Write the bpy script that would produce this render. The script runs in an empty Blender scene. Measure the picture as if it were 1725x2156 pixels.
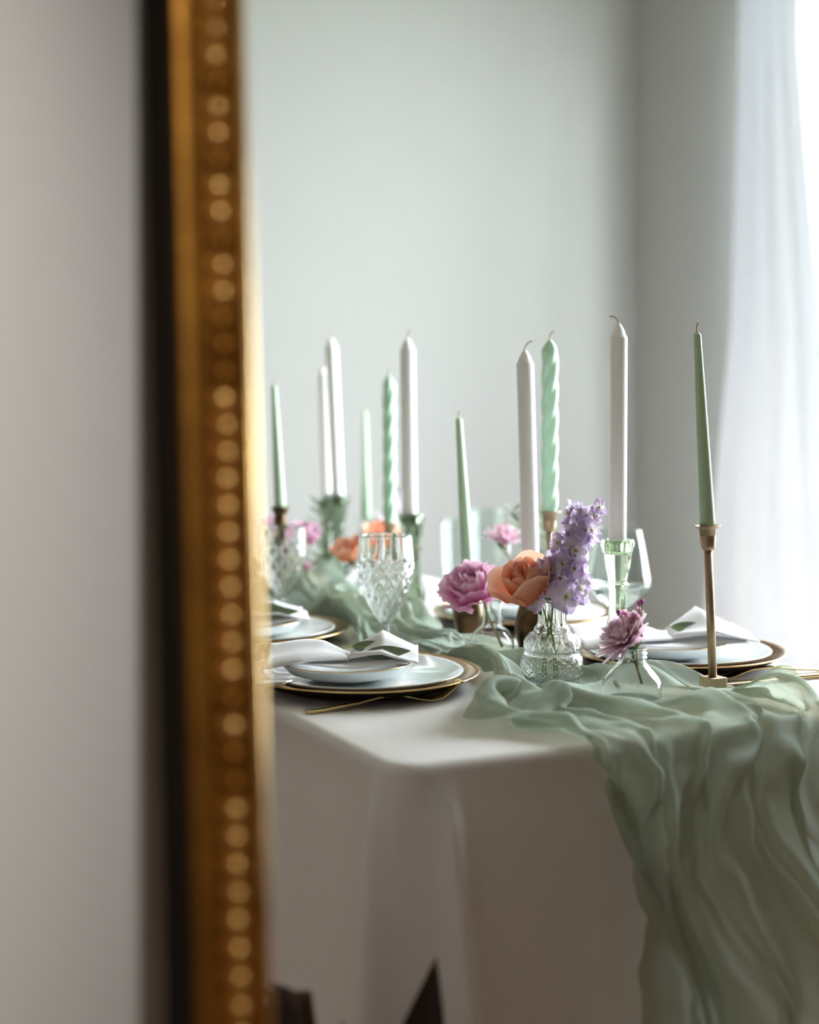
import bpy, math, random
import numpy as np
from mathutils import Vector, Matrix, Quaternion
sin, cos, pi = math.sin, math.cos, math.pi
R = random.Random(7)
S = bpy.context.scene
COL = S.collection

# ------------------------------------------------------------------ camera
# World: X = across the table, Y = along it, origin at the cloth's near left corner. Table top z = 0.75.
FPX, HOR, CX, EYE = 3200.0, 830.0, 862.5, 1.123
CAM = (-0.648, -1.370)
FW, RT = (0.438, 0.899), (0.899, -0.438)
cd = bpy.data.cameras.new('camera'); cam = bpy.data.objects.new('camera', cd); COL.objects.link(cam)
cam.location = (CAM[0], CAM[1], EYE)
cam.rotation_euler = (pi/2, 0, -math.atan2(FW[0], FW[1]))
cd.sensor_fit = 'VERTICAL'; cd.sensor_height = 36; cd.sensor_width = 28.8
cd.lens = FPX/2156*36
cd.shift_y = -(1078-HOR)/2156
cd.clip_start = 0.05; cd.clip_end = 100
cd.dof.use_dof = True; cd.dof.focus_distance = 1.92; cd.dof.aperture_fstop = 2.0
S.camera = cam
# ------------------------------------------------------------------ light
w = bpy.data.worlds.new('overcast_sky'); S.world = w; w.use_nodes = True
w.node_tree.nodes['Background'].inputs[0].default_value = (0.90, 0.96, 1.0, 1)
w.node_tree.nodes['Background'].inputs[1].default_value = 16
def portal(name, loc, sy, sz):
    l = bpy.data.lights.new(name, 'AREA'); l.shape = 'RECTANGLE'; l.size = sy; l.size_y = sz
    l.cycles.is_portal = True
    o = bpy.data.objects.new(name, l); COL.objects.link(o)
    o.location = loc; o.rotation_euler = (0, pi/2, 0)      # faces -X, into the room
    o.rotation_euler = Vector((-1, 0, 0)).to_track_quat('-Z', 'Y').to_euler()
    return o
portal('window_portal', (1.93, 0.94, 1.38), 1.72, 1.86)
sp = bpy.data.lights.new('added_partition_spot', 'SPOT'); sp.energy = 80; sp.color = (1.0, 0.98, 0.94)  # added lamp without a known fixture, brightens the partition wall
sp.spot_size = math.radians(46); sp.spot_blend = 0.8; sp.shadow_soft_size = 0.10
so = bpy.data.objects.new('added_partition_spot', sp); COL.objects.link(so)
so.location = (-0.45, -1.85, 2.25)
so.rotation_euler = (Vector((-0.95, -0.425, 1.02)) - so.location).to_track_quat('-Z', 'Y').to_euler()
vs = S.view_settings
vs.view_transform = 'Standard'; vs.look = 'None'; vs.gamma = 1.0; vs.use_curve_mapping = False
vs.exposure = 0.98
S.cycles.max_bounces = 14; S.cycles.transmission_bounces = 14; S.cycles.transparent_max_bounces = 24
S.cycles.diffuse_bounces = 5; S.cycles.glossy_bounces = 6
S.cycles.use_denoising = True
S.cycles.sample_clamp_indirect = 6.0

# ------------------------------------------------------------------ helpers
def at(px, d):                       # a photo column and a distance -> floor position
    x = (px-CX)/FPX*d
    return (CAM[0]+x*RT[0]+d*FW[0], CAM[1]+x*RT[1]+d*FW[1])
def zz(py, d): return EYE-(py-HOR)/FPX*d
def P3(px, py, d): a = at(px, d); return Vector((a[0], a[1], zz(py, d)))
def PZ(px, py, z):                   # a photo point known to lie at height z
    d = (EYE-z)*FPX/(py-HOR); a = at(px, d); return Vector((a[0], a[1], z))

def mat(name, col, rough=0.5, metal=0.0, trans=0.0, ior=1.45, sss=0.0, noise=None, bump=None, spec=0.5, sheen=0.0, coat=0.0):
    m = bpy.data.materials.new(name); m.use_nodes = True
    nt = m.node_tree; b = nt.nodes['Principled BSDF']
    b.inputs['Base Color'].default_value = (*col, 1); b.inputs['Roughness'].default_value = rough
    b.inputs['Metallic'].default_value = metal; b.inputs['Transmission Weight'].default_value = trans
    b.inputs['IOR'].default_value = ior; b.inputs['Specular IOR Level'].default_value = spec
    b.inputs['Sheen Weight'].default_value = sheen; b.inputs['Coat Weight'].default_value = coat
    if sss:
        b.inputs['Subsurface Weight'].default_value = sss
        b.inputs['Subsurface Radius'].default_value = (0.012, 0.012, 0.010); b.inputs['Subsurface Scale'].default_value = 1.0
    tc = nt.nodes.new('ShaderNodeTexCoord')
    if noise:                        # (scale, other colour, low, high)
        n = nt.nodes.new('ShaderNodeTexNoise'); n.inputs['Scale'].default_value = noise[0]; n.inputs['Detail'].default_value = 6
        r = nt.nodes.new('ShaderNodeValToRGB'); r.color_ramp.elements[0].position = noise[2]; r.color_ramp.elements[1].position = noise[3]
        r.color_ramp.elements[0].color = (*noise[1], 1); r.color_ramp.elements[1].color = (*col, 1)
        nt.links.new(tc.outputs['Object'], n.inputs['Vector']); nt.links.new(n.outputs['Fac'], r.inputs['Fac'])
        nt.links.new(r.outputs['Color'], b.inputs['Base Color'])
    if bump:                         # (scale, strength)
        n2 = nt.nodes.new('ShaderNodeTexNoise'); n2.inputs['Scale'].default_value = bump[0]; n2.inputs['Detail'].default_value = 4
        bp = nt.nodes.new('ShaderNodeBump'); bp.inputs['Strength'].default_value = bump[1]; bp.inputs['Distance'].default_value = 0.002
        nt.links.new(tc.outputs['Object'], n2.inputs['Vector']); nt.links.new(n2.outputs['Fac'], bp.inputs['Height'])
        nt.links.new(bp.outputs['Normal'], b.inputs['Normal'])
    return m
def fabric(name, col, see=0.3, translu=0.35, rough_bump=0.0, col2=None, tint=(1, 1, 1)):
    m = bpy.data.materials.new(name); m.use_nodes = True; nt = m.node_tree; nt.nodes.clear()
    N, L = nt.nodes.new, nt.links.new
    out = N('ShaderNodeOutputMaterial'); d = N('ShaderNodeBsdfDiffuse'); t = N('ShaderNodeBsdfTranslucent')
    mx = N('ShaderNodeMixShader'); mx.inputs[0].default_value = translu
    d.inputs['Color'].default_value = (*col, 1); t.inputs['Color'].default_value = (*col, 1)
    tc = N('ShaderNodeTexCoord')
    if col2:
        n = N('ShaderNodeTexNoise'); n.inputs['Scale'].default_value = 6; n.inputs['Detail'].default_value = 3
        mc = N('ShaderNodeMix'); mc.data_type = 'RGBA'; mc.inputs['A'].default_value = (*col, 1); mc.inputs['B'].default_value = (*col2, 1)
        L(tc.outputs['Object'], n.inputs['Vector']); L(n.outputs['Fac'], mc.inputs['Factor'])
        L(mc.outputs['Result'], d.inputs['Color']); L(mc.outputs['Result'], t.inputs['Color'])
    if rough_bump:
        n = N('ShaderNodeTexNoise'); n.inputs['Scale'].default_value = 35; n.inputs['Detail'].default_value = 5
        bp = N('ShaderNodeBump'); bp.inputs['Strength'].default_value = rough_bump; bp.inputs['Distance'].default_value = 0.004
        L(tc.outputs['Object'], n.inputs['Vector']); L(n.outputs['Fac'], bp.inputs['Height'])
        L(bp.outputs['Normal'], d.inputs['Normal'])
    L(d.outputs[0], mx.inputs[1]); L(t.outputs[0], mx.inputs[2])
    last = mx
    if see:
        tr = N('ShaderNodeBsdfTransparent'); m2 = N('ShaderNodeMixShader'); m2.inputs[0].default_value = see; tr.inputs['Color'].default_value = (*tint, 1)
        L(mx.outputs[0], m2.inputs[1]); L(tr.outputs[0], m2.inputs[2]); last = m2
    L(last.outputs[0], out.inputs['Surface'])
    return m
def petal_mat(name, base, tip, mid=None, see=0.35):
    m = bpy.data.materials.new(name); m.use_nodes = True; nt = m.node_tree; nt.nodes.clear()
    N, L = nt.nodes.new, nt.links.new
    out = N('ShaderNodeOutputMaterial'); d = N('ShaderNodeBsdfPrincipled'); t = N('ShaderNodeBsdfTranslucent')
    d.inputs['Roughness'].default_value = 0.6; d.inputs['Specular IOR Level'].default_value = 0.25
    mx = N('ShaderNodeMixShader'); mx.inputs[0].default_value = see
    uv = N('ShaderNodeUVMap'); sx = N('ShaderNodeSeparateXYZ'); r = N('ShaderNodeValToRGB')
    r.color_ramp.elements[0].color = (*base, 1); r.color_ramp.elements[1].color = (*tip, 1)
    if mid:
        e = r.color_ramp.elements.new(0.45); e.color = (*mid, 1)
    n = N('ShaderNodeTexNoise'); n.inputs['Scale'].default_value = 5; ad = N('ShaderNodeMath'); ad.operation = 'MULTIPLY_ADD'
    ad.inputs[1].default_value = 0.35
    L(uv.outputs[0], sx.inputs[0]); L(uv.outputs[0], n.inputs['Vector'])
    sb = N('ShaderNodeMath'); sb.operation = 'SUBTRACT'; sb.inputs[1].default_value = 0.17
    L(n.outputs['Fac'], ad.inputs[0]); L(sx.outputs['Y'], ad.inputs[2]); L(ad.outputs[0], sb.inputs[0]); L(sb.outputs[0], r.inputs['Fac'])
    L(r.outputs[0], d.inputs['Base Color']); L(r.outputs[0], t.inputs['Color'])
    L(d.outputs[0], mx.inputs[1]); L(t.outputs[0], mx.inputs[2]); L(mx.outputs[0], out.inputs['Surface'])
    return m
def thin_glass(name, tint=(1, 1, 1)):
    m = bpy.data.materials.new(name); m.use_nodes = True; nt = m.node_tree; nt.nodes.clear()
    N, L = nt.nodes.new, nt.links.new
    out = N('ShaderNodeOutputMaterial'); g = N('ShaderNodeBsdfGlossy'); g.inputs['Roughness'].default_value = 0.03
    t = N('ShaderNodeBsdfTransparent'); t.inputs['Color'].default_value = (*tint, 1)
    lw = N('ShaderNodeLayerWeight'); lw.inputs['Blend'].default_value = 0.35
    mm = N('ShaderNodeMath'); mm.operation = 'MULTIPLY_ADD'; mm.inputs[1].default_value = 0.09; mm.inputs[2].default_value = 0.02
    mx = N('ShaderNodeMixShader'); L(lw.outputs['Fresnel'], mm.inputs[0]); L(mm.outputs[0], mx.inputs[0])
    L(t.outputs[0], mx.inputs[1]); L(g.outputs[0], mx.inputs[2]); L(mx.outputs[0], out.inputs['Surface'])
    return m
M = dict(
    back=mat('sage_grey_wall_paint', (0.425, 0.432, 0.418), 0.9, bump=(180, 0.05)),
    part=mat('warm_white_wall_paint', (0.55, 0.538, 0.52), 0.9, bump=(150, 0.05)),
    tan=mat('warm_tan_wall_paint', (0.29, 0.205, 0.15), 0.9),
    ceil=mat('ceiling_paint', (0.75, 0.75, 0.73), 0.9),
    floor=mat('oak_floor_boards', (0.34, 0.165, 0.07), 0.5, noise=(5, (0.21, 0.11, 0.06), 0.3, 0.7)),
    trimw=mat('white_trim_paint', (0.75, 0.75, 0.73), 0.5),
    ground=mat('garden_ground', (0.20, 0.22, 0.15), 0.9, noise=(2, (0.12, 0.15, 0.08), 0.3, 0.7)),
    cloth=fabric('white_table_linen', (0.82, 0.79, 0.775), 0, 0.15, 0.06),
    runner=fabric('sage_chiffon', (0.63, 0.73, 0.66), 0.46, 0.28, 0.25, (0.52, 0.63, 0.55), (0.55, 0.52, 0.40)),
    drape=fabric('sheer_sage_chiffon', (0.33, 0.39, 0.30), 0.42, 0.25, 0.1, (0.27, 0.33, 0.25)),
    curtain=fabric('sheer_white_voile', (0.78, 0.80, 0.84), 0.003, 0.024),
    napkin=fabric('white_napkin_linen', (0.84, 0.83, 0.85), 0, 0.12, 0.12),
    gold=mat('antique_gold_leaf', (0.43, 0.20, 0.03), 0.45, 0.85, noise=(14, (0.25, 0.10, 0.015), 0.30, 0.70), bump=(60, 0.3)),
    goldhi=mat('highlight_gold_leaf', (0.95, 0.62, 0.22), 0.30, 0.8, noise=(9, (0.45, 0.22, 0.05), 0.35, 0.52)),  # lighter copy of the gold, highlights put into the colour
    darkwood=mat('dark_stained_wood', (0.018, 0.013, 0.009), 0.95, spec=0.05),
    brass=mat('brushed_brass', (0.46, 0.34, 0.22), 0.42, 0.8, noise=(60, (0.36, 0.26, 0.17), 0.3, 0.7)),
    bronze=mat('aged_bronze', (0.11, 0.068, 0.028), 0.34, 0.8, noise=(30, (0.07, 0.042, 0.018), 0.3, 0.7)),
    flat_gold=mat('satin_gold_cutlery', (0.72, 0.54, 0.27), 0.25, 1.0),
    charger=mat('gilded_charger_glaze', (0.40, 0.23, 0.09), 0.18, 0.95, noise=(12, (0.28, 0.15, 0.06), 0.3, 0.7)),
    silver=mat('engraved_silver', (0.72, 0.72, 0.72), 0.25, 1.0, bump=(120, 0.8)),
    porc=mat('white_porcelain', (0.76, 0.80, 0.81), 0.12, coat=0.3),
    goldrim=mat('gold_rim_line', (0.85, 0.55, 0.25), 0.25, 1.0),
    wax=mat('white_candle_wax', (0.95, 0.945, 0.965), 0.45, sss=0.12),
    sage=mat('sage_candle_wax', (0.49, 0.66, 0.48), 0.38, sss=0.12),
    mint=mat('mint_candle_wax', (0.48, 0.73, 0.54), 0.30, sss=0.12),
    wick=mat('cotton_wick', (0.62, 0.50, 0.36), 0.9),
    green_glass=mat('pale_green_glass', (0.66, 0.78, 0.60), 0.02, trans=1.0, ior=1.45),
    dark_green_glass=mat('deep_green_glass', (0.24, 0.31, 0.21), 0.05, trans=1.0, ior=1.45),
    crystal=mat('cut_crystal', (0.97, 0.99, 0.98), 0.01, trans=1.0, ior=1.5),
    thin=thin_glass('thin_clear_glass', (0.97, 0.98, 0.98)),
    thinw=thin_glass('pale_clear_glass', (0.93, 0.96, 0.95)),
    pane=thin_glass('window_glass', (0.97, 0.98, 0.98)),
    water=mat('water', (0.95, 0.98, 0.98), 0.0, trans=1.0, ior=1.33),
    stem=mat('green_stem', (0.16, 0.26, 0.06), 0.6),
    stemy=mat('yellow_green_stem', (0.42, 0.45, 0.12), 0.6),
    stemb=mat('brown_twig', (0.22, 0.17, 0.09), 0.7),
    leaf=mat('leaf_green', (0.10, 0.19, 0.06), 0.5, noise=(30, (0.07, 0.13, 0.04), 0.3, 0.7)),
    olive=mat('olive_leaf', (0.20, 0.27, 0.16), 0.55, noise=(30, (0.15, 0.21, 0.12), 0.3, 0.7)),
    dleaf=mat('dark_brown_leaf', (0.022, 0.009, 0.004), 0.6),
    cleaf=mat('dried_brown_leaf', (0.10, 0.045, 0.02), 0.6, noise=(20, (0.04, 0.02, 0.01), 0.3, 0.7)),
    pot=mat('dark_clay_pot', (0.10, 0.06, 0.04), 0.8),
    rose=petal_mat('peach_rose_petal', (0.78, 0.22, 0.08), (0.93, 0.54, 0.40), (0.86, 0.34, 0.18)),
    peony=petal_mat('pink_peony_petal', (0.68, 0.14, 0.38), (0.92, 0.64, 0.80), (0.82, 0.36, 0.60)),
    delph=petal_mat('lilac_delphinium_petal', (0.88, 0.84, 0.85), (0.62, 0.46, 0.73), (0.84, 0.78, 0.86)),
    mum=petal_mat('dusty_pink_petal', (0.68, 0.36, 0.50), (0.92, 0.77, 0.84), (0.80, 0.56, 0.68)),
    palepink=petal_mat('pale_pink_petal', (0.55, 0.26, 0.38), (0.86, 0.66, 0.74), (0.74, 0.46, 0.58)),
    bud=mat('magenta_bud', (0.46, 0.10, 0.34), 0.6),
    centre=mat('yellow_green_centre', (0.42, 0.42, 0.08), 0.7),
    soil=mat('dark_soil', (0.03, 0.02, 0.015), 0.95),
)

class MB:
    def __init__(s): s.v = []; s.f = []; s.uv = {}
    def add(s, v, f, uv=None):
        n = len(s.v); s.v += [tuple(p) for p in v]
        s.f += [tuple(i+n for i in q) for q in f]
        if uv is not None:
            for i, t in enumerate(uv): s.uv[n+i] = t
        return s
    def grid(s, fn, nu, nv, closeu=False, uv=False):
        v = [fn(i/(nu if closeu else nu-1), j/(nv-1)) for j in range(nv) for i in range(nu)]
        f = []
        for j in range(nv-1):
            for i in range(nu if closeu else nu-1):
                a = j*nu+i; b = j*nu+(i+1) % nu
                f.append((a, b, b+nu, a+nu))
        t = [(i/(nu-1), j/(nv-1)) for j in range(nv) for i in range(nu)] if uv else None
        return s.add(v, f, t)
    def box(s, x0, x1, y0, y1, z0, z1):
        v = [(x, y, z) for z in (z0, z1) for y in (y0, y1) for x in (x0, x1)]
        return s.add(v, [(0, 2, 3, 1), (4, 5, 7, 6), (0, 1, 5, 4), (2, 6, 7, 3), (0, 4, 6, 2), (1, 3, 7, 5)])
    def lathe(s, prof, seg=48, mod=None, cx=0, cy=0, cap=True):
        n0 = len(s.v); k = len(prof)
        v = []
        for j, (r, z) in enumerate(prof):
            for i in range(seg):
                a = 2*pi*i/seg; rr, dz = (r, 0) if mod is None else mod(a, r, z, j)
                v.append((cx+rr*cos(a), cy+rr*sin(a), z+dz))
        f = [(j*seg+i, j*seg+(i+1) % seg, (j+1)*seg+(i+1) % seg, (j+1)*seg+i) for j in range(k-1) for i in range(seg)]
        if cap and prof[0][0] > 1e-5: f.append(tuple(range(seg))[::-1])
        if cap and prof[-1][0] > 1e-5: f.append(tuple((k-1)*seg+i for i in range(seg)))
        return s.add(v, f)
    def tube(s, pts, rad, seg=8):
        pts = [Vector(p) for p in pts]; v = []; n = len(pts)
        if not isinstance(rad, (list, tuple)): rad = [rad]*n
        up = Vector((0.13, 0.21, 1)).normalized()
        for j, p in enumerate(pts):
            t = (pts[min(j+1, n-1)]-pts[max(j-1, 0)]).normalized()
            a = t.cross(up)
            if a.length < 0.1: a = t.cross(Vector((1, 0, 0)))
            a.normalize(); b = t.cross(a); up = a.cross(t) if abs(t.z) < 0.99 else up
            for i in range(seg):
                th = 2*pi*i/seg; v.append(p+(a*cos(th)+b*sin(th))*rad[j])
        f = [(j*seg+i, j*seg+(i+1) % seg, (j+1)*seg+(i+1) % seg, (j+1)*seg+i) for j in range(n-1) for i in range(seg)]
        f += [tuple(range(seg))[::-1], tuple((n-1)*seg+i for i in range(seg))]
        return s.add(v, f)
    def mesh(s, name, m, smooth=True):
        me = bpy.data.meshes.new(name); me.from_pydata(s.v, [], s.f); me.validate(clean_customdata=False)
        if smooth: me.shade_smooth()
        if s.uv:
            u = me.uv_layers.new(name='UVMap')
            vi = np.empty(len(me.loops), dtype=np.int32); me.loops.foreach_get('vertex_index', vi)
            arr = np.zeros((len(s.v), 2)); 
            for k, t in s.uv.items(): arr[k] = t
            u.data.foreach_set('uv', arr[vi].ravel())
        me.materials.append(m); return me
    def build(s, name, m, parent=None, smooth=True, loc=None):
        return link(name, s.mesh(name, m, smooth), parent, loc)
def link(name, me, parent=None, loc=None, rot=None, q=None, scale=None):
    o = bpy.data.objects.new(name, me); COL.objects.link(o)
    if parent: o.parent = parent
    if loc is not None: o.location = loc
    if rot is not None: o.rotation_euler = rot
    if q is not None: o.rotation_mode = 'QUATERNION'; o.rotation_quaternion = q
    if scale is not None: o.scale = scale if hasattr(scale, '__len__') else (scale,)*3
    return o
def tag(o, label, cat, group=None, kind=None):
    o['label'] = label; o['category'] = cat
    if group: o['group'] = group
    if kind: o['kind'] = kind
    return o
def thing(name, label, cat, loc=(0, 0, 0), group=None, rz=0, q=None):
    o = bpy.data.objects.new(name, None); COL.objects.link(o); o.location = loc; o.rotation_euler = (0, 0, rz)
    o.empty_display_size = 0.02
    if q is not None: o.rotation_mode = 'QUATERNION'; o.rotation_quaternion = q
    return tag(o, label, cat, group)
def struct(name, mb, m, smooth=False):
    o = mb.build(name, m, None, smooth); o['kind'] = 'structure'; return o
def dirq(d): return Vector(d).to_track_quat('Z', 'X')
def interp(x, xs, ys): return float(np.interp(x, xs, ys))
def spline(pts, n):                  # Catmull-Rom through points
    P = [Vector(p) for p in pts]; P = [P[0]*2-P[1]]+P+[P[-1]*2-P[-2]]; out = []
    m = len(P)-3
    for k in range(n):
        t = k/(n-1)*m; i = min(int(t), m-1); t -= i
        a, b, c, d = P[i:i+4]
        out.append(0.5*((2*b)+(c-a)*t+(2*a-5*b+4*c-d)*t*t+(3*b-a-3*c+d)*t*t*t))
    return out

# ------------------------------------------------------------------ room
WX, WY, PY = 1.864, 2.30, -0.403
struct('floor', MB().box(-1.9, WX+.1, -3.2, WY+.1, -0.05, 0), M['floor'])
struct('ceiling', MB().box(-1.9, WX+.1, -3.2, WY+.1, 2.6, 2.65), M['ceil'])
struct('wall_back', MB().box(-1.9, WX+.1, WY, WY+.1, 0, 2.6), M['back'])
struct('wall_left', MB().box(-1.9, -1.8, -3.1, WY, 0, 2.6), M['tan'])
struct('wall_front', MB().box(-1.9, WX+.1, -3.2, -3.1, 0, 2.6), M['tan'])
struct('wall_partition', MB().box(-1.8, -0.338, PY, PY+.03, 0, 2.6), M['part'])
wy0, wy1, wz0, wz1 = 0.08, 1.80, 0.45, 2.31
b = MB(); b.box(WX, WX+.1, -3.1, wy0, 0, 2.6); b.box(WX, WX+.1, wy1, WY, 0, 2.6)
b.box(WX, WX+.1, wy0, wy1, 0, wz0); b.box(WX, WX+.1, wy0, wy1, wz1, 2.6)
struct('wall_right', b, M['back'])
b = MB()
for y0, y1, z0, z1 in ((wy0, wy0+.05, wz0, wz1), (wy1-.05, wy1, wz0, wz1), (wy0+.05, wy1-.05, wz0, wz0+.05), (wy0+.05, wy1-.05, wz1-.05, wz1), (.90, .94, wz0+.05, wz1-.05)):
    b.box(WX+.02, WX+.07, y0, y1, z0, z1)
wf = struct('window_1', b, M['trimw'])
for y0, y1 in ((wy0+.05, .90), (.94, wy1-.05)):
    MB().box(WX+.043, WX+.047, y0, y1, wz0+.05, wz1-.05).build('pane', M['pane'], wf, False)
struct('trim_1', MB().box(WX-.05, WX, wy0-.04, wy1+.04, wz0-.03, wz0), M['trimw'])
bb = MB(); bb.box(-1.8, WX-.015, WY-.015, WY, 0, .10); struct('baseboard_back', bb, M['trimw'])
bb = MB(); bb.box(WX-.015, WX, -3.1, WY, 0, .10); struct('baseboard_right', bb, M['trimw'])
gr = struct('ground', MB().box(WX+.1, 14, -8, 14, -0.4, -0.3), M['ground'])

# curtain
cz1, cz0 = 2.34, 0.03
def curtain(u, v):
    z = cz1+(cz0-cz1)*v
    far = interp(z, (0, .45, .80, 1.28, 2.0, 2.34), (1.97, 1.875, 1.82, 1.745, 1.722, 1.71))
    near = interp(z, (0, 1.2, 1.95, 2.34), (1.20, 1.34, 1.437, 1.45))
    y = far+(near-far)*u
    amp = .016+.022*v
    x = 1.775+amp*sin(u*2*pi*5.2+1.2*sin(v*2+u*3))+.006*sin(u*71+v*5)
    return (x, y+.006*sin(u*34+v*7), z)
cu = thing('window_curtain', 'sheer white voile curtain hanging beside the bright window', 'curtain', (0, 0, 0))
MB().grid(curtain, 150, 70).build('curtain_panel', M['curtain'], cu)
MB().tube([(1.775, wy0-.15, 2.36), (1.775, 2.0, 2.36)], .009, 12).build('curtain_rod', M['brass'], cu)
for i in range(8):
    yy = 1.46+i*.034
    MB().tube([(1.775+.014*cos(a*pi/6), yy, 2.36+.014*sin(a*pi/6)) for a in range(13)], .0018, 6).build('curtain_ring', M['brass'], cu)
for yy in (1.98, wy0-.12):
    MB().tube([(1.775, yy, 2.36), (WX, yy, 2.36)], .006, 8).build('bracket', M['brass'], cu)

# tree outdoors
tr = thing('garden_tree', 'dark green tree glimpsed outside the window', 'tree', (5.5, 4.9, -0.3))
MB().tube([(0, 0, 0), (.03, .02, 1.4), (-.02, 0, 2.7)], [.09, .07, .05], 10).build('trunk', M['stemb'], tr)
fb = MB()
for i in range(2600):
    th, ph, rr = R.uniform(0, 2*pi), math.acos(R.uniform(-1, 1)), .62*R.random()**.4
    c = Vector((rr*sin(ph)*cos(th), rr*sin(ph)*sin(th), 2.85+.75*rr*cos(ph)))
    q = Quaternion((R.gauss(0, 1), R.gauss(0, 1), R.gauss(0, 1), R.gauss(0, 1))).normalized(); s_ = R.uniform(.03, .05)
    fb.add([c+q@Vector(p)*s_ for p in ((-1, 0, 0), (0, -.45, .1), (1, 0, 0), (0, .45, .1))], [(0, 1, 2, 3)])
fo = fb.build('foliage', M['leaf'], tr, False); fo['kind'] = 'stuff'

# ------------------------------------------------------------------ gilded frame, leaning against the partition
FT, FH, FWD = 0.030, 1.60, 0.70      # depth, height, width
lean = 0.078
fr = thing('gilded_frame', 'tall antique gold beaded frame leaning against the pale wall', 'mirror frame', (-0.372, -1.370+0.7926, 0.0))
fr.rotation_euler = (-math.atan(lean), 0, 0)
prof = [(0, FT), (0, .006), (.003, .001), (.008, 0), (.017, .002), (.020, .009), (.023, .012), (.040, .012), (.042, .006), (.045, .004), (.047, .006), (.049, .013), (.049, FT)]
L_, H_ = FWD, FH
def rail(name, corner):              # sweep the moulding along one side with mitred ends
    out = []
    for x, y in prof:
        if corner == 'left': out.append(((x, y, x), (x, y, H_-x)))
        if corner == 'right': out.append(((L_-x, y, x), (L_-x, y, H_-x)))
        if corner == 'bottom': out.append(((x, y, x), (L_-x, y, x)))
        if corner == 'top': out.append(((x, y, H_-x), (L_-x, y, H_-x)))
    b = MB(); n = len(out)
    b.add([p for pr in out for p in pr], [(2*i, 2*i+1, (2*i+3) % (2*n), (2*i+2) % (2*n)) for i in range(n-1)]+[(2*n-2, 2*n-1, 1, 0)]
          + [tuple(2*i for i in range(n)), tuple(2*i+1 for i in range(n))[::-1]])
    return b.build(name, M['gold'], fr, False)
for nm, c in (('stile', 'left'), ('stile', 'right'), ('rail', 'top'), ('rail', 'bottom')): rail(nm, c)
MB().box(-.0035, .045, FT, FT+.020, .004, H_-.004).build('shadow_backing_strip', M['darkwood'], fr, False)  # dark backing added to blacken the shaded gap between frame and wall
MB().box(L_-.045, L_+.0035, FT, FT+.020, .004, H_-.004).build('shadow_backing_strip', M['darkwood'], fr, False)
MB().tube([(.0465, .005, .05), (.0465, .005, H_-.05)], .0028, 10).build('inner_lip', M['goldhi'], fr)  # brighter gold puts the lip's gleam into its colour
# dark stained outer sides
for a in ((-.0035, 0, 0.004, H_-.004), (L_, L_+.0035, 0.004, H_-.004)):
    MB().box(a[0], a[1], .003, FT, a[2], a[3]).build('outer_edge', M['darkwood'], fr, False)
bead = MB()
bead.lathe([(.0001, .0080)]+[(.0078*sin(t*pi/2/5), .0080*cos(t*pi/2/5)) for t in range(1, 6)]+[(.0076, -.002)], 14)
bm = bead.mesh('bead', M['gold']); bm2 = bead.mesh('bead', M['goldhi'])  # second bead mesh carries the painted highlight gold
pitch = .0165
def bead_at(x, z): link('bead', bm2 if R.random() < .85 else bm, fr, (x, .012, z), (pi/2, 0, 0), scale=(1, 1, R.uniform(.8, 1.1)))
n = int((H_-.06)/pitch)
for i in range(n+1):
    z = .03+i*(H_-.06)/n
    bead_at(.0315, z); bead_at(L_-.0315, z)
n = int((L_-.06)/pitch)
for i in range(1, n):
    x = .0315+i*(L_-.063)/n
    bead_at(x, .0315); bead_at(x, H_-.0315)

# ------------------------------------------------------------------ table and cloth
TW, TL, TZ = 0.752, 1.62, 0.75
tb = thing('dining_table', 'long dining table hidden under the white cloth', 'table', (0, 0, 0))
MB().box(.03, TW-.03, .03, TL-.03, .70, .744).build('tabletop', M['floor'], tb, False)
for x in (.09, TW-.09):
    for y in (.10, TL-.10): MB().box(x-.03, x+.03, y-.03, y+.03, 0, .70).build('leg', M['floor'], tb, False)
CR, ER = .040, .012
def outline(p):                      # p in metres from the near-left corner; +p along the front edge, -p along the left edge
    per = 2*(TW+TL)-8*CR+2*pi*CR
    segs = [('a', -pi/2-pi/4, -pi/2, (CR, CR)), ('l', (CR, 0), (TW-CR, 0)), ('a', -pi/2, 0, (TW-CR, CR)), ('l', (TW, CR), (TW, TL-CR)),
            ('a', 0, pi/2, (TW-CR, TL-CR)), ('l', (TW-CR, TL), (CR, TL)), ('a', pi/2, pi, (CR, TL-CR)), ('l', (0, TL-CR), (0, CR)), ('a', pi, pi*1.25, (CR, CR))]
    p %= per
    for s_ in segs:
        if s_[0] == 'a':
            Ln = CR*(s_[2]-s_[1])
            if p <= Ln+1e-9:
                a = s_[1]+p/CR; return s_[3][0]+CR*cos(a), s_[3][1]+CR*sin(a), cos(a), sin(a)
        else:
            dx, dy = s_[2][0]-s_[1][0], s_[2][1]-s_[1][1]; Ln = math.hypot(dx, dy)
            if p <= Ln+1e-9:
                t = p/Ln; return s_[1][0]+dx*t, s_[1][1]+dy*t, dy/Ln, -dx/Ln
        p -= Ln
    return outline(0)
PER = 2*(TW+TL)-8*CR+2*pi*CR
ps = []
p = 0.0
while p < PER:
    ps.append(p); q_ = min(p, PER-p); p += .004 if q_ < .16 else (.010 if q_ < 1.0 else .03)
NP = len(ps)
rng = np.random.RandomState(3)
creases = [(-.34, .17, .115, .5), (-.40, .30, .10, -.3), (-.28, .36, .12, .6)]
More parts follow.
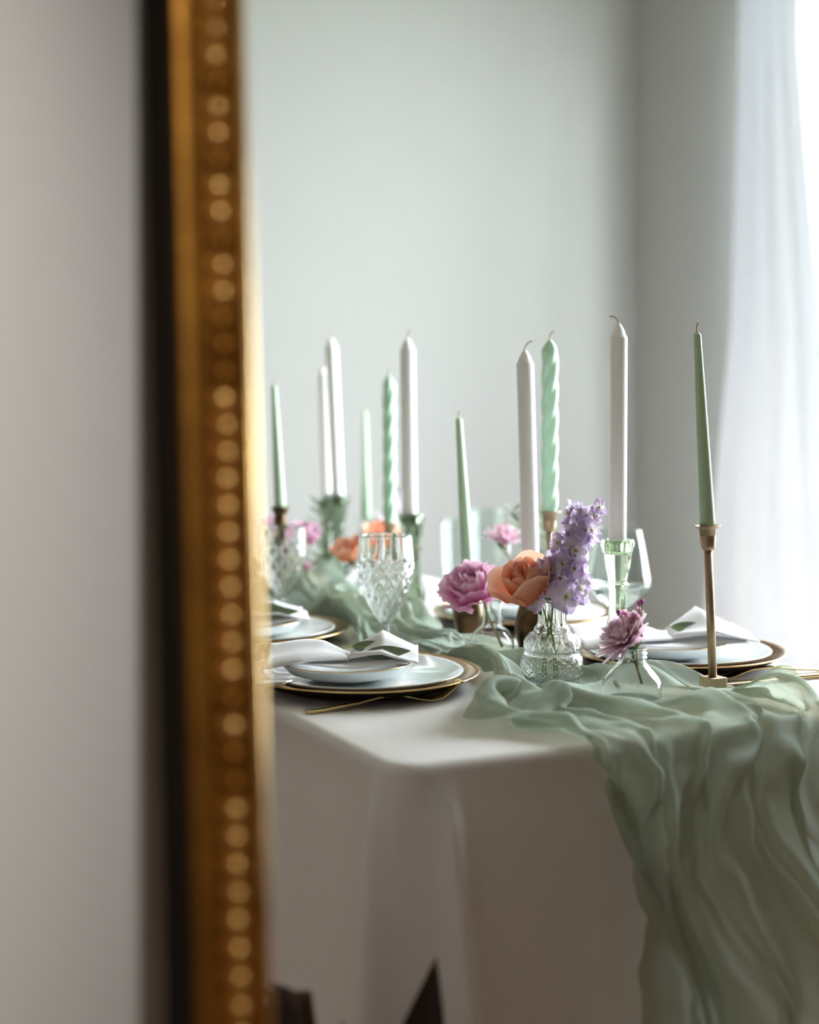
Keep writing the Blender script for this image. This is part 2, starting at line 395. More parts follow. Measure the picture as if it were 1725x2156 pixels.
def skirt(p, q):
    """outward push of the hanging cloth at perimeter p, distance q under the edge"""
    pp = p if p < PER/2 else p-PER
    o = 0.0; g = min(1, q/.05)
    grow = q/.35
    c1 = -.030+.010*grow; c2 = .050+.022*grow; w1, w2 = .0095+.006*grow, .014+.008*grow
    o += g*(.007+.026*grow)*math.exp(-((pp-c1)/w1)**2)
    o += g*(.009+.034*grow)*math.exp(-((pp-c2)/w2)**2)
    o -= g*.004*math.exp(-((pp-.012)/.016)**2)
    o += g*grow*.010*(1-math.exp(-(pp/.05)**2))
    o += g*(.0022*sin(pp*11+1.1+q*2)+.0016*sin(pp*23-q*6)+grow*.004*sin(pp*17+2.0))
    o += g*.008*grow*math.exp(-((pp-.300-.02*grow)/.020)**2)+g*.006*grow*math.exp(-((pp-.58)/.02)**2)+g*.005*grow*math.exp(-((pp-.235)/.012)**2)
    for pc, qc, ln, sl in creases:   # pressed creases
        dp = pp-pc; dq = q-qc-sl*dp
        if abs(dp) < ln: o += .0032*math.exp(-(dq/.004)**2)*(1-(dp/ln)**2)
    return o
qs = [0, .002, .006, .012, .02, .03, .042, .056, .07]+[.07+.0165*i for i in range(1, 40)]
cl = MB(); ring0 = None
inner = [.30, .6, .85, .95]
verts = []
cxm, cym = TW/2, TL/2
rows = []
for fct in (0.0, .5, .8, .93):
    rows.append([((x-nx*ER-cxm)*fct+cxm, (y-ny*ER-cym)*fct+cym, TZ) for x, y, nx, ny in map(outline, ps)])
for k in range(5):
    a = k/4*pi/2
    rows.append([(x-nx*ER+nx*ER*sin(a), y-ny*ER+ny*ER*sin(a), TZ-ER+ER*cos(a)) for x, y, nx, ny in map(outline, ps)])
for q in qs[1:]:
    r_ = []
    for p_ in ps:
        x, y, nx, ny = outline(p_); o_ = skirt(p_, q); r_.append((x+nx*o_, y+ny*o_, max(.03, TZ-ER-q)))
    rows.append(r_)
# wobble the top by a hair
rows[1] = [(x, y, z+.0006*sin(x*40)*sin(y*23)) for x, y, z in rows[1]]
NR = len(rows)
v = [p_ for r_ in rows for p_ in r_]
f = [(j*NP+i, j*NP+(i+1) % NP, (j+1)*NP+(i+1) % NP, (j+1)*NP+i) for j in range(NR-1) for i in range(NP)]
cl.add(v, f)
tag(cl.build('tablecloth', M['cloth']), 'white linen tablecloth draped over the long table', 'tablecloth')

# ------------------------------------------------------------------ sage runner
STANDING = ((1163, 1.935, .042), (1331, 1.83, .037), (1036, 2.13, .033), (1300.5, 2.05, .028), (1502, 1.88, .021), (1120, 2.15, .026), (986, 2.30, .025), (874, 2.54, .028), (812, 2.20, .034), (1303, 2.33, .038), (712, 2.9, .028), (592, 2.52, .034), (1158, 2.25, .016), (821, 2.70, .016), (0.148, 0.402, .153), (0.140, 0.800, .153), (0.606, 0.361, .153), (0.606, 0.775, .153))
# draped shape of the runner: second differences of its vertex grid in 0.8 mm steps (x, then y, then z)
nv_, nu_ = 160, 72
drape = [
345,0,4,2,5,-3,10,-11,9,-7,7,6,8,12,9,-13,1,10,16,7,12,7,9,7,9,5,-11,8,-3,-6,6,14,10,7,-1,-5,-7,-8,-2,-12,-2,-1,-3,11,16,1,6,11,7,0,3,-3,1,7,3,0,4,-15,14,3,2,5,2,-4,-6,7,1,3,-5,-7,-10,-10,
0,-7,-7,-3,-3,13,2,25,-9,2,2,2,-1,-9,6,0,9,-10,-5,5,-2,-6,3,-5,-16,-4,26,-13,4,1,-9,-10,6,7,10,4,3,4,-1,2,-4,-11,3,-11,-1,17,7,-8,-21,0,0,3,7,0,-2,4,3,12,-31,-3,14,-2,-6,0,2,9,11,3,0,5,2,4,
27,4,-5,-10,-12,-1,-1,-6,14,10,-1,-5,1,4,-26,26,-14,12,-9,-3,-1,-10,1,7,7,-6,-18,20,-1,-2,-1,-8,-14,2,6,11,4,-1,-1,13,-3,-3,8,-6,-14,-1,-3,12,11,-13,-8,3,-3,-3,6,5,-10,12,17,-18,-27,9,13,5,5,-6,1,-1,17,0,4,1,
-8,9,11,5,10,-8,-19,4,-6,3,-6,11,0,-5,16,-27,16,0,-1,-2,-2,-3,-15,-1,7,7,5,-16,16,15,-1,-2,-11,-23,-3,3,7,1,-2,0,22,15,-16,12,-3,-7,1,-11,19,2,-2,-6,-4,-2,-6,-4,7,-6,7,14,-2,-25,-8,0,-5,-6,0,4,4,16,9,9,
-11,-14,-7,15,6,-2,18,-3,-12,-3,12,2,2,6,-3,14,-24,-8,12,5,-6,11,-1,-21,-7,4,2,6,-3,3,12,9,13,-5,-27,0,-15,10,17,3,-11,7,16,-18,6,-1,-3,6,-15,28,-4,0,-1,2,-4,-10,3,1,-1,3,6,5,-14,0,-2,-7,-12,-8,-4,-5,4,8,
-5,6,7,-2,0,9,-14,-2,11,1,-20,-5,5,-7,3,5,16,-19,-11,5,1,3,11,11,-12,-3,4,1,-4,-7,3,5,2,12,4,-26,17,2,2,-11,8,2,0,15,-11,-2,0,-7,9,-14,25,1,-2,-7,0,3,-7,-8,0,-3,5,6,11,-9,-6,-8,-3,-1,3,-3,-15,-7,
23,-11,4,-4,1,-7,8,-5,-5,-5,5,-9,-9,13,-9,2,1,24,-17,-20,5,5,-4,0,28,-4,-13,3,-8,3,-7,-1,3,1,6,4,6,2,-5,0,-5,2,0,2,12,-4,-5,3,-6,3,-9,4,0,-2,2,-5,-5,12,-15,0,-1,0,2,11,8,5,-5,-3,-17,-4,15,-7,
7,7,4,0,-3,3,-1,-1,-4,1,2,-4,-4,-25,19,-7,4,-5,20,-5,-2,-14,0,10,-15,8,9,-3,9,-11,4,-14,-12,4,8,18,-4,5,-13,18,-10,-4,1,2,-9,1,8,-11,-9,-5,-2,7,9,9,0,2,-2,-18,-2,-8,-4,-2,2,9,6,14,7,-4,-2,-4,-3,-5,
-4,-3,2,-1,-5,1,1,-1,8,-8,-2,-2,4,20,-17,-7,-8,2,-2,21,-6,13,0,-3,4,7,0,-17,1,16,0,-5,-5,4,2,-8,-5,-2,20,-20,17,-8,-1,-2,10,-5,-13,-7,-3,-2,-7,-6,1,5,0,8,1,5,5,0,-8,-6,-3,-7,9,6,14,-1,2,-1,-1,1,
-9,7,-1,-7,-3,-4,2,4,-2,10,-5,6,-13,1,21,-4,-1,6,-1,-15,17,0,-6,2,1,-17,0,15,2,-7,8,2,17,-7,-11,-1,-4,-15,-2,17,-12,7,-1,0,-2,-6,0,3,-5,-6,-3,-2,-3,0,12,-12,8,3,1,3,10,1,2,-5,-9,2,0,20,-16,16,0,6,
-8,11,-6,-9,-2,-2,0,3,-1,7,10,5,8,-13,-8,20,-13,-11,7,5,-1,2,-5,2,0,7,6,1,-8,6,-7,12,-10,-12,-7,-4,-1,8,-4,-8,13,2,-8,-1,-1,6,-6,-3,13,3,0,-6,-4,-2,-10,4,5,9,7,3,-3,3,-7,10,0,-7,-3,4,-2,-14,0,6,
-2,-6,3,10,-6,0,-4,2,7,-5,6,-4,3,7,-12,6,15,-4,-10,9,-5,-12,13,3,-1,-1,-23,7,6,0,-2,-3,-6,18,-1,-11,-2,1,-6,8,-18,1,9,1,-2,1,0,0,-10,-2,14,8,-5,-4,1,2,4,6,7,7,4,1,-4,-21,5,0,1,-1,16,-11,-21,-9,
-1,-3,-7,16,1,6,4,-5,2,-4,-23,-1,0,-2,12,-14,13,17,7,-5,-10,9,-14,0,-2,-1,15,-19,5,-16,1,9,8,-15,31,9,-12,-9,-5,-13,-1,2,-4,-3,4,-1,9,6,2,-3,-19,-3,6,6,4,7,1,-1,-8,5,3,-3,19,-5,-4,1,1,-2,-4,15,3,-1,
-14,3,6,-4,16,-10,2,3,-2,-14,20,-4,2,2,-4,-3,2,-11,-4,3,4,-5,17,-18,-1,-1,3,17,-25,3,3,-4,1,8,-18,12,-4,-4,2,-2,7,-13,-1,6,1,2,1,2,1,0,6,-2,1,-2,5,-3,1,-1,-2,1,1,12,5,9,-7,3,-8,-3,14,-6,5,-3,
-11,1,2,2,1,5,0,-2,-1,17,-21,4,-1,2,0,15,-5,-3,-18,-1,-11,4,3,16,3,-7,0,-7,16,-5,-20,-7,6,-1,2,-5,4,-2,-2,6,7,2,3,-8,-4,3,-2,5,5,-2,8,4,0,-4,-10,11,3,-4,13,3,2,-10,-6,-6,18,-9,7,-4,0,-6,-3,10,
1,1,2,-14,-2,13,-9,5,-11,-2,25,5,-1,-3,-5,-1,-5,-9,16,-21,5,0,-10,0,8,4,-8,-1,1,8,8,-4,-9,-7,10,-10,2,-2,-5,-2,2,6,-2,8,-3,3,3,-3,8,14,-7,-2,-2,7,8,-7,1,7,-1,-3,-2,-1,-14,9,-1,6,-4,-11,3,-6,15,5,
-2,1,1,6,0,-11,11,0,5,-9,-5,2,-4,5,3,-3,-9,19,-2,2,-9,-6,6,-6,-12,-6,9,0,-4,-5,0,8,-6,2,-5,14,-2,9,-2,0,0,-2,7,-11,12,0,4,3,-8,-5,11,8,5,-6,2,-3,-16,1,4,-10,3,14,2,-5,-7,-1,-7,13,-13,18,-2,2,
-1,-2,0,12,2,-1,-3,0,1,15,-1,-4,-9,-12,-1,-3,9,-2,3,6,5,-7,-6,-10,-9,9,-15,1,-1,10,3,-11,9,4,-12,0,12,15,4,-1,-11,11,-14,17,-1,-6,3,8,3,-2,-4,1,1,-1,-9,-9,14,0,-3,4,-1,-12,-1,3,4,-1,0,-6,15,-4,-4,-7,
1,3,-6,1,9,7,-1,-7,3,-14,2,-11,-4,-5,0,1,-1,-2,8,-4,3,8,-6,0,0,-4,3,1,1,-6,4,5,9,8,-3,-11,14,-25,16,8,7,-13,19,-2,-17,7,2,-10,8,8,-4,-4,-1,-8,-9,23,0,-22,-11,3,4,0,9,12,-1,-2,-1,-3,0,1,7,-3,
1,3,-2,1,-1,-4,-6,0,-3,5,-14,-3,20,8,-7,-3,-1,-5,-17,8,-6,-1,9,-3,-2,0,13,-5,0,9,-6,6,-6,1,9,11,-12,6,-10,0,3,14,2,-12,17,0,-17,-1,-9,1,7,-1,-1,7,-3,0,-2,8,-2,1,2,11,0,-14,-8,-2,4,10,-17,3,4,5,
18,-7,1,2,-16,-14,0,-2,-4,-2,-1,15,-16,4,2,0,-4,-2,2,-1,13,-3,-6,2,11,6,-16,11,1,2,3,11,-6,-3,5,5,-8,4,8,-4,-1,-2,-23,13,-1,-14,17,5,10,11,0,-2,-12,-16,-1,-1,0,8,0,1,0,3,2,3,-3,3,-1,-12,-1,10,-8,3,
3,1,-1,-14,-4,25,-13,-4,6,9,-4,-15,-2,-5,1,0,2,4,1,6,2,0,-9,3,-5,1,26,-15,-9,2,-4,7,15,-4,1,-3,-6,13,-1,1,-7,-13,18,-6,-8,12,-4,9,0,-8,-2,-7,-7,-1,26,-2,-2,-11,0,2,-4,-3,4,12,-2,-17,-5,4,22,-11,7,-2,
-10,0,3,-14,22,-3,15,0,-11,-20,-4,-5,6,2,2,3,4,5,2,1,-1,3,-2,-2,4,13,-31,13,13,-9,6,0,-5,7,-1,-4,4,-2,-4,-4,7,8,4,-7,9,1,-12,-4,0,-12,-8,-3,5,28,2,-11,-3,9,1,-3,1,-13,-3,-2,8,-1,3,5,-7,8,-1,2,
-8,1,-12,13,-13,-2,0,-3,-7,0,6,17,13,4,-2,-8,-4,2,8,-3,-2,6,3,-7,6,-26,25,5,-20,4,15,-3,5,-1,-1,-15,9,-4,-2,8,0,10,-13,3,-1,-2,11,-14,-4,-3,-2,3,13,0,-1,-4,-6,-4,7,3,-5,6,-2,0,3,12,4,-1,-10,0,4,-7,
-9,-6,16,-3,-14,0,-4,-1,2,10,11,-9,-1,-2,8,12,7,-4,-15,0,4,3,4,-6,6,2,-3,-10,21,8,-1,-6,-7,-4,-7,-3,5,-3,2,8,3,-3,-9,3,1,-1,-7,8,-11,0,2,14,-7,-1,-6,11,2,-2,-9,3,-2,9,1,-2,0,11,0,-12,1,-1,-6,5,
-3,3,-7,-7,23,-17,-2,0,6,5,-5,15,-5,7,4,2,-27,-9,18,0,0,1,8,5,-2,-3,1,6,6,-1,-8,0,0,-6,-8,-2,-3,3,7,-1,1,-1,6,2,-4,-5,-3,-12,-4,7,9,2,5,1,-8,1,-1,-1,11,-2,8,-2,0,-1,0,1,5,-1,-16,-11,-3,-5,
-21,2,-3,21,-15,6,4,-2,5,5,16,-8,3,1,6,-31,12,9,-1,4,0,-16,7,17,-15,17,2,4,-2,-3,-3,-5,-6,-7,-8,5,3,1,0,-1,1,-8,6,2,-6,-3,-10,7,3,1,4,-7,12,-1,0,1,5,9,1,-1,2,2,-1,4,-11,-4,6,-8,5,-7,-7,-3,
-18,-2,5,-5,18,5,1,12,-5,5,-19,5,5,1,-7,2,10,6,1,-2,-8,-3,-5,6,9,0,0,-6,-6,-1,1,-4,-4,-10,9,8,0,2,-5,-3,2,0,-2,-3,-8,0,23,0,2,-8,-6,11,-2,-4,8,-1,6,1,-2,-1,0,-5,1,1,11,-3,-23,25,2,-2,-3,-2,
-10,9,8,2,-18,1,3,8,-4,-14,16,2,-9,7,-17,22,10,0,-3,-13,1,15,4,-4,-3,0,-13,-4,4,-4,-1,6,-12,17,2,-5,-2,1,-1,5,-4,-4,2,-8,15,-11,-1,9,3,-4,11,-2,-4,2,1,3,-12,-7,0,2,1,5,1,-5,-9,6,11,-9,3,5,1,-3,
-3,3,-4,5,10,-3,3,0,-2,4,-8,6,7,-29,27,1,-3,-6,-6,15,1,-9,-3,-1,5,-3,-2,4,-3,-1,-1,2,9,-2,-6,0,-1,-1,5,-2,-7,-5,2,9,-5,0,-14,-5,7,21,0,0,-4,7,2,-19,5,6,-18,3,-1,-2,-3,-1,9,-4,2,-1,-2,-4,7,9,
3,3,-1,-3,5,2,-2,-3,-6,2,8,1,-20,31,-6,-3,0,-1,-1,2,-2,-1,-11,-3,2,9,11,-4,-7,1,-6,0,-4,0,11,4,-5,0,-4,1,-9,12,1,-1,-2,12,-7,-2,1,0,0,-8,11,-3,-19,17,2,-10,1,-14,3,-4,4,6,-5,-3,1,4,0,10,-6,2,
13,0,3,-4,0,3,0,-7,-3,6,-12,-13,34,-1,-17,9,-1,-5,4,-2,-8,1,0,-1,-4,0,6,0,-3,1,2,-3,3,5,-11,0,9,-7,5,2,2,2,1,0,-7,7,2,0,-4,0,-1,-1,6,-16,16,-5,-2,0,6,-3,-22,5,-1,-5,4,-3,-2,7,9,-11,-1,-5,
16,-2,1,0,-1,-4,5,-8,1,1,10,3,-9,-7,7,-4,-11,11,1,-18,-1,-1,-1,4,7,1,0,-8,1,0,1,-1,12,-13,16,-3,-8,9,1,-11,10,0,-1,1,15,-16,7,-9,1,-2,-2,-1,-1,-4,2,-6,-8,1,3,2,21,-9,-14,4,0,-1,2,-5,2,2,-1,7,
16,-2,-2,1,1,4,-7,-9,14,-14,0,3,-2,2,-1,0,3,-14,3,-3,7,5,0,-8,1,2,0,-3,2,-1,2,2,-11,21,-14,2,5,0,0,10,-8,3,1,-2,0,8,-12,-1,-3,-2,-1,-2,-8,13,-8,-7,0,-2,0,9,-9,-9,6,0,2,2,-6,-1,1,12,5,-13,
7,-4,3,2,-3,0,-2,8,-13,9,-4,-1,-4,-3,7,-5,4,8,-21,18,-7,-7,3,-1,-2,-1,1,6,8,-1,-2,-3,13,-18,2,14,3,-4,-8,0,5,-1,-4,0,-5,8,5,-2,-10,-3,-1,14,1,1,-21,2,-5,-5,-1,0,1,10,-8,-6,-5,6,5,3,2,2,2,-1,
0,8,-6,-2,0,-1,0,-5,13,-10,3,0,-5,1,-3,4,-1,3,-1,-14,4,1,1,11,-4,-1,0,6,-1,4,4,2,-8,1,0,-6,0,0,4,-9,9,2,2,-1,1,-11,0,12,-3,-3,-10,-2,-10,1,24,-5,-1,0,-1,-3,-5,1,9,-3,2,-9,9,1,-6,3,1,12,
-7,0,9,1,-9,0,-2,-1,-1,14,-2,-1,-6,3,-8,2,1,1,17,-4,8,-6,-2,-4,6,-2,-3,3,4,-4,0,-4,2,-1,8,0,-4,-2,-1,4,-5,0,-1,-5,0,2,-3,12,2,-5,1,-12,3,-3,-12,3,2,1,-3,-7,3,4,2,4,2,2,-3,0,10,-7,5,4,
-6,-8,0,7,5,-7,0,3,12,-17,-6,0,16,-12,13,-6,-3,-1,12,7,4,9,-2,-6,-6,3,-5,8,-8,3,0,1,-6,9,-9,3,0,-3,-1,2,1,-14,0,-3,0,2,12,-12,-4,0,0,6,0,-8,10,-2,0,10,-2,-2,0,0,2,4,-3,10,-12,5,-15,7,0,0,
17,-15,-6,2,0,0,-3,5,-10,11,1,-3,-1,0,0,-7,7,-5,-3,18,-14,3,12,4,-4,-6,4,-9,7,1,1,-1,1,-4,5,-6,-6,-5,-1,-2,-1,-1,-1,-4,-3,-1,0,10,-2,2,0,-12,1,16,-6,9,5,2,3,-1,-5,-4,1,-2,5,3,1,3,0,-4,2,-3,
-9,14,3,-20,8,2,-3,0,-4,-5,10,4,-3,8,-12,6,2,6,-12,0,-1,2,-2,6,6,-11,-2,7,0,-1,-7,1,-3,-1,4,-6,-1,-1,-6,-6,2,0,-4,7,-4,2,14,-21,2,8,5,5,3,-6,13,8,2,1,5,2,-3,-1,0,2,-14,0,9,-2,0,-3,1,-3,
5,-4,-7,-5,2,6,4,3,0,6,-16,4,-1,2,-2,10,-6,4,5,-13,-3,5,0,-4,-1,2,0,-2,0,-5,2,-7,11,-5,-12,-1,3,-1,0,-6,2,9,1,2,2,2,-22,2,24,4,-4,8,-19,4,2,3,5,-1,7,8,-1,0,-1,-10,10,3,4,-14,7,-9,2,2,
-15,2,-7,20,-15,-1,9,9,9,-15,8,-1,-8,-5,14,0,-8,-6,-1,-1,23,-2,-8,-6,-2,5,-1,-6,-7,2,-1,3,-18,0,3,2,0,-2,0,0,-1,3,7,-6,4,-8,19,6,-2,-2,-1,-13,23,4,2,-2,-4,2,-2,-3,12,-9,-1,4,6,-6,2,2,-4,-4,-9,0,
-9,2,10,-8,12,-11,-1,-1,-2,19,-2,-21,11,4,-9,-5,15,-1,6,7,-11,-13,-6,-4,-2,1,-1,4,1,-1,4,-4,7,3,0,-5,-4,2,-2,5,-7,1,2,11,1,11,-21,7,-4,0,3,12,-1,0,-8,2,8,1,0,-2,-3,0,-5,7,-2,-3,-1,0,-9,23,4,-4,
-2,0,0,3,-12,11,3,0,5,-5,-15,13,-6,-7,9,4,-6,8,-11,1,-7,-3,3,13,-6,-2,-11,0,0,-3,-4,0,0,0,19,0,1,-1,9,-16,5,0,2,2,-1,-1,17,1,-7,-6,4,1,-2,-3,7,3,0,-2,-1,-4,-11,5,11,-2,-1,-3,-11,13,4,-23,1,6,
2,-1,2,-5,3,8,-4,-9,-7,8,18,-10,-1,0,-3,1,3,-5,5,-10,-3,-1,8,-11,3,-14,3,-2,-9,3,5,2,16,7,-3,9,-1,3,-15,17,-10,-4,0,-2,2,4,-6,-1,12,5,-3,-1,2,1,-1,-6,-8,3,-3,-8,4,11,-1,-2,0,-8,-3,-2,18,5,-16,-7,
7,-4,-3,-2,9,-13,4,6,-3,-4,-4,13,-3,-6,-1,-7,-2,-4,-2,0,8,5,-11,-1,-7,11,5,-15,12,-1,-1,11,-7,-13,0,12,7,4,14,-16,11,-14,-3,7,3,-2,9,-4,-3,0,4,1,-1,0,-11,8,6,-16,5,1,-1,-3,0,0,-1,3,4,-2,-17,19,12,-5,
4,1,-8,9,-9,-3,-5,4,3,-7,9,-10,-7,7,-4,6,-14,0,3,2,-6,1,5,5,-1,-5,2,4,0,-4,1,0,0,13,11,2,8,1,-6,0,-25,19,-2,-2,1,5,-3,10,-13,-5,-1,2,0,-1,3,1,0,9,-15,15,-4,-13,0,-2,0,5,3,-10,12,-2,8,6,
-2,-3,4,-2,-7,10,-2,-2,2,-4,-2,-10,12,-2,-5,-3,4,-5,-5,0,-1,7,-4,7,7,3,-15,6,-7,7,0,0,7,3,-12,-6,5,2,3,4,10,-2,4,3,0,-4,4,-3,-3,-1,3,-6,2,-6,10,-6,2,-1,5,-13,15,-2,-9,1,0,3,4,0,-6,1,-11,5,
-4,8,-3,-3,1,0,2,-1,-2,-2,-17,12,-2,0,3,-15,6,1,-1,-1,12,-12,1,-7,-1,6,18,9,-14,3,0,-4,1,9,3,-6,-20,5,6,3,17,4,2,-8,1,1,-13,5,12,-4,-8,3,-10,6,-9,5,1,-1,0,-2,-4,-3,7,-1,0,-2,0,0,5,-5,1,-2,
-18,4,7,1,10,-16,-3,-4,-1,-3,0,1,-1,-2,1,2,0,4,-3,10,-7,8,19,-10,7,0,3,-16,10,8,-1,8,-14,-2,1,1,2,-9,-1,18,2,-1,-5,-2,-2,-2,-2,2,-4,3,-9,-6,9,-5,1,-1,-2,2,3,-2,-9,16,-8,3,0,2,1,-1,1,-1,8,-1,
-9,1,3,-6,-10,2,-5,-4,-1,5,7,2,3,2,-4,-6,-1,-1,18,-8,0,8,-10,22,-9,3,-5,1,19,-13,6,0,8,-10,2,-7,-3,9,3,-2,-2,-2,-4,3,-2,-6,15,-20,-2,-8,4,4,-1,3,1,-1,-2,1,2,2,7,-10,1,4,3,3,-9,4,4,3,-3,8,
16,-19,-22,2,-7,2,1,2,-3,3,3,7,-6,1,5,18,8,-16,-11,6,12,1,-4,-5,18,-3,-7,9,-1,7,-4,-3,-3,10,-20,-2,18,0,-8,-3,1,-1,6,-1,-2,6,-23,6,-9,9,9,4,-8,6,-4,-5,0,0,4,9,-9,4,1,5,2,-10,0,2,0,-5,2,1,
-20,-6,21,-2,11,3,-2,-8,-2,6,8,-10,0,2,5,2,-16,20,-4,2,1,-11,5,5,-13,-11,11,11,2,-6,4,-1,5,-19,5,20,-5,-5,5,-4,2,-1,-4,0,-4,3,0,-14,17,2,3,-13,12,1,-7,3,0,-3,-13,11,8,0,2,1,-7,-1,2,4,1,4,-3,-24,
-21,8,-8,0,4,1,3,13,-3,-4,-4,5,6,3,2,0,-1,-3,9,2,-8,10,6,-12,8,5,5,-4,-21,11,-5,-1,-9,-1,17,-1,-10,0,8,9,-5,-1,-1,-2,3,-14,0,6,-7,-2,-1,22,2,-13,7,-3,-4,-2,-4,-2,6,3,1,1,-1,1,6,1,-4,-4,-14,-3,
-3,5,-1,1,-2,-1,5,-8,16,-12,-3,3,6,7,1,-9,1,4,1,-6,0,11,-3,-1,2,13,-3,-25,18,-7,-2,-6,3,3,-4,-4,6,7,-1,1,3,-1,-2,-5,-5,-9,7,8,9,1,5,-6,-11,-3,4,-2,-6,-7,1,-1,2,7,6,-8,4,11,-3,-4,-4,-11,-5,1,
11,2,-2,3,-3,2,-4,2,-10,7,10,8,3,-8,-16,-3,15,-2,0,1,4,-14,-13,13,-5,-4,-1,25,-3,-5,-6,-3,-10,19,-2,-2,-1,2,2,0,-2,-4,-6,-3,-13,5,7,5,1,9,0,-10,-3,9,-3,-9,-9,0,13,2,1,-1,2,13,-2,-6,-8,2,-6,-5,0,2,
1,-1,3,0,4,1,-5,9,4,6,1,0,-6,-12,4,13,-2,-1,-4,1,-13,4,18,-3,0,4,-3,2,-9,-11,-1,-16,22,1,-8,-4,14,-1,-2,-6,-9,0,-10,-12,11,20,0,-1,3,1,-9,3,8,-9,-15,-3,7,15,3,-1,0,7,-6,-2,8,-4,-2,-9,-4,0,2,4,
6,5,-4,-1,5,-8,0,-2,6,7,6,-11,-6,8,4,-3,-2,-5,2,-7,17,3,-4,1,6,2,4,-8,-12,3,-16,12,-2,-6,4,13,-3,-7,-5,-1,-11,-15,4,16,10,-5,5,5,-2,-11,2,7,-12,-6,5,3,15,2,0,-3,4,-25,15,-3,-2,-4,-4,-7,0,1,4,4,
13,-7,6,5,-16,-5,14,9,5,-5,1,4,2,2,-8,-16,-8,3,3,18,-1,-5,-3,2,3,-2,-6,-14,10,-7,7,9,-7,4,11,-9,-11,1,0,-14,2,16,13,2,-5,-9,-2,6,-12,5,7,-7,-5,4,2,13,-4,0,-7,-6,-15,14,-3,-1,-9,2,-2,-1,-7,3,7,4,
20,-4,4,-15,-5,16,-3,1,-6,11,-21,12,10,-14,3,7,3,5,2,-7,-12,-5,3,7,-2,-7,-6,2,-13,10,18,-6,5,3,-9,-10,6,4,-14,7,19,3,-5,-5,-4,-2,12,-19,11,7,-4,-11,6,-11,14,-22,1,-7,-4,11,8,8,-4,-19,-5,2,-1,0,5,-2,2,-3,
12,9,-18,-2,15,3,1,-3,8,-21,14,-12,-9,12,2,9,7,-6,-8,-7,0,1,10,-9,-13,-5,8,-7,10,3,-3,12,6,-16,-9,11,5,-17,12,13,-8,-4,-4,2,-10,21,-17,18,3,-7,-1,4,-13,13,-21,11,-10,3,3,1,-1,4,-17,3,-1,-12,-1,0,-1,4,4,14,
9,-5,8,6,8,-1,-10,-11,2,16,-2,-4,-1,-3,5,-1,-1,-5,-10,-5,8,17,-5,-7,4,2,-27,13,12,-7,8,4,-23,-2,12,7,-17,20,6,-15,-5,1,-7,9,7,-7,14,-3,-2,-8,0,-1,4,-15,3,-5,1,0,8,-6,6,-11,1,-2,-5,3,-4,-3,17,7,-7,4,
5,2,3,6,-6,-8,11,15,-4,-12,-8,6,4,6,-8,-11,-4,5,5,4,9,-7,-10,1,-14,-12,23,8,-5,7,-2,-17,8,15,5,-21,19,5,-14,-4,1,-14,6,3,17,1,-10,-5,-5,6,-14,-1,-1,2,0,9,1,0,-1,2,-18,-1,1,-3,1,1,1,14,-13,5,10,2,
15,2,3,2,-4,-2,7,-10,-10,8,6,-2,-2,-7,-5,0,-11,0,12,3,-8,-9,1,2,-1,25,-2,-6,-4,5,-12,10,12,0,-20,18,3,-14,-5,1,-5,-4,18,-1,2,-6,-8,-9,-4,-2,-1,2,1,4,5,-1,2,3,-6,1,2,-5,-4,9,-9,0,24,-15,10,3,-1,0,
13,-2,5,-14,-1,8,-13,-1,14,2,-1,-7,-5,-4,2,-4,10,5,-1,2,-3,1,1,-14,20,-6,-2,-5,4,-3,11,7,-2,-10,1,3,-6,-14,-2,7,-5,15,0,2,-12,3,6,-3,-7,-8,5,-4,-2,7,5,3,0,-10,10,-9,1,3,4,-13,28,0,-20,15,8,7,2,-5,
2,5,-2,0,10,1,-2,2,-10,6,-10,-4,-5,2,-4,18,9,1,-5,-3,1,-1,-12,5,-10,-5,-1,19,-1,9,5,-9,-8,0,9,-4,-22,1,6,3,5,8,-11,-5,6,-8,0,-1,-5,3,-5,3,5,-1,2,1,6,5,-17,-3,0,2,0,15,5,-4,20,0,2,-3,7,-4,
-9,7,4,5,2,-2,4,-6,10,-18,-4,0,0,-1,18,0,2,-8,2,4,-13,-1,16,0,3,4,9,-11,1,-1,-4,1,0,2,-6,-18,2,2,0,-5,18,-7,-3,-6,-8,2,0,0,2,-6,5,-1,9,9,-1,-11,-1,3,-2,0,3,-2,12,11,-18,15,0,10,-2,6,-14,-7,
-12,4,6,4,-4,1,6,9,-21,-4,4,-2,9,10,3,0,-7,6,6,-2,2,-13,-7,9,3,-2,0,4,4,1,-17,-4,7,-8,0,2,3,2,-2,9,-10,-6,1,-3,0,2,-10,-6,-1,9,-1,5,3,-2,6,12,-3,-4,5,3,2,1,0,-2,9,4,0,-1,4,-5,0,-6,
-1,-2,-2,12,-4,1,-2,-19,-3,5,6,19,5,6,4,2,-9,0,-5,-3,7,5,-2,-2,0,5,3,-2,-5,-12,2,-9,0,-3,-12,2,-1,0,11,-11,1,2,-1,6,-4,-2,-7,0,17,-6,0,-4,1,10,4,7,-7,0,6,2,3,9,1,0,-5,-2,1,-8,-4,-2,2,11,
4,2,-2,-3,0,1,-15,3,17,3,9,2,4,-7,-2,-2,5,-7,-14,5,-2,2,-3,1,0,-1,0,2,0,1,0,2,-21,-6,8,-1,6,2,0,13,-12,4,4,6,-6,-17,0,17,0,9,4,-1,-1,0,-1,-12,10,2,1,5,9,3,-3,-11,5,-6,-2,-3,-1,-8,-2,-4,
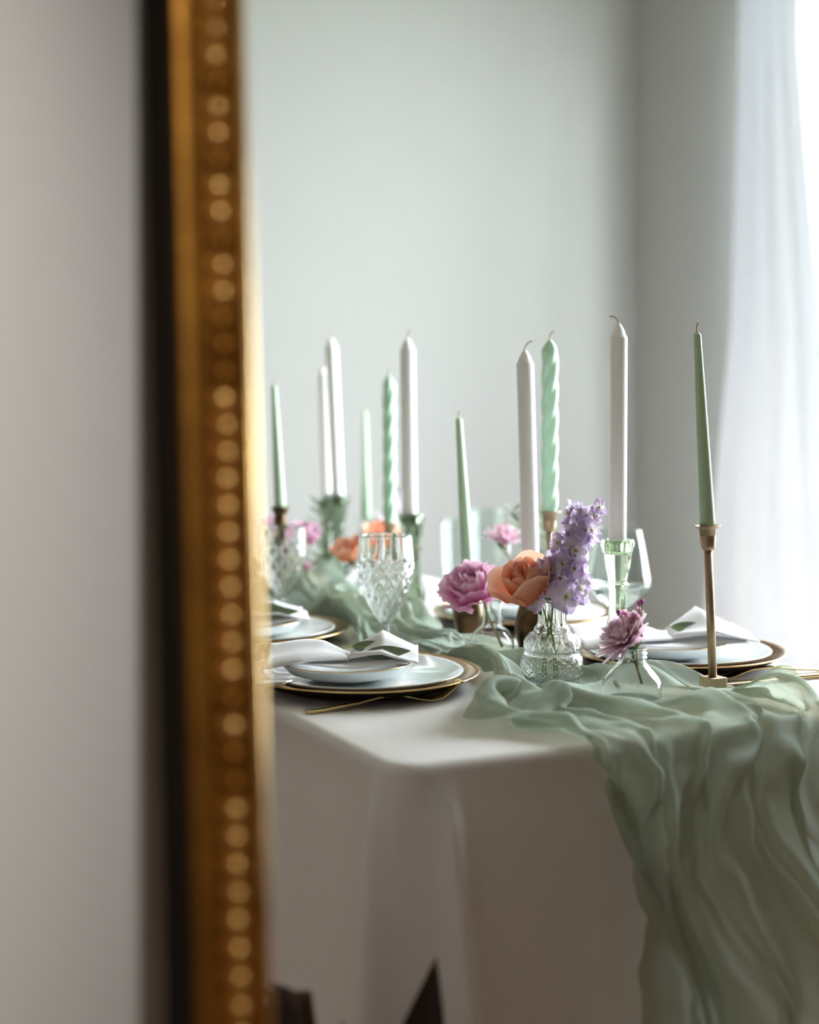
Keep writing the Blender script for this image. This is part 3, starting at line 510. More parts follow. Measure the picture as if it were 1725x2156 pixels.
11,-2,0,-4,1,-5,-4,14,-4,5,-5,1,3,0,-4,-8,-2,9,-2,-1,-5,-3,3,1,1,-4,-3,-4,-10,-5,0,1,1,1,12,1,-2,10,1,-10,17,0,0,-18,-7,12,16,-12,-1,4,8,17,3,-3,-4,0,-4,-2,2,1,-9,-9,-2,8,-8,10,4,16,0,-5,-3,-13,
10,-2,-1,-3,1,-1,-1,2,2,-1,7,-7,-1,9,2,1,-2,-10,0,-20,1,2,3,-2,2,2,0,-5,9,-5,-2,-7,-1,11,-14,2,6,-1,1,13,-4,1,-13,1,25,-4,-3,10,4,7,5,-9,7,-6,-5,2,1,0,-10,-6,0,1,2,3,18,4,-7,1,-4,-2,-5,-1,
8,-1,0,-3,-2,5,1,-4,0,3,-3,5,-2,-5,-7,-1,-4,-8,5,4,3,-4,0,2,-2,-8,-1,-1,-3,5,-2,-1,0,2,8,1,-6,10,7,-12,4,-3,15,10,-14,16,6,4,4,-6,2,2,-17,-5,2,2,3,4,-1,2,6,3,1,-2,-3,0,0,-14,-8,-4,-4,5,
11,-5,0,9,-3,-8,3,1,-1,-2,-8,-7,3,1,-1,-4,-1,0,-8,8,-6,3,2,-6,3,5,-1,1,-1,-2,5,-4,7,8,-2,-5,13,2,-8,6,4,4,1,3,0,-4,4,4,-2,3,-20,-7,5,9,2,-2,-2,-10,15,5,-2,-2,-4,2,-7,1,-13,0,-4,2,-1,21,
1,6,-3,-18,-1,9,19,-17,1,-6,6,0,-5,-12,6,1,0,0,8,-11,-2,1,0,4,-2,6,-2,7,5,0,0,7,-10,0,4,13,1,2,1,2,-5,2,1,-1,-2,1,1,2,1,-15,2,11,6,-4,-7,-16,-2,18,-14,-5,-2,2,3,-5,8,-5,0,-4,1,0,14,-15,
19,-9,-19,10,-6,-10,1,23,-7,-13,-4,4,1,1,-8,6,-1,1,-4,-2,11,4,-3,4,-7,-1,0,3,-5,5,5,6,6,-3,6,2,1,-1,6,0,1,-3,0,-9,3,-2,0,3,-10,3,13,2,-3,-8,-1,14,0,-12,-3,-7,1,-2,2,2,-13,1,1,1,1,5,12,2,
4,-3,5,6,6,-7,-23,-7,1,20,-4,-4,-11,11,-2,-9,2,7,-3,4,3,-2,4,0,-5,0,7,2,10,5,-14,12,-2,6,3,0,-16,-4,5,3,3,3,-3,-3,6,-3,-5,1,11,3,-10,0,2,7,2,-14,-13,5,8,1,-2,-3,-3,0,5,-23,9,3,7,-4,-10,6,
-7,9,2,-17,5,2,2,-2,-8,-7,5,-3,3,0,7,0,3,-7,13,5,-12,2,-1,1,9,3,3,2,-7,2,12,0,-1,-2,-19,-7,16,3,-4,6,1,1,6,-2,1,0,-5,-6,3,-14,13,0,-3,0,-11,11,0,1,-3,-1,1,5,-3,-3,3,-4,-2,4,3,4,-6,-12,
-9,-3,5,7,-13,4,2,-8,1,4,-1,-2,1,-1,1,7,0,3,-6,0,11,7,-4,1,5,2,4,-11,2,1,7,1,15,-21,17,-8,-3,-4,2,-2,1,-2,-6,20,-6,-2,-1,-13,-14,23,-22,-1,3,2,6,-9,16,-20,7,7,-1,-1,2,-2,-8,22,-19,-10,-4,8,0,6,
-18,-9,12,2,7,-4,7,6,-6,-14,-5,1,3,3,6,1,9,-3,4,12,-2,1,2,-1,2,1,-7,1,6,1,4,-6,1,18,-20,6,-1,-5,-4,-2,-12,-2,-6,0,16,4,0,3,-9,-5,-3,-8,-1,-2,10,10,-9,19,1,-9,-1,0,-8,8,8,-13,18,-10,-2,-2,10,7,
-29,13,-2,16,-6,3,7,1,8,-3,-6,-4,-3,2,-2,12,-17,18,7,0,8,-3,-3,0,0,-6,4,2,2,-5,0,7,-1,-16,22,-9,-4,-6,-8,-6,9,6,4,-19,-13,18,13,-3,6,-14,4,3,-6,2,-10,7,9,-10,4,0,-4,-4,8,-5,3,16,-14,7,9,-2,-2,-6,
-15,1,2,-15,21,7,-1,6,5,-1,4,-6,-4,-3,5,-4,0,-1,4,3,-3,2,8,-5,-2,-3,-5,10,-12,5,2,-13,6,12,-13,19,-21,8,-3,-3,-1,-8,5,7,-5,-6,4,16,4,7,-3,-22,-1,5,-5,3,2,4,-4,15,0,5,-2,-4,-11,3,10,1,-21,-15,-6,4,
-6,-3,-19,17,0,-7,1,-2,9,23,-10,17,-8,-7,-1,-4,4,5,2,1,3,3,-5,-2,-2,1,-12,2,7,0,-21,12,-5,3,10,-15,12,-20,-5,-2,0,10,-3,10,9,-12,-9,-1,9,5,6,17,1,-17,-4,3,-5,-1,0,3,12,-7,3,2,2,-25,-3,-2,4,5,-6,-5,
-12,-5,12,-2,-9,17,-8,3,-4,1,9,5,-3,4,-5,-5,6,2,0,-5,3,1,5,-17,1,-13,12,-11,-4,3,22,-6,-1,-1,-3,10,-1,-4,-4,0,-3,-2,7,-7,10,5,-4,-20,-10,10,10,0,8,-11,25,-18,13,10,2,-17,-15,0,-1,-2,1,12,9,13,-2,-2,-2,0,
-18,0,-1,-2,12,-8,19,-3,7,-8,13,-4,-4,1,-2,-15,16,-3,-4,7,0,-4,-5,0,-4,12,0,4,-2,-8,-7,-9,10,-6,-2,3,8,19,-7,-7,0,-3,-2,11,-11,4,7,2,3,-20,8,3,-4,8,0,0,4,2,4,6,2,-9,-16,-4,0,4,-6,-1,20,7,2,-6,
-5,-8,2,-3,-1,3,5,10,1,8,-1,-1,-2,-18,-5,24,-7,-9,7,-2,0,2,1,20,-20,-14,6,1,-3,-1,1,5,-8,15,-1,-2,1,-11,22,-5,-5,-2,1,-9,4,2,3,16,-12,1,-12,6,0,11,-19,15,-13,4,2,8,6,4,1,1,-5,-11,-1,-10,-11,10,12,9,
11,-8,-2,-1,-9,7,-2,2,7,5,-3,-1,13,-9,-10,-8,1,3,-8,6,3,4,4,-2,21,-6,-24,0,3,0,0,14,5,-28,-5,-5,3,5,-2,16,7,-8,-9,2,10,-9,3,-8,17,8,-9,2,1,4,2,-22,4,-7,-1,-2,-1,15,2,-12,-2,10,0,1,-4,-6,0,4,
10,1,-8,1,2,0,-8,2,2,-9,10,-1,1,16,0,-8,-16,0,2,-6,0,4,4,-2,-4,7,6,-28,13,-3,0,1,-4,28,-11,-5,-4,10,3,3,-11,-2,4,1,-2,-14,3,14,-7,4,3,3,5,3,3,7,-26,-9,0,2,8,-4,8,8,-10,-11,-2,-1,-2,-2,-1,-1,
8,-1,-1,-4,0,2,-4,-7,-10,6,2,-4,2,3,0,8,-4,-5,-2,0,-4,-2,1,8,3,4,-5,27,-26,-6,-3,-11,11,-6,31,-7,3,-4,-5,0,5,-1,-2,1,-10,23,-29,-1,8,0,13,-7,2,-11,4,7,19,-3,-25,-4,-6,5,4,5,12,-3,6,-4,-1,0,-6,-5,
8,2,5,-1,-14,-14,-4,-4,0,4,0,8,-4,-2,10,1,9,-14,0,-5,4,2,-13,4,-1,4,-1,4,14,-6,-10,-1,-4,13,-7,21,-9,3,4,-15,6,11,-5,-1,2,-15,7,1,0,4,1,-5,-14,15,-15,1,-1,7,22,-2,-7,-18,3,4,0,13,-10,14,1,-4,0,-3,
7,11,0,-16,-7,10,-7,-5,-7,-16,2,6,13,2,0,-2,8,-5,-10,3,-1,4,-3,-9,3,3,16,0,9,5,4,-8,-3,-3,-5,-7,16,-6,-1,11,-17,-7,-2,-4,3,11,16,-13,-3,-13,-3,1,-1,-9,24,-17,2,-1,-3,9,17,9,-21,-3,3,2,11,3,9,-1,-1,0,
10,-8,-5,2,12,-26,2,3,8,6,-12,-4,-4,7,0,1,-10,27,-10,-5,-1,1,13,-12,8,3,-8,-3,-2,20,-1,3,-13,-3,-4,6,-4,4,-1,3,12,1,0,-16,-11,-2,-4,3,10,14,-1,3,2,-21,-16,24,-20,-1,-1,-4,0,3,28,-9,-3,1,4,-2,-1,11,9,6,
-2,9,-3,3,-1,6,-12,-14,0,1,-1,6,-2,-1,2,0,8,-20,24,5,-7,-3,0,2,1,4,4,-21,8,2,-3,-1,2,-3,12,-3,2,0,-1,-3,-5,6,4,0,-6,-4,-12,-4,-5,8,13,1,-5,22,-12,-22,22,-17,-2,2,-2,11,-6,24,-11,-2,2,1,8,-3,2,-8,
0,9,4,1,-7,-4,11,-7,-9,-3,4,0,9,-17,-4,-1,8,16,-20,2,-2,-2,-4,19,-7,1,-9,18,2,-15,8,4,-3,-14,0,10,-4,-2,-2,-3,8,-3,-4,17,-1,-8,0,-2,-9,-9,2,10,13,-1,21,-3,-24,8,-6,-3,1,-2,10,1,-2,3,-4,2,2,2,2,0,
-6,1,10,4,-2,-4,-11,5,-3,0,-1,-3,7,18,-5,-3,0,2,-6,-17,2,-4,10,10,-7,-1,9,4,-1,4,-20,-3,8,1,-9,-2,7,0,-8,-2,-3,1,5,3,20,12,6,0,-13,-19,1,-8,4,6,-1,20,2,5,-3,-12,-8,-1,-1,2,1,-6,6,0,1,5,-5,-7,
-4,-7,-3,3,5,2,-4,-9,4,8,-1,-6,-1,-1,17,8,1,-7,-6,-5,8,-9,-3,-9,24,-3,2,-2,-2,-2,0,-2,-5,0,4,-11,0,-5,19,-11,0,-1,4,-11,0,5,4,5,8,-3,0,8,2,-13,3,0,23,-3,4,2,-10,-7,-2,-2,4,1,4,-6,-1,2,-3,-5,
-26,1,0,-1,6,1,10,-1,12,-15,1,2,-1,10,0,4,-2,-1,-2,7,-7,6,-4,-9,-2,6,2,2,-11,8,10,-7,-8,0,-7,6,-6,16,-14,8,-8,0,-1,2,0,-1,-4,-2,9,14,-4,-9,2,20,-10,3,0,2,-1,6,1,1,-3,-11,16,-8,2,6,-11,1,-1,-3,
-18,-8,4,5,0,2,-2,34,-25,12,-2,2,2,-2,2,-11,-5,14,6,-14,-4,2,-4,15,-7,-14,-3,-4,10,5,9,3,0,-4,5,-2,5,-29,-4,3,6,-1,2,7,-3,-2,6,6,-8,8,-13,7,-2,-3,19,5,-2,2,-3,-4,5,3,-1,8,-20,6,2,6,2,-14,-9,12,
-20,9,-7,-1,1,12,22,-16,18,-9,3,2,-9,5,-6,-1,0,-8,25,-1,-12,-2,6,-12,1,-9,-2,-2,-3,-5,17,8,1,-1,-8,3,-22,5,16,7,5,1,3,6,3,-12,-10,-5,12,1,4,1,2,-18,0,3,1,1,2,2,5,5,1,-2,-6,8,-16,-18,5,4,1,11,
-1,11,-11,1,7,5,-2,-3,-3,7,0,-11,6,1,-7,11,-1,-17,-8,31,-4,-17,-10,11,3,1,-11,-3,-4,4,-7,8,14,8,-3,-10,6,-4,-2,2,5,8,-2,1,4,4,2,-5,-6,2,9,-10,-2,-8,4,0,-4,6,5,-4,11,-2,0,-4,4,-18,-16,6,6,-3,4,-1,
6,0,2,3,0,4,-13,5,3,-2,-1,-9,-1,-5,12,0,1,5,-12,-5,4,13,-4,-17,1,16,9,-11,-3,-2,-18,-1,3,5,11,-7,0,19,4,-3,-1,-1,0,0,3,-2,12,2,-5,-2,-6,-8,4,4,-6,-3,10,-5,-8,13,-3,-2,-2,0,7,1,-10,-10,-7,5,8,-9,
7,0,3,1,-1,-11,0,11,-12,-1,-1,5,-1,-1,1,1,0,5,-6,-13,-5,13,0,9,-16,10,-8,18,-6,-3,18,-7,-15,-1,1,15,9,-5,-9,2,2,-1,5,1,1,9,-15,2,0,-5,-3,19,-21,23,-5,-13,-4,3,1,-2,-2,1,-6,-2,-5,4,1,14,-11,0,1,7,
4,-1,7,-1,-4,8,1,-22,6,-1,0,7,-7,-2,-2,0,0,4,16,-12,11,-31,7,-3,7,-1,10,-3,8,0,6,6,-1,-13,1,-15,4,15,6,4,1,3,-1,-7,-4,-5,16,-6,1,2,4,-21,17,-9,-11,14,2,-4,4,-15,2,-1,-4,-7,14,-16,20,-22,-2,-5,4,14,
8,-2,7,0,-1,-13,4,2,-6,-2,0,-1,4,-2,-15,-6,-3,1,7,33,-4,1,-8,2,-3,-4,11,5,0,-3,-3,1,1,1,-7,11,6,1,2,-1,0,0,-9,-1,-6,-5,-2,7,4,-2,-9,18,-10,-8,14,-8,-5,0,-5,19,-5,-8,-5,2,-3,2,-12,23,1,0,-1,-1,
12,-4,-1,-2,-4,0,1,0,-2,-1,-1,0,-3,-1,10,2,-2,1,1,-3,8,1,-1,0,1,-1,2,-5,4,2,-2,2,-8,7,8,4,-2,-1,-2,-2,1,-1,6,-1,-16,2,-8,5,-2,1,4,-1,-5,10,-8,-8,-1,4,14,-14,5,2,0,1,-11,8,1,1,13,2,-10,-1,
11,-3,-4,-1,1,-2,0,-1,-1,3,1,0,1,-2,0,2,5,-2,0,-6,7,2,0,3,2,-1,-8,6,1,-2,-7,2,4,10,0,-3,-2,-1,-7,6,-1,-2,-11,-3,14,4,-4,-6,2,1,-3,-3,0,0,1,1,1,4,-14,16,-2,-4,-2,-4,-6,4,10,-2,-4,5,2,-4,
5,-5,0,0,1,1,-1,0,0,3,0,0,-2,2,1,0,-2,-4,0,-2,2,3,15,-4,-5,-6,5,0,-1,-2,3,-2,13,-7,1,0,-5,-3,1,-2,-3,-1,4,-5,0,2,5,-2,-2,-3,-4,1,5,-4,0,4,-2,-2,11,0,-15,-3,13,-11,11,-5,9,1,-6,-5,8,-2,
2,1,-1,0,-3,1,-8,5,9,2,-1,1,2,-2,0,-1,2,4,-1,-3,-13,18,1,-10,4,5,1,-8,-1,-5,-7,-5,10,6,-3,0,-7,-1,4,-1,0,-7,3,2,-1,2,-1,2,2,-10,12,-9,5,2,2,1,1,-9,2,-4,9,-4,-9,0,12,3,3,0,8,-9,-14,-2,
9,-5,-5,-2,6,4,-1,2,5,-2,1,0,-1,1,0,-4,0,-2,1,0,0,-4,2,7,-6,-1,-1,3,-2,8,3,-12,-15,-2,1,0,9,-1,1,-2,-1,5,-1,5,-5,-1,2,-3,-7,14,-10,8,-1,-5,-1,0,-1,9,-5,-1,-1,6,-4,0,5,0,1,-3,2,6,-2,-3,
11,-12,7,2,-2,4,2,1,0,-1,-1,-1,0,-2,-1,1,-1,3,-1,1,1,-9,-2,3,5,-2,-3,1,1,-3,1,9,-6,-8,1,2,-3,-2,0,-1,0,-1,2,-1,3,-3,2,2,-1,-10,8,-3,1,5,0,-5,0,-7,4,-6,3,4,0,13,-11,16,-8,0,0,4,1,-5,
1,11,-3,-3,4,-1,4,-4,-4,-1,1,-2,1,0,-1,1,-4,1,0,0,4,0,-2,0,-2,3,0,1,-1,-1,1,0,2,-8,1,0,2,0,0,0,0,-4,-1,-3,-6,-3,-5,6,6,9,0,0,-1,1,0,0,-1,6,-7,-1,-5,7,8,-10,8,-2,6,0,-7,3,6,-2,
-5,7,3,-7,-3,4,2,5,-2,1,0,3,-4,2,0,-2,0,-4,0,-1,-1,6,-5,0,1,-1,1,-1,1,-3,0,2,1,10,-7,-2,-1,-1,0,-1,-1,5,1,-2,1,0,-1,-1,0,-2,0,2,1,0,-1,4,-1,-5,2,-3,0,1,-4,19,-5,1,-5,0,3,-2,2,5,
14,-8,-8,7,-3,-4,1,5,-1,4,1,-2,-2,-5,-7,-4,-2,4,-2,1,2,4,3,2,-3,0,-4,-5,-4,-1,-1,1,7,-1,3,1,0,1,-2,-1,-1,1,-1,8,1,1,4,-3,-4,-2,-10,-5,-2,0,3,0,4,3,5,5,1,-5,3,-13,0,-2,7,0,-3,2,6,2,
22,1,-4,-5,2,-7,3,1,-2,-1,-4,5,5,0,5,5,-2,-7,-3,0,-8,2,-1,-1,-5,2,3,0,1,-1,2,1,4,-9,3,-3,1,1,-11,-1,1,0,1,-1,5,1,1,2,3,-7,0,4,2,2,0,-6,-1,1,-9,-2,-3,-4,5,6,3,6,-4,2,12,-14,-6,5,
5,2,9,1,-9,-2,-10,-3,13,2,-1,1,-7,3,-8,1,0,9,-6,-9,13,0,1,-2,-1,-3,1,-2,-2,3,-2,-2,5,6,-7,4,1,-7,-2,2,1,-1,0,3,-3,-3,-4,-6,5,4,8,0,0,0,2,10,0,2,4,-3,-7,-7,-1,3,-3,-2,0,5,0,-1,-4,-1,
17,-7,0,-9,-1,-1,9,4,-5,0,1,-2,-9,0,-4,-2,8,-5,7,7,0,-2,-6,0,2,4,-15,8,4,2,-2,0,-4,2,6,-1,-4,-12,7,-1,-2,-2,0,-3,2,11,5,1,-1,0,-9,-1,0,-1,-1,0,4,1,-2,5,1,-1,-3,0,4,-2,-3,-1,2,9,-10,-8,
1,11,-4,2,0,1,-4,0,0,-1,5,-13,14,-22,6,-6,1,-1,7,5,1,0,0,-4,2,-1,0,-1,-2,-4,2,5,-4,10,-1,0,-4,-1,-4,3,1,-2,2,-1,4,-1,0,3,0,-1,-7,0,0,2,1,-1,-3,-1,10,-1,1,-2,-3,-1,0,1,0,-1,-1,8,3,-7,
1,-2,5,8,-3,0,0,-3,0,-1,-4,14,-17,4,-8,2,-4,8,-2,0,-4,0,4,2,5,-12,5,1,2,7,-4,-2,1,-1,-3,2,0,0,-4,1,-3,6,-1,1,1,1,-8,1,-1,3,5,-5,-2,0,1,4,-3,0,-5,7,7,1,-7,-1,0,0,1,-2,-1,3,4,0,
7,3,1,-1,6,-4,-2,-3,-1,-1,1,-3,8,-2,-2,1,0,-6,2,-4,3,-3,3,-4,0,-5,5,2,-3,-1,-1,4,6,-7,-9,-1,5,11,-8,-1,2,2,-1,1,-1,0,-1,2,-4,3,4,-3,-1,-2,0,0,1,2,-1,-2,4,6,5,-12,0,1,0,-1,-1,0,5,0,
0,-1,-1,4,-1,17,-4,-7,-2,0,-2,1,3,0,-1,0,1,2,-14,4,2,1,-1,-1,-2,-2,7,-5,-1,0,6,-3,-9,8,-3,-1,1,1,2,-4,2,1,-1,1,0,-4,8,1,-3,-4,4,1,-4,-1,0,-2,7,-7,6,-2,0,1,-1,15,-12,-1,2,-2,-1,0,4,2,
9,-8,-4,3,6,0,1,4,-5,0,1,-2,-5,10,-2,-11,0,1,12,-6,-9,-4,-2,7,-3,13,-15,0,3,3,-7,-2,7,0,2,-4,0,3,5,-6,1,2,6,-5,-1,-2,-2,-1,12,-4,-2,4,-3,-2,-4,4,-2,6,-8,1,-4,4,4,-5,10,-4,2,-1,-1,-1,2,2,
-5,14,-1,2,0,-8,9,-3,-7,-1,1,0,7,0,-1,0,2,-4,-7,-3,1,7,1,-1,-4,0,-1,3,3,-10,9,-4,-1,-2,7,2,-11,2,6,-6,0,0,-3,10,-2,5,-3,1,-12,10,-2,2,1,-6,2,-2,1,1,2,1,2,1,0,-4,2,-3,1,-1,0,0,1,3,
-4,1,9,-6,5,3,-3,-4,2,-4,1,0,3,3,3,1,-15,-4,1,5,7,-6,-6,1,2,1,1,-5,3,9,-6,4,0,-2,4,-2,-5,-8,4,9,-3,-3,4,-5,6,-4,5,-3,8,-11,6,-4,4,2,-6,0,-3,3,7,-8,2,-5,5,2,0,-1,-1,2,-1,-1,1,2,
-5,1,4,2,1,1,-6,9,-3,3,-6,1,0,-1,8,-6,-1,8,1,-8,-10,-2,9,-2,3,-7,10,-9,-2,5,-1,5,-5,2,2,0,0,0,3,-1,-1,-7,1,1,2,0,2,1,0,1,-2,4,-3,4,-4,-3,3,-3,1,2,-2,3,0,0,-1,-1,-2,1,0,0,0,2,
1,-5,-5,7,-3,6,5,1,0,-8,5,-2,-2,6,3,-1,-1,-10,4,0,-6,3,1,-7,-5,7,-7,13,0,-6,4,0,-1,0,-2,5,5,-4,1,2,-6,1,-3,1,1,7,-5,2,-5,9,-6,0,2,-6,7,-5,0,2,-2,7,-4,1,1,0,-1,2,-4,1,0,-1,-1,2,
3,-15,4,1,0,-2,5,2,11,-6,5,-8,2,0,-7,13,0,1,-12,3,0,1,-9,10,0,-2,0,-3,-2,-4,7,-4,7,-6,3,-2,8,-2,-1,2,0,-3,-2,0,0,2,1,-2,5,-2,4,-5,3,-1,0,2,-4,-3,2,1,-4,4,-7,5,-3,7,-2,-1,0,0,0,1,
-10,5,-1,-2,9,-1,2,0,-9,12,-3,6,-11,2,10,-8,5,-5,-2,0,2,-2,-1,0,0,0,1,-2,1,-2,0,2,1,0,0,-1,3,3,-2,-1,3,-1,-3,-1,1,-1,6,-2,1,-2,5,-6,-1,4,-3,1,-3,2,-3,2,3,-1,2,1,-1,-1,0,-2,0,-1,-1,1,
-7,3,0,3,-2,-3,-1,-1,8,1,-4,5,1,-7,6,8,-8,-4,2,2,0,-6,9,-9,6,-3,3,-5,-1,0,-1,3,3,0,-6,4,0,5,-1,0,1,-1,-2,1,-1,-2,2,4,-6,4,-3,8,-7,2,-3,1,-1,0,-2,1,8,-5,2,-1,1,-1,0,-2,-1,0,-1,1,
-6,4,-2,0,3,0,0,4,2,2,-6,1,4,-4,0,2,3,-2,-2,-2,6,-4,-2,-1,0,0,0,0,-1,-2,0,2,1,4,-3,-4,3,6,1,-4,2,0,-3,1,-5,2,1,1,1,-1,-1,3,-3,1,1,0,-2,0,-2,-1,3,-3,5,-3,3,-3,5,-4,-1,0,2,-2,
-3,1,0,-1,-4,13,-4,2,0,-11,11,-9,6,4,-3,1,1,1,-3,4,0,-1,-5,-1,1,-2,0,1,0,0,2,0,-1,1,4,-1,-2,-1,3,-4,0,3,0,0,-3,0,1,1,3,-3,0,1,-2,0,-1,-1,3,-1,-1,0,2,0,0,-1,1,-1,2,2,-6,1,-1,3,
0,-1,0,-2,4,-1,-7,-5,2,8,1,-2,2,3,-5,6,1,-2,0,3,-1,1,-3,-1,0,2,0,-1,-6,5,0,0,0,5,3,-3,-2,1,-1,2,-3,2,-2,-1,-2,2,-3,-6,2,4,2,1,-1,1,1,1,-3,0,-1,1,0,1,1,0,0,0,-3,3,-1,-2,0,0,
0,0,0,1,1,-2,9,-2,0,0,-7,-5,0,2,2,2,0,0,0,-1,4,0,-6,2,0,-2,1,0,-1,3,0,0,0,0,0,7,-3,1,-1,-3,-2,1,2,-1,1,0,-7,7,-1,-3,1,-1,3,-1,-1,-1,2,0,-1,1,1,1,0,0,0,1,-5,3,1,-1,-2,0,
1,1,0,0,-2,2,-10,-2,1,-1,1,7,1,-3,3,1,2,-1,-2,1,5,0,-2,-2,1,2,-1,1,-6,4,-1,1,0,0,2,-1,0,1,-1,-6,-2,0,4,2,5,-3,0,1,-4,4,-4,0,2,0,1,0,-2,0,0,1,0,1,0,-1,0,0,1,0,0,-1,-1,0,
1,1,1,0,0,-2,-2,3,0,3,4,-7,-2,3,-3,1,-2,1,0,6,-9,7,1,-3,-6,0,0,-1,8,0,-1,-1,0,0,2,-5,6,0,-1,-1,0,0,1,-3,-2,-2,8,0,-2,-5,5,-6,8,-5,-2,1,3,0,2,-2,-1,7,-2,1,-1,-1,0,0,-1,2,-3,1,
2,1,0,0,-1,-12,10,4,1,-2,-8,12,-9,-3,4,0,0,-1,1,2,5,0,0,-2,0,1,1,5,-7,-6,3,0,0,-1,0,7,-3,-1,-1,1,-1,1,2,2,1,-6,1,0,4,-6,0,2,1,-6,1,-1,3,1,1,2,0,2,-13,0,1,4,6,-3,2,0,0,-1,
3,-1,0,-3,0,8,0,-7,0,-2,7,-5,11,-6,-6,1,-3,0,4,-2,3,3,0,0,2,2,-1,2,-2,-4,0,0,-1,-1,0,0,-2,2,0,0,1,1,0,2,-8,5,0,-2,2,0,-2,-1,3,-3,-2,1,3,1,3,-3,0,-5,12,-5,-3,3,1,-4,5,-6,6,-6,
8,4,1,-4,-1,-6,4,3,-1,0,2,-4,-7,11,2,-23,6,0,6,1,-2,3,0,3,2,2,-2,0,2,-4,-1,0,-1,-1,-1,-4,4,-6,6,6,-5,-1,3,-9,9,-2,-1,-1,1,7,-15,5,-6,13,-2,-2,1,-3,3,3,1,2,-3,3,-4,0,-6,6,0,1,0,0,
11,-1,-1,2,-6,-2,-1,4,-5,6,-1,2,-9,-7,6,3,-9,2,12,-2,-6,-4,16,-3,0,-1,0,2,-1,-1,1,0,-5,-1,-1,2,-5,3,-8,9,7,-2,-1,-1,0,0,-3,-2,-2,3,4,0,-4,1,5,-3,2,5,-1,-3,-3,0,1,-3,9,-3,8,-9,-1,5,-7,9,
13,0,-9,-1,-1,2,-7,0,8,1,-10,-1,5,-2,0,-3,0,4,-5,0,5,3,0,11,-6,0,1,0,-3,3,-2,-5,2,-5,0,0,3,-1,3,-1,6,0,-7,6,-5,5,-1,-8,2,-3,13,-13,4,-2,6,0,0,3,4,-1,-11,-2,-1,12,-1,4,-3,3,-8,-4,11,1,
9,0,7,-3,-3,4,5,-7,-5,-2,4,3,-2,-11,-7,-4,5,9,-2,-1,-1,-1,0,5,6,2,5,-7,-3,4,-1,0,1,-3,-6,2,3,1,-5,1,1,5,2,-8,8,0,-1,2,-14,6,2,6,-9,3,-1,5,3,-3,-1,0,5,-10,6,0,-11,-8,0,4,7,10,1,0,
10,-10,-1,-5,0,2,0,6,1,-2,3,-6,-6,6,-16,10,15,6,1,0,-5,1,2,0,-2,0,-1,-8,4,5,-4,-5,-2,9,-5,2,1,-6,7,1,3,-9,5,4,-4,-12,1,6,5,-2,-8,6,5,-5,7,5,-4,-1,-3,-1,-4,9,-2,-8,4,5,1,1,7,-5,0,-12,
6,-1,-7,8,4,-2,-5,-5,3,4,-14,5,-3,-6,4,9,-1,-3,1,0,11,5,-6,2,3,0,-9,-4,16,-3,-2,-4,2,-6,12,-3,-7,5,0,3,-10,7,-9,4,-4,1,3,-4,11,-10,1,-1,3,10,-4,1,-1,-3,0,2,10,-2,-14,0,5,3,-7,6,-3,5,-18,-2,
-2,2,5,-1,-9,0,7,6,-3,-17,8,-6,5,-2,19,2,3,0,-1,-6,2,-13,7,1,4,-11,-7,13,1,-3,0,7,-12,9,1,-6,4,-2,6,-4,0,-1,5,-1,1,-1,-11,7,0,3,-8,2,10,2,0,-2,-2,-5,-7,2,-9,3,8,3,4,-2,5,-8,4,-3,1,-5,
4,-8,-4,0,10,-7,0,-2,1,1,-11,5,3,22,-5,-6,-2,-1,-3,10,-10,14,-1,1,-18,-2,11,6,-5,-7,2,0,10,-1,-10,5,5,8,-10,0,7,0,-8,1,5,2,-4,-5,-4,1,13,5,-1,-1,-2,-4,-2,-6,11,-10,6,-4,4,-2,1,-6,-2,8,-3,0,3,0,
-2,7,-9,-6,3,-2,2,2,-6,5,-2,5,14,-4,-7,4,0,3,1,0,5,-3,-11,3,10,-6,0,-5,-3,10,2,-1,1,-5,2,1,3,-6,7,2,-3,-3,0,2,-8,6,7,-9,-1,9,2,-2,0,-4,2,-2,-13,13,-7,-3,-3,3,-4,9,1,-3,5,-1,-1,-6,8,4,
-13,5,6,-4,-4,13,-6,-15,-2,12,23,3,-4,-4,4,-5,1,3,-4,1,-11,-1,12,-20,9,17,-7,3,2,-1,-9,4,-7,2,13,-2,-4,5,-3,-3,2,-10,10,-10,5,-5,2,8,6,1,1,0,-5,-10,-2,-3,15,-8,1,5,0,-3,7,-14,0,2,3,-2,-2,4,-11,0,
-8,-6,5,8,0,-2,-11,7,14,2,-1,-11,-7,1,5,5,1,-6,14,-11,13,-1,-20,16,-4,-1,10,-13,7,1,-2,-1,12,0,-3,7,-6,-4,3,2,-16,13,-7,1,-1,3,4,5,3,0,0,-4,-13,3,-2,3,0,-2,-4,3,1,10,-8,-5,-2,10,-2,-8,2,1,4,-4,
-6,-2,-4,3,4,2,3,15,-5,-3,-3,7,5,4,-2,0,-5,3,-7,1,-16,-5,22,-12,-4,3,5,4,-5,-2,9,5,3,4,-1,-8,3,-3,-1,-12,7,-6,-1,6,4,5,0,4,-2,-6,-3,0,10,-3,-2,1,-2,6,-1,-4,3,-19,5,5,0,-7,-3,6,-3,-5,10,8,
-4,-2,5,5,-9,-2,17,-2,-1,-7,1,0,-1,2,-12,-1,5,6,-8,1,9,10,-5,7,-5,-1,-1,7,-11,7,1,1,-1,2,0,1,-6,4,-2,4,1,4,1,-5,0,1,0,-1,-1,-2,-9,-2,3,7,-1,-11,-4,2,-3,8,-5,1,-3,12,-2,0,2,-7,-1,6,-9,4,
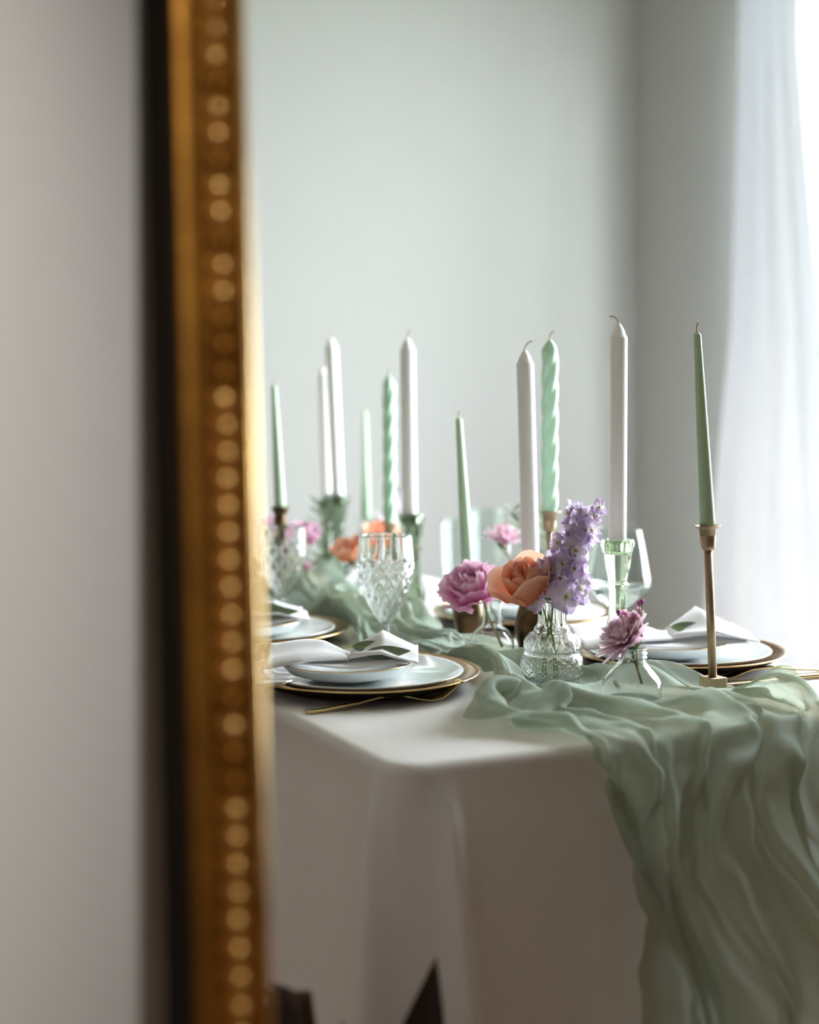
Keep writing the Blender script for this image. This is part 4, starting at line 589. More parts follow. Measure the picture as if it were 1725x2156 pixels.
-10,14,1,1,4,3,-5,-5,-7,2,1,-3,6,-14,12,6,-5,1,2,11,1,-14,1,5,0,-1,-4,0,13,-6,7,-1,-3,-4,-2,-6,9,-1,-10,0,6,0,1,8,-5,1,3,-7,-2,4,4,-11,-3,0,3,-2,-4,-2,9,1,-8,3,9,-2,-3,2,-7,11,0,-14,7,2,
-1,3,1,-1,1,-2,-5,2,8,-11,0,6,-7,6,4,3,5,-15,10,-4,5,1,-3,-2,9,-2,-9,5,6,4,-2,-5,-1,2,-8,10,-3,-5,9,3,-1,-2,-2,-2,-3,0,0,0,-5,-2,3,7,-11,-3,2,8,-7,-3,5,2,3,2,-4,-5,0,-3,7,-11,2,10,-3,3,
4,0,1,-4,3,-7,6,2,-15,11,1,-5,5,2,3,-4,3,1,-2,-2,-2,8,2,2,-11,2,10,-6,-1,6,-6,1,1,0,7,-1,-5,-1,1,-3,-1,-11,12,2,2,-5,-6,4,-5,-1,-3,6,5,-10,-6,8,13,-2,2,-9,-5,7,1,-3,2,4,-4,4,4,0,0,-5,
6,-3,3,1,-10,3,1,-4,1,-3,-2,5,2,0,-1,3,-2,10,-1,-1,1,5,-3,-2,3,-5,3,1,0,-2,4,-9,0,-2,3,-2,-1,4,-1,-1,-10,14,1,-2,-1,-5,1,-7,8,-6,2,-4,7,8,-7,-6,7,6,-7,-13,16,1,-3,2,-11,4,4,7,-4,-1,-9,-2,
7,0,-5,0,9,-13,-5,4,12,-6,2,3,-8,9,1,1,-2,-6,2,-4,4,-12,1,-3,4,9,4,6,-2,-2,-11,7,-2,-4,-5,0,-1,1,-5,3,16,2,-6,4,-2,-2,-2,1,-1,4,-8,-4,1,6,9,-12,-8,0,5,7,-4,-5,0,1,10,-3,-2,-1,1,4,2,-8,
5,-4,0,0,2,3,-10,-8,2,9,-1,2,14,-6,-1,-3,1,-1,0,0,-1,2,-5,2,1,2,0,-6,0,-2,8,2,0,5,2,-11,0,2,8,-7,2,-7,0,-1,8,-7,-6,4,1,1,6,-6,-6,1,5,3,7,-2,-5,10,0,5,-5,-4,2,-10,5,-5,3,-2,2,1,
2,1,-2,1,-2,-1,7,0,1,3,3,-3,-3,-2,-1,-2,1,5,-11,7,0,8,0,-2,1,-7,0,5,-1,-3,-1,-1,1,0,3,6,-3,-1,-3,1,2,1,-9,-3,-1,10,-5,-8,1,2,1,13,1,-14,-4,13,2,2,-1,-1,-2,-2,0,6,-17,10,0,-3,-2,4,1,3,
3,-4,3,0,4,6,0,4,-3,-6,-1,-5,2,1,-1,1,-4,2,1,0,-6,-2,4,4,-2,6,-3,3,-3,3,-2,0,0,0,-2,6,5,-3,-4,1,0,2,-2,-2,-6,4,7,1,-1,0,-9,-2,7,9,-6,-1,-1,-6,2,-7,-1,2,7,-4,-2,3,-1,6,-2,-6,1,2,
17,-8,-8,-4,-6,4,2,1,3,-1,3,-3,0,2,0,-1,-2,0,3,-2,-1,1,1,1,2,1,3,-1,1,-4,2,-3,0,-5,-2,0,4,4,-5,9,-1,4,0,-6,4,-1,3,-2,-3,0,9,-9,-5,7,4,2,-11,9,0,7,-1,-7,-12,-11,12,-1,1,0,0,-1,1,-1,
14,1,-5,-14,4,6,-4,1,-1,-4,1,6,-6,3,-1,0,0,-1,3,1,-1,0,3,-7,5,2,0,0,0,-3,0,1,-1,5,-3,-3,0,1,-3,5,0,4,7,-4,-4,0,4,-2,-6,-2,2,10,-6,-2,8,-2,-3,-1,-6,-1,0,-3,4,4,-2,0,-5,1,-2,0,0,1,
-7,0,0,10,0,-11,5,-2,1,2,1,5,0,-4,0,0,-1,-1,4,-5,5,0,0,6,-2,-1,0,-1,1,-1,0,2,1,0,-2,-4,1,0,1,3,1,-2,4,5,-5,-2,2,4,-2,-5,0,3,7,-7,-1,3,-1,-4,1,-1,1,0,-2,0,-2,-8,1,2,1,-1,-2,2,
1844,5,2,2,-5,4,-6,-13,8,-7,0,2,3,2,-4,-9,-13,0,5,2,12,4,4,0,-3,1,5,-1,5,7,1,-5,9,1,0,1,0,6,-2,7,2,-3,-4,1,-1,10,-7,2,-1,2,1,3,-1,-1,-5,-1,0,-11,1,-12,-7,-1,-10,13,13,3,11,8,1,2,7,7,
-26,-2,4,4,4,-6,5,9,-14,0,3,-2,0,-7,8,0,13,-10,-5,4,-3,0,3,0,2,7,-7,5,2,-5,4,10,-15,-2,1,-4,5,-4,6,-5,10,4,-4,-4,-1,-7,13,-11,4,-6,-5,-3,0,1,14,-2,-3,4,2,8,2,-11,5,-7,-2,7,-2,3,-4,-8,-6,1,
-8,-3,-7,-8,-3,4,-1,3,1,7,-2,0,-4,4,-8,8,-6,16,-8,-3,-1,9,-5,-1,5,-4,3,1,-4,-4,-2,7,5,-2,-1,-2,-5,5,-8,5,-2,-1,10,-7,-2,-2,-3,10,-7,-2,-1,-2,-1,10,-8,7,2,6,-3,8,5,14,2,-6,-19,-12,0,0,12,5,0,-8,
-24,-6,-1,10,6,-7,-3,0,2,0,1,0,-2,-2,5,-3,21,-6,0,0,-9,-4,13,7,-10,-4,0,6,-1,6,-7,-9,3,3,9,9,-9,-5,10,-15,-5,4,-4,8,-4,-2,-2,-6,6,0,1,2,8,-9,1,-2,2,1,3,0,-1,0,14,5,6,-4,-10,-17,-7,1,-1,-1,
-6,4,-4,-13,-9,5,7,-2,1,1,-6,4,-2,7,-3,1,-9,19,2,-7,-5,-3,0,3,16,-4,-1,-12,3,5,7,0,-1,-8,-13,3,16,-7,-6,11,-15,5,1,-8,3,2,-1,3,-8,12,-3,5,2,5,-3,-8,5,0,-3,-3,4,3,-13,5,4,2,-3,-3,-8,-3,1,1,
-37,3,5,7,2,-6,0,1,4,4,-2,5,9,-5,-2,2,3,-12,21,7,-4,-12,-12,2,0,8,-1,4,-4,-6,-1,-1,-1,8,-1,-1,1,-1,0,-4,12,-11,-2,4,-3,-1,1,-2,4,-8,13,1,-4,-1,1,2,-9,-3,1,-5,-3,0,6,-8,1,4,2,4,3,-4,7,0,
-23,-10,3,5,4,-3,3,11,3,-7,2,-12,10,2,17,-4,-8,-4,-12,13,21,6,-10,-15,-7,-2,4,0,-4,2,-1,-3,-1,1,12,0,-7,1,0,-2,1,-1,-3,2,4,-5,-5,4,-2,1,-5,-1,0,-2,1,2,2,-2,-2,-2,-2,1,-2,-3,-1,2,3,4,6,7,-9,-1,
14,4,-14,-14,-2,6,1,-5,-3,8,6,2,-23,12,-10,14,-2,-5,-6,-9,4,3,5,2,-1,-4,-3,2,5,-10,12,2,-1,0,-6,-4,2,7,0,1,-10,-1,2,1,1,2,4,-1,6,-2,-3,-7,-6,-3,0,3,2,3,0,8,3,0,-4,-4,-4,-2,-3,1,0,4,2,8,
-11,4,1,-3,-1,-2,-5,5,-1,-3,3,2,0,-4,-2,8,4,-3,6,-7,-15,1,4,1,1,5,-2,-7,-2,6,-8,-3,2,3,3,-3,4,2,-1,-1,7,-3,1,-1,1,-2,-1,6,-1,-3,4,3,0,-4,4,-10,-2,1,-2,-1,3,1,1,2,-5,1,1,1,-4,-1,4,2,
-7,-4,0,10,-2,0,-5,-6,3,-5,-2,0,11,-7,5,-12,2,5,-4,-1,1,-1,-2,1,0,-3,-1,-2,1,3,-3,1,11,-1,-3,0,-7,-5,4,4,-3,14,0,1,-4,5,-8,-3,2,2,-2,-2,0,5,-11,17,-9,0,2,2,-10,-3,9,0,0,-5,3,2,4,-6,-7,-2,
-14,-1,-1,8,2,2,-1,-5,6,-2,-7,2,-1,7,-12,7,-5,-4,4,-2,-2,-2,-2,-1,-4,0,6,2,-9,-1,4,8,-3,-4,2,2,-1,2,3,-2,4,-10,4,2,6,-5,1,1,-13,2,-3,1,0,-1,10,2,2,2,-5,-4,8,-2,-9,5,4,2,-2,-1,2,13,-6,-9,
-15,4,5,-10,3,-1,5,2,-4,-1,1,-5,-3,-3,14,-8,5,-2,-12,5,1,-3,3,0,-5,-2,2,-1,6,-6,-2,1,1,1,-7,7,-1,0,3,0,4,2,-7,1,-3,2,4,-7,12,2,-3,-4,2,-4,1,-3,3,-3,4,2,3,4,2,-8,3,0,3,2,-6,-9,7,3,
-16,1,4,-5,0,5,1,5,-4,-4,8,4,-3,-12,-11,6,-6,10,4,-8,0,2,-1,1,-1,-1,2,2,-2,12,-9,-11,-5,8,-3,-1,11,-2,-8,3,1,-3,7,-4,-1,-1,3,-1,-4,7,11,1,-1,3,-7,4,-1,-2,5,-3,-4,1,2,-2,3,-3,-5,-5,-3,1,-1,-1,
-12,-3,-1,1,3,4,-3,-5,-2,7,-8,-3,8,10,-2,-13,2,0,6,-5,-6,9,-3,-3,14,0,-8,-4,6,1,1,-1,-5,-11,22,-9,-3,6,-11,3,-8,13,-1,6,3,1,-4,7,3,-12,0,4,-3,-1,8,-8,5,-4,0,-1,-3,-6,0,7,-5,-2,-2,-2,2,-4,1,0,
-3,3,2,-1,-15,0,-1,-5,0,-1,1,-2,-5,1,3,4,-1,-2,10,3,8,-14,0,10,-18,3,2,3,-9,-2,14,8,-4,9,-20,0,5,3,8,-14,-4,2,-1,7,1,0,5,-3,0,3,-5,-2,-2,5,-4,-3,0,0,-1,2,1,-5,-2,3,4,-4,4,-2,0,-1,0,-1,
-20,1,1,1,8,-11,2,6,-4,1,-3,4,2,-9,0,-1,3,1,5,6,5,0,4,-11,0,-10,2,0,2,-10,-3,3,8,2,-7,10,-5,1,5,10,5,-18,5,-10,5,3,-6,0,-4,0,-6,1,7,-3,3,-3,-3,7,-3,0,0,-2,0,1,2,7,-4,5,-6,-1,0,0,
-22,1,2,1,-1,-1,-1,2,4,-7,1,4,0,0,-3,-1,1,2,-6,13,-3,-1,-4,8,-4,4,-9,1,1,10,-1,-9,4,-3,5,-8,8,-9,0,3,3,8,-9,5,-4,0,1,-6,-1,1,4,-1,-1,-2,-1,-4,2,-1,-1,-1,0,3,1,5,-4,3,0,-4,2,3,-1,1,
-24,-1,1,6,4,-1,-4,-1,-1,10,2,-5,-7,-1,2,-3,-2,2,-2,-4,3,10,0,-7,10,-8,15,1,0,-16,1,12,-8,-1,8,-3,-13,9,-5,0,1,3,6,-3,-2,-5,3,7,0,-3,-3,-2,-3,5,-7,-2,0,10,-4,-2,-3,1,5,-5,4,0,3,1,4,-2,-1,0,
-25,3,0,1,5,9,2,-10,-2,1,-2,5,11,7,4,2,-4,-8,-17,1,-6,-4,7,-1,0,8,-2,-3,2,16,-10,0,-9,-3,4,0,12,-7,1,-1,-7,-2,2,-1,-6,-1,2,5,-1,4,-2,1,-1,-6,3,-1,7,-7,8,5,0,-3,-5,0,-1,3,2,0,1,2,5,-3,
-17,-1,3,-3,0,0,3,1,-1,-5,12,-5,-12,-2,1,-2,2,0,17,-9,5,1,-10,7,5,4,-12,11,-1,-6,12,-11,10,-1,-7,2,-9,-2,1,-5,5,-3,-3,4,0,0,-1,-5,8,-6,2,0,3,0,-1,2,-4,1,-2,2,5,8,0,-7,0,3,1,4,1,2,-3,5,
-7,-9,1,-3,1,4,-4,4,1,0,-7,-7,11,-4,-2,3,2,6,-3,1,-10,1,4,2,-5,0,17,-6,4,-6,-9,3,0,-1,0,0,-7,0,1,-3,-3,1,10,-10,4,5,-2,4,0,8,5,-2,-8,4,-3,2,-2,-3,0,-2,3,2,2,3,-1,0,-1,0,1,-1,3,-2,
-22,4,-6,6,2,-8,1,4,3,-4,-7,2,1,3,0,-1,4,-5,3,-1,2,-3,6,1,12,4,-17,1,-8,0,2,-1,2,-2,0,-1,-1,-2,-2,2,-1,9,-10,0,6,-1,3,6,-3,-1,-2,1,5,-4,2,2,-1,-1,2,2,3,2,-6,3,2,-2,3,-4,-1,3,0,-2,
-23,4,-1,7,-5,1,-3,-4,-2,6,5,7,-7,-3,0,1,-3,4,-4,5,0,5,-7,3,0,-5,1,-6,-1,3,-1,0,-2,1,1,0,0,-1,-1,0,11,-8,0,9,-6,13,-8,-8,5,-1,1,-1,-1,1,2,5,-2,-1,4,2,-3,-3,6,2,-5,-3,-3,4,7,-4,-7,1,
-22,-1,7,-6,2,-1,2,0,5,1,-4,-8,-3,-1,4,6,-3,-2,1,0,4,0,5,-8,3,5,-8,1,5,-1,-2,0,0,0,-1,-2,-1,1,0,9,-6,1,3,1,7,-11,8,-7,-2,-1,-1,1,6,-1,-1,2,9,-1,-8,1,-1,1,1,0,6,-2,3,1,-15,0,4,-6,
-18,1,-5,-6,4,0,4,2,-4,-2,1,2,5,1,-5,0,7,-5,-4,0,1,1,1,-3,0,-3,13,-6,3,6,1,-5,-3,-1,-2,-1,3,0,5,-2,3,2,-6,1,-4,2,2,0,-1,1,4,4,-5,0,6,-6,-1,1,2,-6,-1,0,-2,-2,0,8,-2,-10,1,5,-6,4,
-28,1,1,7,-5,0,0,1,-2,1,4,2,-4,5,2,-1,-10,4,2,2,1,-4,0,0,-3,-4,7,11,5,-13,-2,3,3,2,-3,1,1,2,-1,0,0,-1,2,-1,-1,-3,-2,5,-2,3,-2,-2,3,10,-12,1,-5,1,0,1,-2,-3,0,-1,-2,1,2,-1,3,-5,6,1,
-15,-3,8,-14,12,-1,0,-3,-3,-1,8,4,1,-8,1,-9,4,2,-1,-4,0,-4,1,6,-11,11,-2,1,-5,9,0,4,-2,-1,4,0,2,-1,0,-1,0,-2,1,-4,0,-2,-1,-1,0,2,3,-4,-2,-1,1,1,-1,0,1,-3,2,-1,-1,5,-10,-2,5,-1,1,0,1,2,
4,1,-18,7,-11,-3,5,3,-3,7,-9,-4,2,1,0,1,2,0,-1,-1,-5,-3,1,0,6,-1,0,1,6,-6,0,2,3,8,-8,1,0,2,-1,0,-2,0,-1,-2,4,1,1,-3,-2,-5,0,3,8,-11,2,-1,2,-2,-3,4,-1,2,-3,-5,10,-7,-8,12,8,-1,-4,0,
-16,-2,4,1,-4,3,0,-3,20,-14,-3,1,-7,1,8,-10,3,0,-2,-7,-1,12,-1,-3,1,2,-1,2,-6,6,4,-1,3,-5,4,-4,1,-1,1,2,-2,-1,-1,3,-1,2,-1,3,-3,-2,0,7,-9,0,0,1,-7,4,-1,-1,-2,-1,1,1,0,-3,1,-1,-1,13,12,-1,
-15,1,3,-4,3,3,-1,15,-20,3,-4,-1,7,0,-3,2,-4,-4,-4,8,1,-7,-2,2,3,-1,0,1,6,3,2,-3,-3,-3,-1,0,1,1,5,-5,-3,0,2,-1,-2,-1,4,3,0,2,-2,-5,-1,4,-1,-6,1,-3,2,-1,6,-3,3,1,-5,1,-2,1,0,0,0,4,
-15,-1,0,8,-6,2,3,-11,1,-1,7,1,-2,9,-7,0,2,-2,-2,-1,-1,0,-1,-1,0,-1,5,-5,-2,1,-2,-1,-1,2,3,7,-3,2,-7,-1,0,0,1,1,0,3,-5,-2,5,0,1,-1,0,-4,12,4,3,-7,4,-6,-2,0,-1,-3,2,2,-2,-4,0,-1,-2,-5,
-17,1,1,-1,-1,-1,1,-3,5,13,-7,-7,10,-1,-9,11,-5,-4,3,-2,-3,-1,-1,0,-1,0,-3,0,-1,-2,0,1,1,1,7,-1,-2,-6,0,1,2,-1,1,0,-3,2,1,1,0,2,-1,1,7,12,-9,-2,5,2,-6,-1,3,-4,-3,3,-2,1,0,1,-8,-7,-1,4,
-17,0,0,-1,7,-6,0,-2,0,0,9,8,-8,-3,5,-1,-4,2,-2,-2,0,-2,1,-4,-2,2,-1,0,0,-1,-1,1,-1,4,-1,-1,0,1,0,-2,0,5,0,-1,2,-8,4,-1,2,-1,2,1,3,2,0,5,2,12,-7,-8,-3,-5,7,-7,0,0,1,-3,-1,5,-5,-7,
-17,0,0,0,-1,7,-7,0,6,-6,2,0,1,-1,0,1,1,-1,-1,0,-2,-1,-2,-4,0,-2,2,3,-3,2,1,0,2,1,-1,0,0,3,-1,4,-5,4,0,-2,-2,4,-3,2,-2,0,1,-1,9,-3,-2,9,1,-1,4,0,-16,15,-13,-1,-1,-2,5,2,-4,-9,2,8,
-19,0,-1,2,-1,-2,1,4,-4,2,-2,0,1,1,-1,0,0,1,4,-5,9,3,0,2,-3,-7,-6,-4,3,-1,2,1,5,-5,0,4,2,-1,-3,0,0,-1,3,-1,1,0,1,-1,0,-1,-1,3,-7,3,10,-1,-2,-1,-3,2,8,-14,4,3,3,-2,-5,-3,2,-2,-1,2,
-23,6,-2,-4,1,-1,3,0,0,-1,-2,-1,2,-1,3,-3,2,1,1,7,-4,-1,-3,1,1,-1,-1,0,0,2,1,2,-3,1,0,4,0,-3,14,-10,14,-10,-5,2,1,-1,2,-7,-2,2,0,5,5,-8,-1,0,-3,-4,1,1,-4,0,-4,-2,-1,5,-1,-1,1,1,3,1,
-29,-1,12,1,-5,3,-8,2,1,0,-4,-1,2,1,4,-1,-1,3,-1,0,4,3,-1,0,0,-1,0,1,0,1,-1,-3,1,1,2,3,9,4,-11,3,-5,2,2,-7,-1,-1,-1,-1,5,-4,-1,3,-13,-3,5,-2,2,0,1,6,-5,3,0,-1,1,-1,1,4,3,5,-2,-7,
-27,7,-3,4,-1,-5,1,-4,0,1,7,-1,-3,2,-2,5,-1,-1,2,0,4,3,2,-3,-6,5,0,-1,2,-1,-1,3,-2,1,2,-3,-2,1,-2,2,-2,7,-7,4,-1,-3,-9,2,4,3,-2,-8,-1,2,-8,-2,3,1,2,-4,4,-1,5,4,-3,8,-4,6,-3,-2,-1,0,
-16,-8,0,1,0,-2,1,-1,1,-4,0,4,0,2,2,3,3,-2,-1,1,0,0,2,3,0,0,1,4,-5,0,1,-2,1,0,1,-3,-3,3,2,-3,0,-1,-4,7,-1,-6,4,-5,-4,1,-4,2,-3,-3,1,-2,-3,3,1,4,-1,1,3,4,11,-7,0,-1,-1,0,-1,1,
-11,-11,-3,6,-5,0,0,0,1,2,-1,3,0,1,2,0,1,5,-3,0,2,-2,2,0,3,4,-2,-4,1,-2,3,-2,-1,1,-4,0,-1,-2,6,6,-10,-4,4,-5,1,0,-8,14,-1,-14,1,0,1,-1,-2,3,4,0,5,3,1,1,-1,3,-2,-6,5,-2,0,-1,0,-2,
-9,1,-12,1,0,-1,3,-3,-2,5,-1,1,3,-1,0,6,-4,2,3,-4,2,-3,2,5,-3,-4,4,-2,2,6,-3,1,-6,-5,0,0,-7,-3,0,8,3,-5,-3,-3,-3,0,23,-3,-13,10,1,-3,11,-1,-7,-6,-6,2,5,7,13,2,-1,-11,-11,5,4,-9,5,-8,0,3,
-13,4,3,-12,4,2,-4,1,1,0,-1,2,3,-2,-4,5,-1,-2,7,2,-2,0,-6,0,1,-2,5,-1,-3,-6,-1,-4,8,1,-4,-5,0,3,1,-3,2,-4,0,6,0,8,-17,-1,9,-1,1,-2,-8,0,1,1,4,0,-1,-1,0,3,1,4,6,4,-4,4,-3,-2,-2,3,
-17,2,3,-2,1,-2,0,4,0,3,-5,4,-11,-2,16,-10,7,-2,0,8,-9,3,11,3,-2,-5,-10,-4,-2,-5,-6,3,-2,5,-3,-2,5,0,-6,-2,3,5,-1,-2,1,-1,4,-4,1,2,-1,-2,-1,1,9,1,-3,0,-2,1,1,3,2,2,0,-2,0,0,6,6,-2,-5,
-14,0,1,0,7,-7,1,1,-1,-2,6,-6,8,-4,-11,3,0,3,1,-2,4,4,-4,-11,0,1,6,-1,2,-4,1,9,3,-9,-3,3,-3,0,-2,-3,0,2,5,-1,0,3,-2,1,-3,0,1,1,-1,3,-4,1,-1,-1,1,0,3,0,-1,0,-1,-1,0,3,0,5,2,-1,
-13,1,-1,2,-1,10,-7,-5,-2,0,2,-5,0,6,-7,-2,0,-1,0,-1,-2,-2,-2,3,1,7,-6,2,8,5,-3,-8,-8,3,1,2,2,1,8,-1,-4,0,8,-5,-1,-1,2,2,-4,0,4,-2,3,0,-1,-7,6,-3,1,1,-2,-1,0,0,2,2,1,1,-6,8,-3,1,
-13,-2,1,1,-4,4,3,2,4,-11,-1,-3,-2,-2,-2,0,1,1,-2,2,-4,-2,1,3,5,-7,-2,10,-8,1,2,-4,4,6,5,-7,-2,2,-1,5,3,-4,-4,6,0,3,-2,0,5,-3,-5,3,-1,-1,-3,4,1,0,-4,-1,1,1,1,-1,-1,-1,0,0,9,-11,5,-2,
-12,0,1,-1,0,-1,-1,2,-2,0,-7,2,1,-3,1,-8,9,-1,-5,0,6,3,-9,-4,1,8,-1,-1,-2,4,0,1,1,-4,4,9,6,0,-3,-4,-4,-2,-4,4,4,-4,2,0,-5,1,0,0,0,1,0,4,-4,4,0,-2,-5,1,-1,1,-1,-3,1,1,-3,1,-1,2,
-17,1,-1,3,2,-2,0,2,-3,0,-3,-3,-6,2,0,2,-7,3,3,-1,0,-3,5,-2,0,-4,11,-2,5,-5,1,1,-1,1,1,9,-5,-3,-4,1,4,2,4,-2,0,-2,4,-4,-1,0,6,-5,2,-1,3,-5,-2,-1,2,-1,-4,-1,-1,0,-1,2,-3,0,0,0,3,1,
-16,-2,2,-3,1,3,0,-4,-2,-4,11,-4,-6,-4,2,9,-7,-3,1,2,-3,4,2,7,2,-3,-8,4,2,-2,2,-5,1,2,4,-9,2,-2,1,-1,0,9,2,-2,2,3,-7,8,4,-2,-4,7,-5,-2,0,-2,-2,-2,-2,-2,0,-2,0,0,1,0,-1,0,-1,0,-1,-2,
-13,-4,-2,0,-1,4,2,-2,0,0,0,2,1,1,-2,1,-3,-2,6,-9,5,1,-6,0,2,3,2,-3,1,1,-2,7,-10,-2,-3,0,1,-1,2,3,5,-2,0,1,1,2,0,0,2,2,4,-5,-4,2,-2,0,-1,-3,-2,0,3,-2,1,2,-1,-5,1,-1,-1,0,-2,-2,
-24,8,-7,3,8,-4,8,6,-4,-4,-11,1,3,4,8,-10,9,0,-14,6,1,-4,7,-4,0,1,-4,-2,6,-6,1,-1,7,-7,0,-3,-1,2,1,-1,-1,2,-1,1,0,2,6,-3,1,8,-6,-2,1,-3,1,0,-1,-1,-3,1,2,0,-2,-2,1,1,0,0,0,-1,1,4,
-15,-1,20,-1,-3,1,-3,-5,4,2,0,0,2,-5,-11,0,1,-1,7,-2,-4,0,0,4,-6,-5,-1,12,-8,8,-7,-4,0,4,-5,-1,0,0,-3,1,1,0,2,2,0,2,-1,0,6,-5,-1,2,3,-2,-1,1,-1,-1,1,1,-3,0,0,-3,-2,3,0,1,3,-3,2,4,
-20,11,-13,-1,-1,1,1,4,3,1,4,-2,2,2,5,1,-11,0,-5,0,-3,-5,0,9,-11,-2,12,-12,3,-5,7,3,-2,-1,1,2,0,-3,4,-1,0,0,2,-1,-1,0,2,4,-4,1,0,0,-2,3,0,-1,2,0,0,-2,1,-1,-3,-2,4,1,1,0,-1,7,2,-4,
-9,-7,11,2,-6,-3,-5,-2,-5,18,-2,0,-4,-2,-1,-5,-1,-3,2,-1,-1,1,7,-8,7,-4,1,3,-11,8,-1,-2,3,-1,3,-2,0,2,-3,1,0,0,-2,2,4,-7,4,-6,0,-1,2,2,3,2,2,-1,-2,1,0,-1,-1,-2,-2,6,0,-1,2,1,1,1,-2,1,
-19,1,-3,3,2,0,2,-7,10,-15,2,-1,2,4,-2,-4,-1,3,0,-2,-1,5,6,0,3,10,-14,1,0,-5,-1,4,1,-1,-2,3,-2,-1,2,0,-1,-1,-1,0,-2,6,-5,3,1,-1,1,0,1,1,-4,1,-1,0,1,-1,-2,3,-2,1,-2,5,2,0,1,1,0,-1,
-7,0,-4,-1,2,-1,-5,3,-8,0,4,5,-2,-7,-9,-1,5,-2,0,4,5,-2,-3,5,9,-4,0,-10,5,2,2,-1,4,2,-3,1,-2,0,-2,-1,1,-2,1,-1,-2,3,-1,1,-2,2,-1,2,1,-3,-1,0,0,-1,-2,1,1,-3,13,-5,-2,5,1,-2,1,-2,0,0,
-12,-6,-1,-2,0,0,2,2,-2,2,-5,-2,-7,-5,2,6,3,4,1,-1,-4,1,2,-1,-1,6,-6,7,-4,3,7,-1,1,3,2,-10,5,-1,-1,1,0,-6,-1,-3,3,-7,3,3,0,-1,2,-2,0,-1,2,-2,1,-3,-1,2,2,5,-7,4,6,-1,-1,0,-1,0,-2,-3,
-23,2,-3,-1,0,-4,1,-2,1,0,3,-8,-2,4,6,0,-1,3,1,0,7,3,-8,0,-4,1,12,-3,-2,5,4,-3,-2,-2,1,10,-6,-3,0,-5,-5,3,-4,3,2,4,-3,-3,-1,0,0,-1,-2,0,0,-1,-1,3,6,0,5,1,1,-3,-2,-2,1,1,5,1,2,-1,
-23,-6,2,-1,-7,-2,2,3,3,-4,2,11,0,4,-5,4,4,-1,2,1,-1,-3,-1,1,-2,0,3,-2,7,3,-12,17,-4,-2,0,-7,-2,2,-3,-1,-1,3,8,-3,1,-7,2,-5,-1,0,-2,2,0,0,0,11,-3,2,-3,1,6,-8,0,0,1,-4,-2,6,-5,-2,-2,-1,
-26,-2,1,-7,-3,8,1,1,-7,6,0,-1,11,1,10,-1,-8,3,0,1,-8,5,4,-4,0,0,-1,2,7,-5,9,-9,-3,0,-7,4,3,-2,3,0,7,-1,-1,-2,-10,-1,-4,0,2,0,2,0,6,-2,5,1,12,2,-1,-7,-14,2,0,7,0,-7,-1,-4,0,0,1,9,
-30,4,-8,-2,8,0,1,-2,6,5,0,-4,1,2,-2,1,6,-1,3,0,6,0,-4,-9,7,2,-5,7,-4,1,-5,-5,4,0,3,-2,0,1,0,7,-6,-3,-6,-4,-3,4,1,2,5,1,-1,1,-2,10,-5,-4,-2,-3,0,3,-1,1,4,-6,-2,4,-2,-4,4,0,1,-2,
-29,1,4,6,3,-2,0,6,-1,-7,-2,12,5,-3,8,3,0,3,-8,-8,3,-3,-1,10,-5,-10,3,2,-1,-5,2,-1,-3,-1,2,3,-3,0,7,-5,-2,-2,-2,0,-2,0,5,3,-4,-2,1,-2,4,-4,5,-2,-3,0,-2,4,-5,5,-2,-2,0,-2,2,2,-9,6,3,1,
-27,0,1,7,-3,-1,-1,-11,2,7,8,7,1,9,-5,-6,0,-8,8,5,2,-8,-1,-2,-4,10,2,-7,-3,2,-5,1,1,3,1,-9,9,4,-5,-2,-4,3,0,-5,8,0,-5,-3,2,1,0,1,-2,2,-2,-3,-1,2,5,-2,10,-4,-4,3,-3,-2,0,-1,6,-1,-1,0,
-16,2,1,-1,-7,-2,-5,14,8,4,0,-8,-1,-2,-1,2,2,-1,-8,11,-2,-2,-3,-1,2,-5,-6,3,5,-2,1,-2,1,1,-8,9,1,3,-5,0,1,0,-3,3,-2,-2,0,5,-1,0,-2,-2,-3,0,-1,1,3,0,1,0,-3,0,3,-1,0,2,0,4,-1,0,-4,2,
-10,-3,2,-13,-1,1,16,-4,-1,-2,-2,0,0,1,0,3,-3,-1,6,-8,-5,4,-2,-10,2,3,1,1,2,0,0,3,1,-3,5,1,2,-3,3,-3,0,-1,3,-2,1,0,1,-4,-3,-2,0,1,-2,-1,1,3,-1,3,-2,3,1,-2,0,4,5,2,-8,6,0,-4,3,1,
-14,5,-5,-1,9,10,-4,-8,0,-3,-4,-3,3,-1,-2,1,4,4,-8,-4,-1,-3,-6,1,3,3,5,-6,-3,6,1,-3,-3,5,7,1,-1,0,0,-2,2,-1,1,3,-4,0,-3,-2,0,1,0,-1,4,1,0,4,-6,0,2,0,2,6,-3,-7,2,-3,10,-9,-1,2,1,-5,
-8,-2,1,3,7,-1,-6,-5,-2,0,0,-1,-1,-2,3,-2,-2,-6,3,3,-5,-2,14,5,-4,-1,-5,-2,-6,-2,2,2,2,3,-1,2,-1,-2,-1,1,2,0,-2,2,3,1,-7,-1,1,0,-1,3,0,4,1,0,4,-4,-1,-2,0,1,-2,7,-9,1,-5,2,1,0,-5,-2,
-13,1,3,1,-2,-6,-6,7,-2,4,3,1,-4,1,-4,-10,-2,3,8,-5,2,0,-2,6,0,-10,-7,2,4,1,-8,3,9,0,-1,-2,0,2,-1,2,1,3,0,4,-1,-4,6,3,2,-6,-2,3,-1,6,8,-7,-2,-2,5,3,-2,-6,3,-8,6,-7,0,2,-4,-2,0,-3,
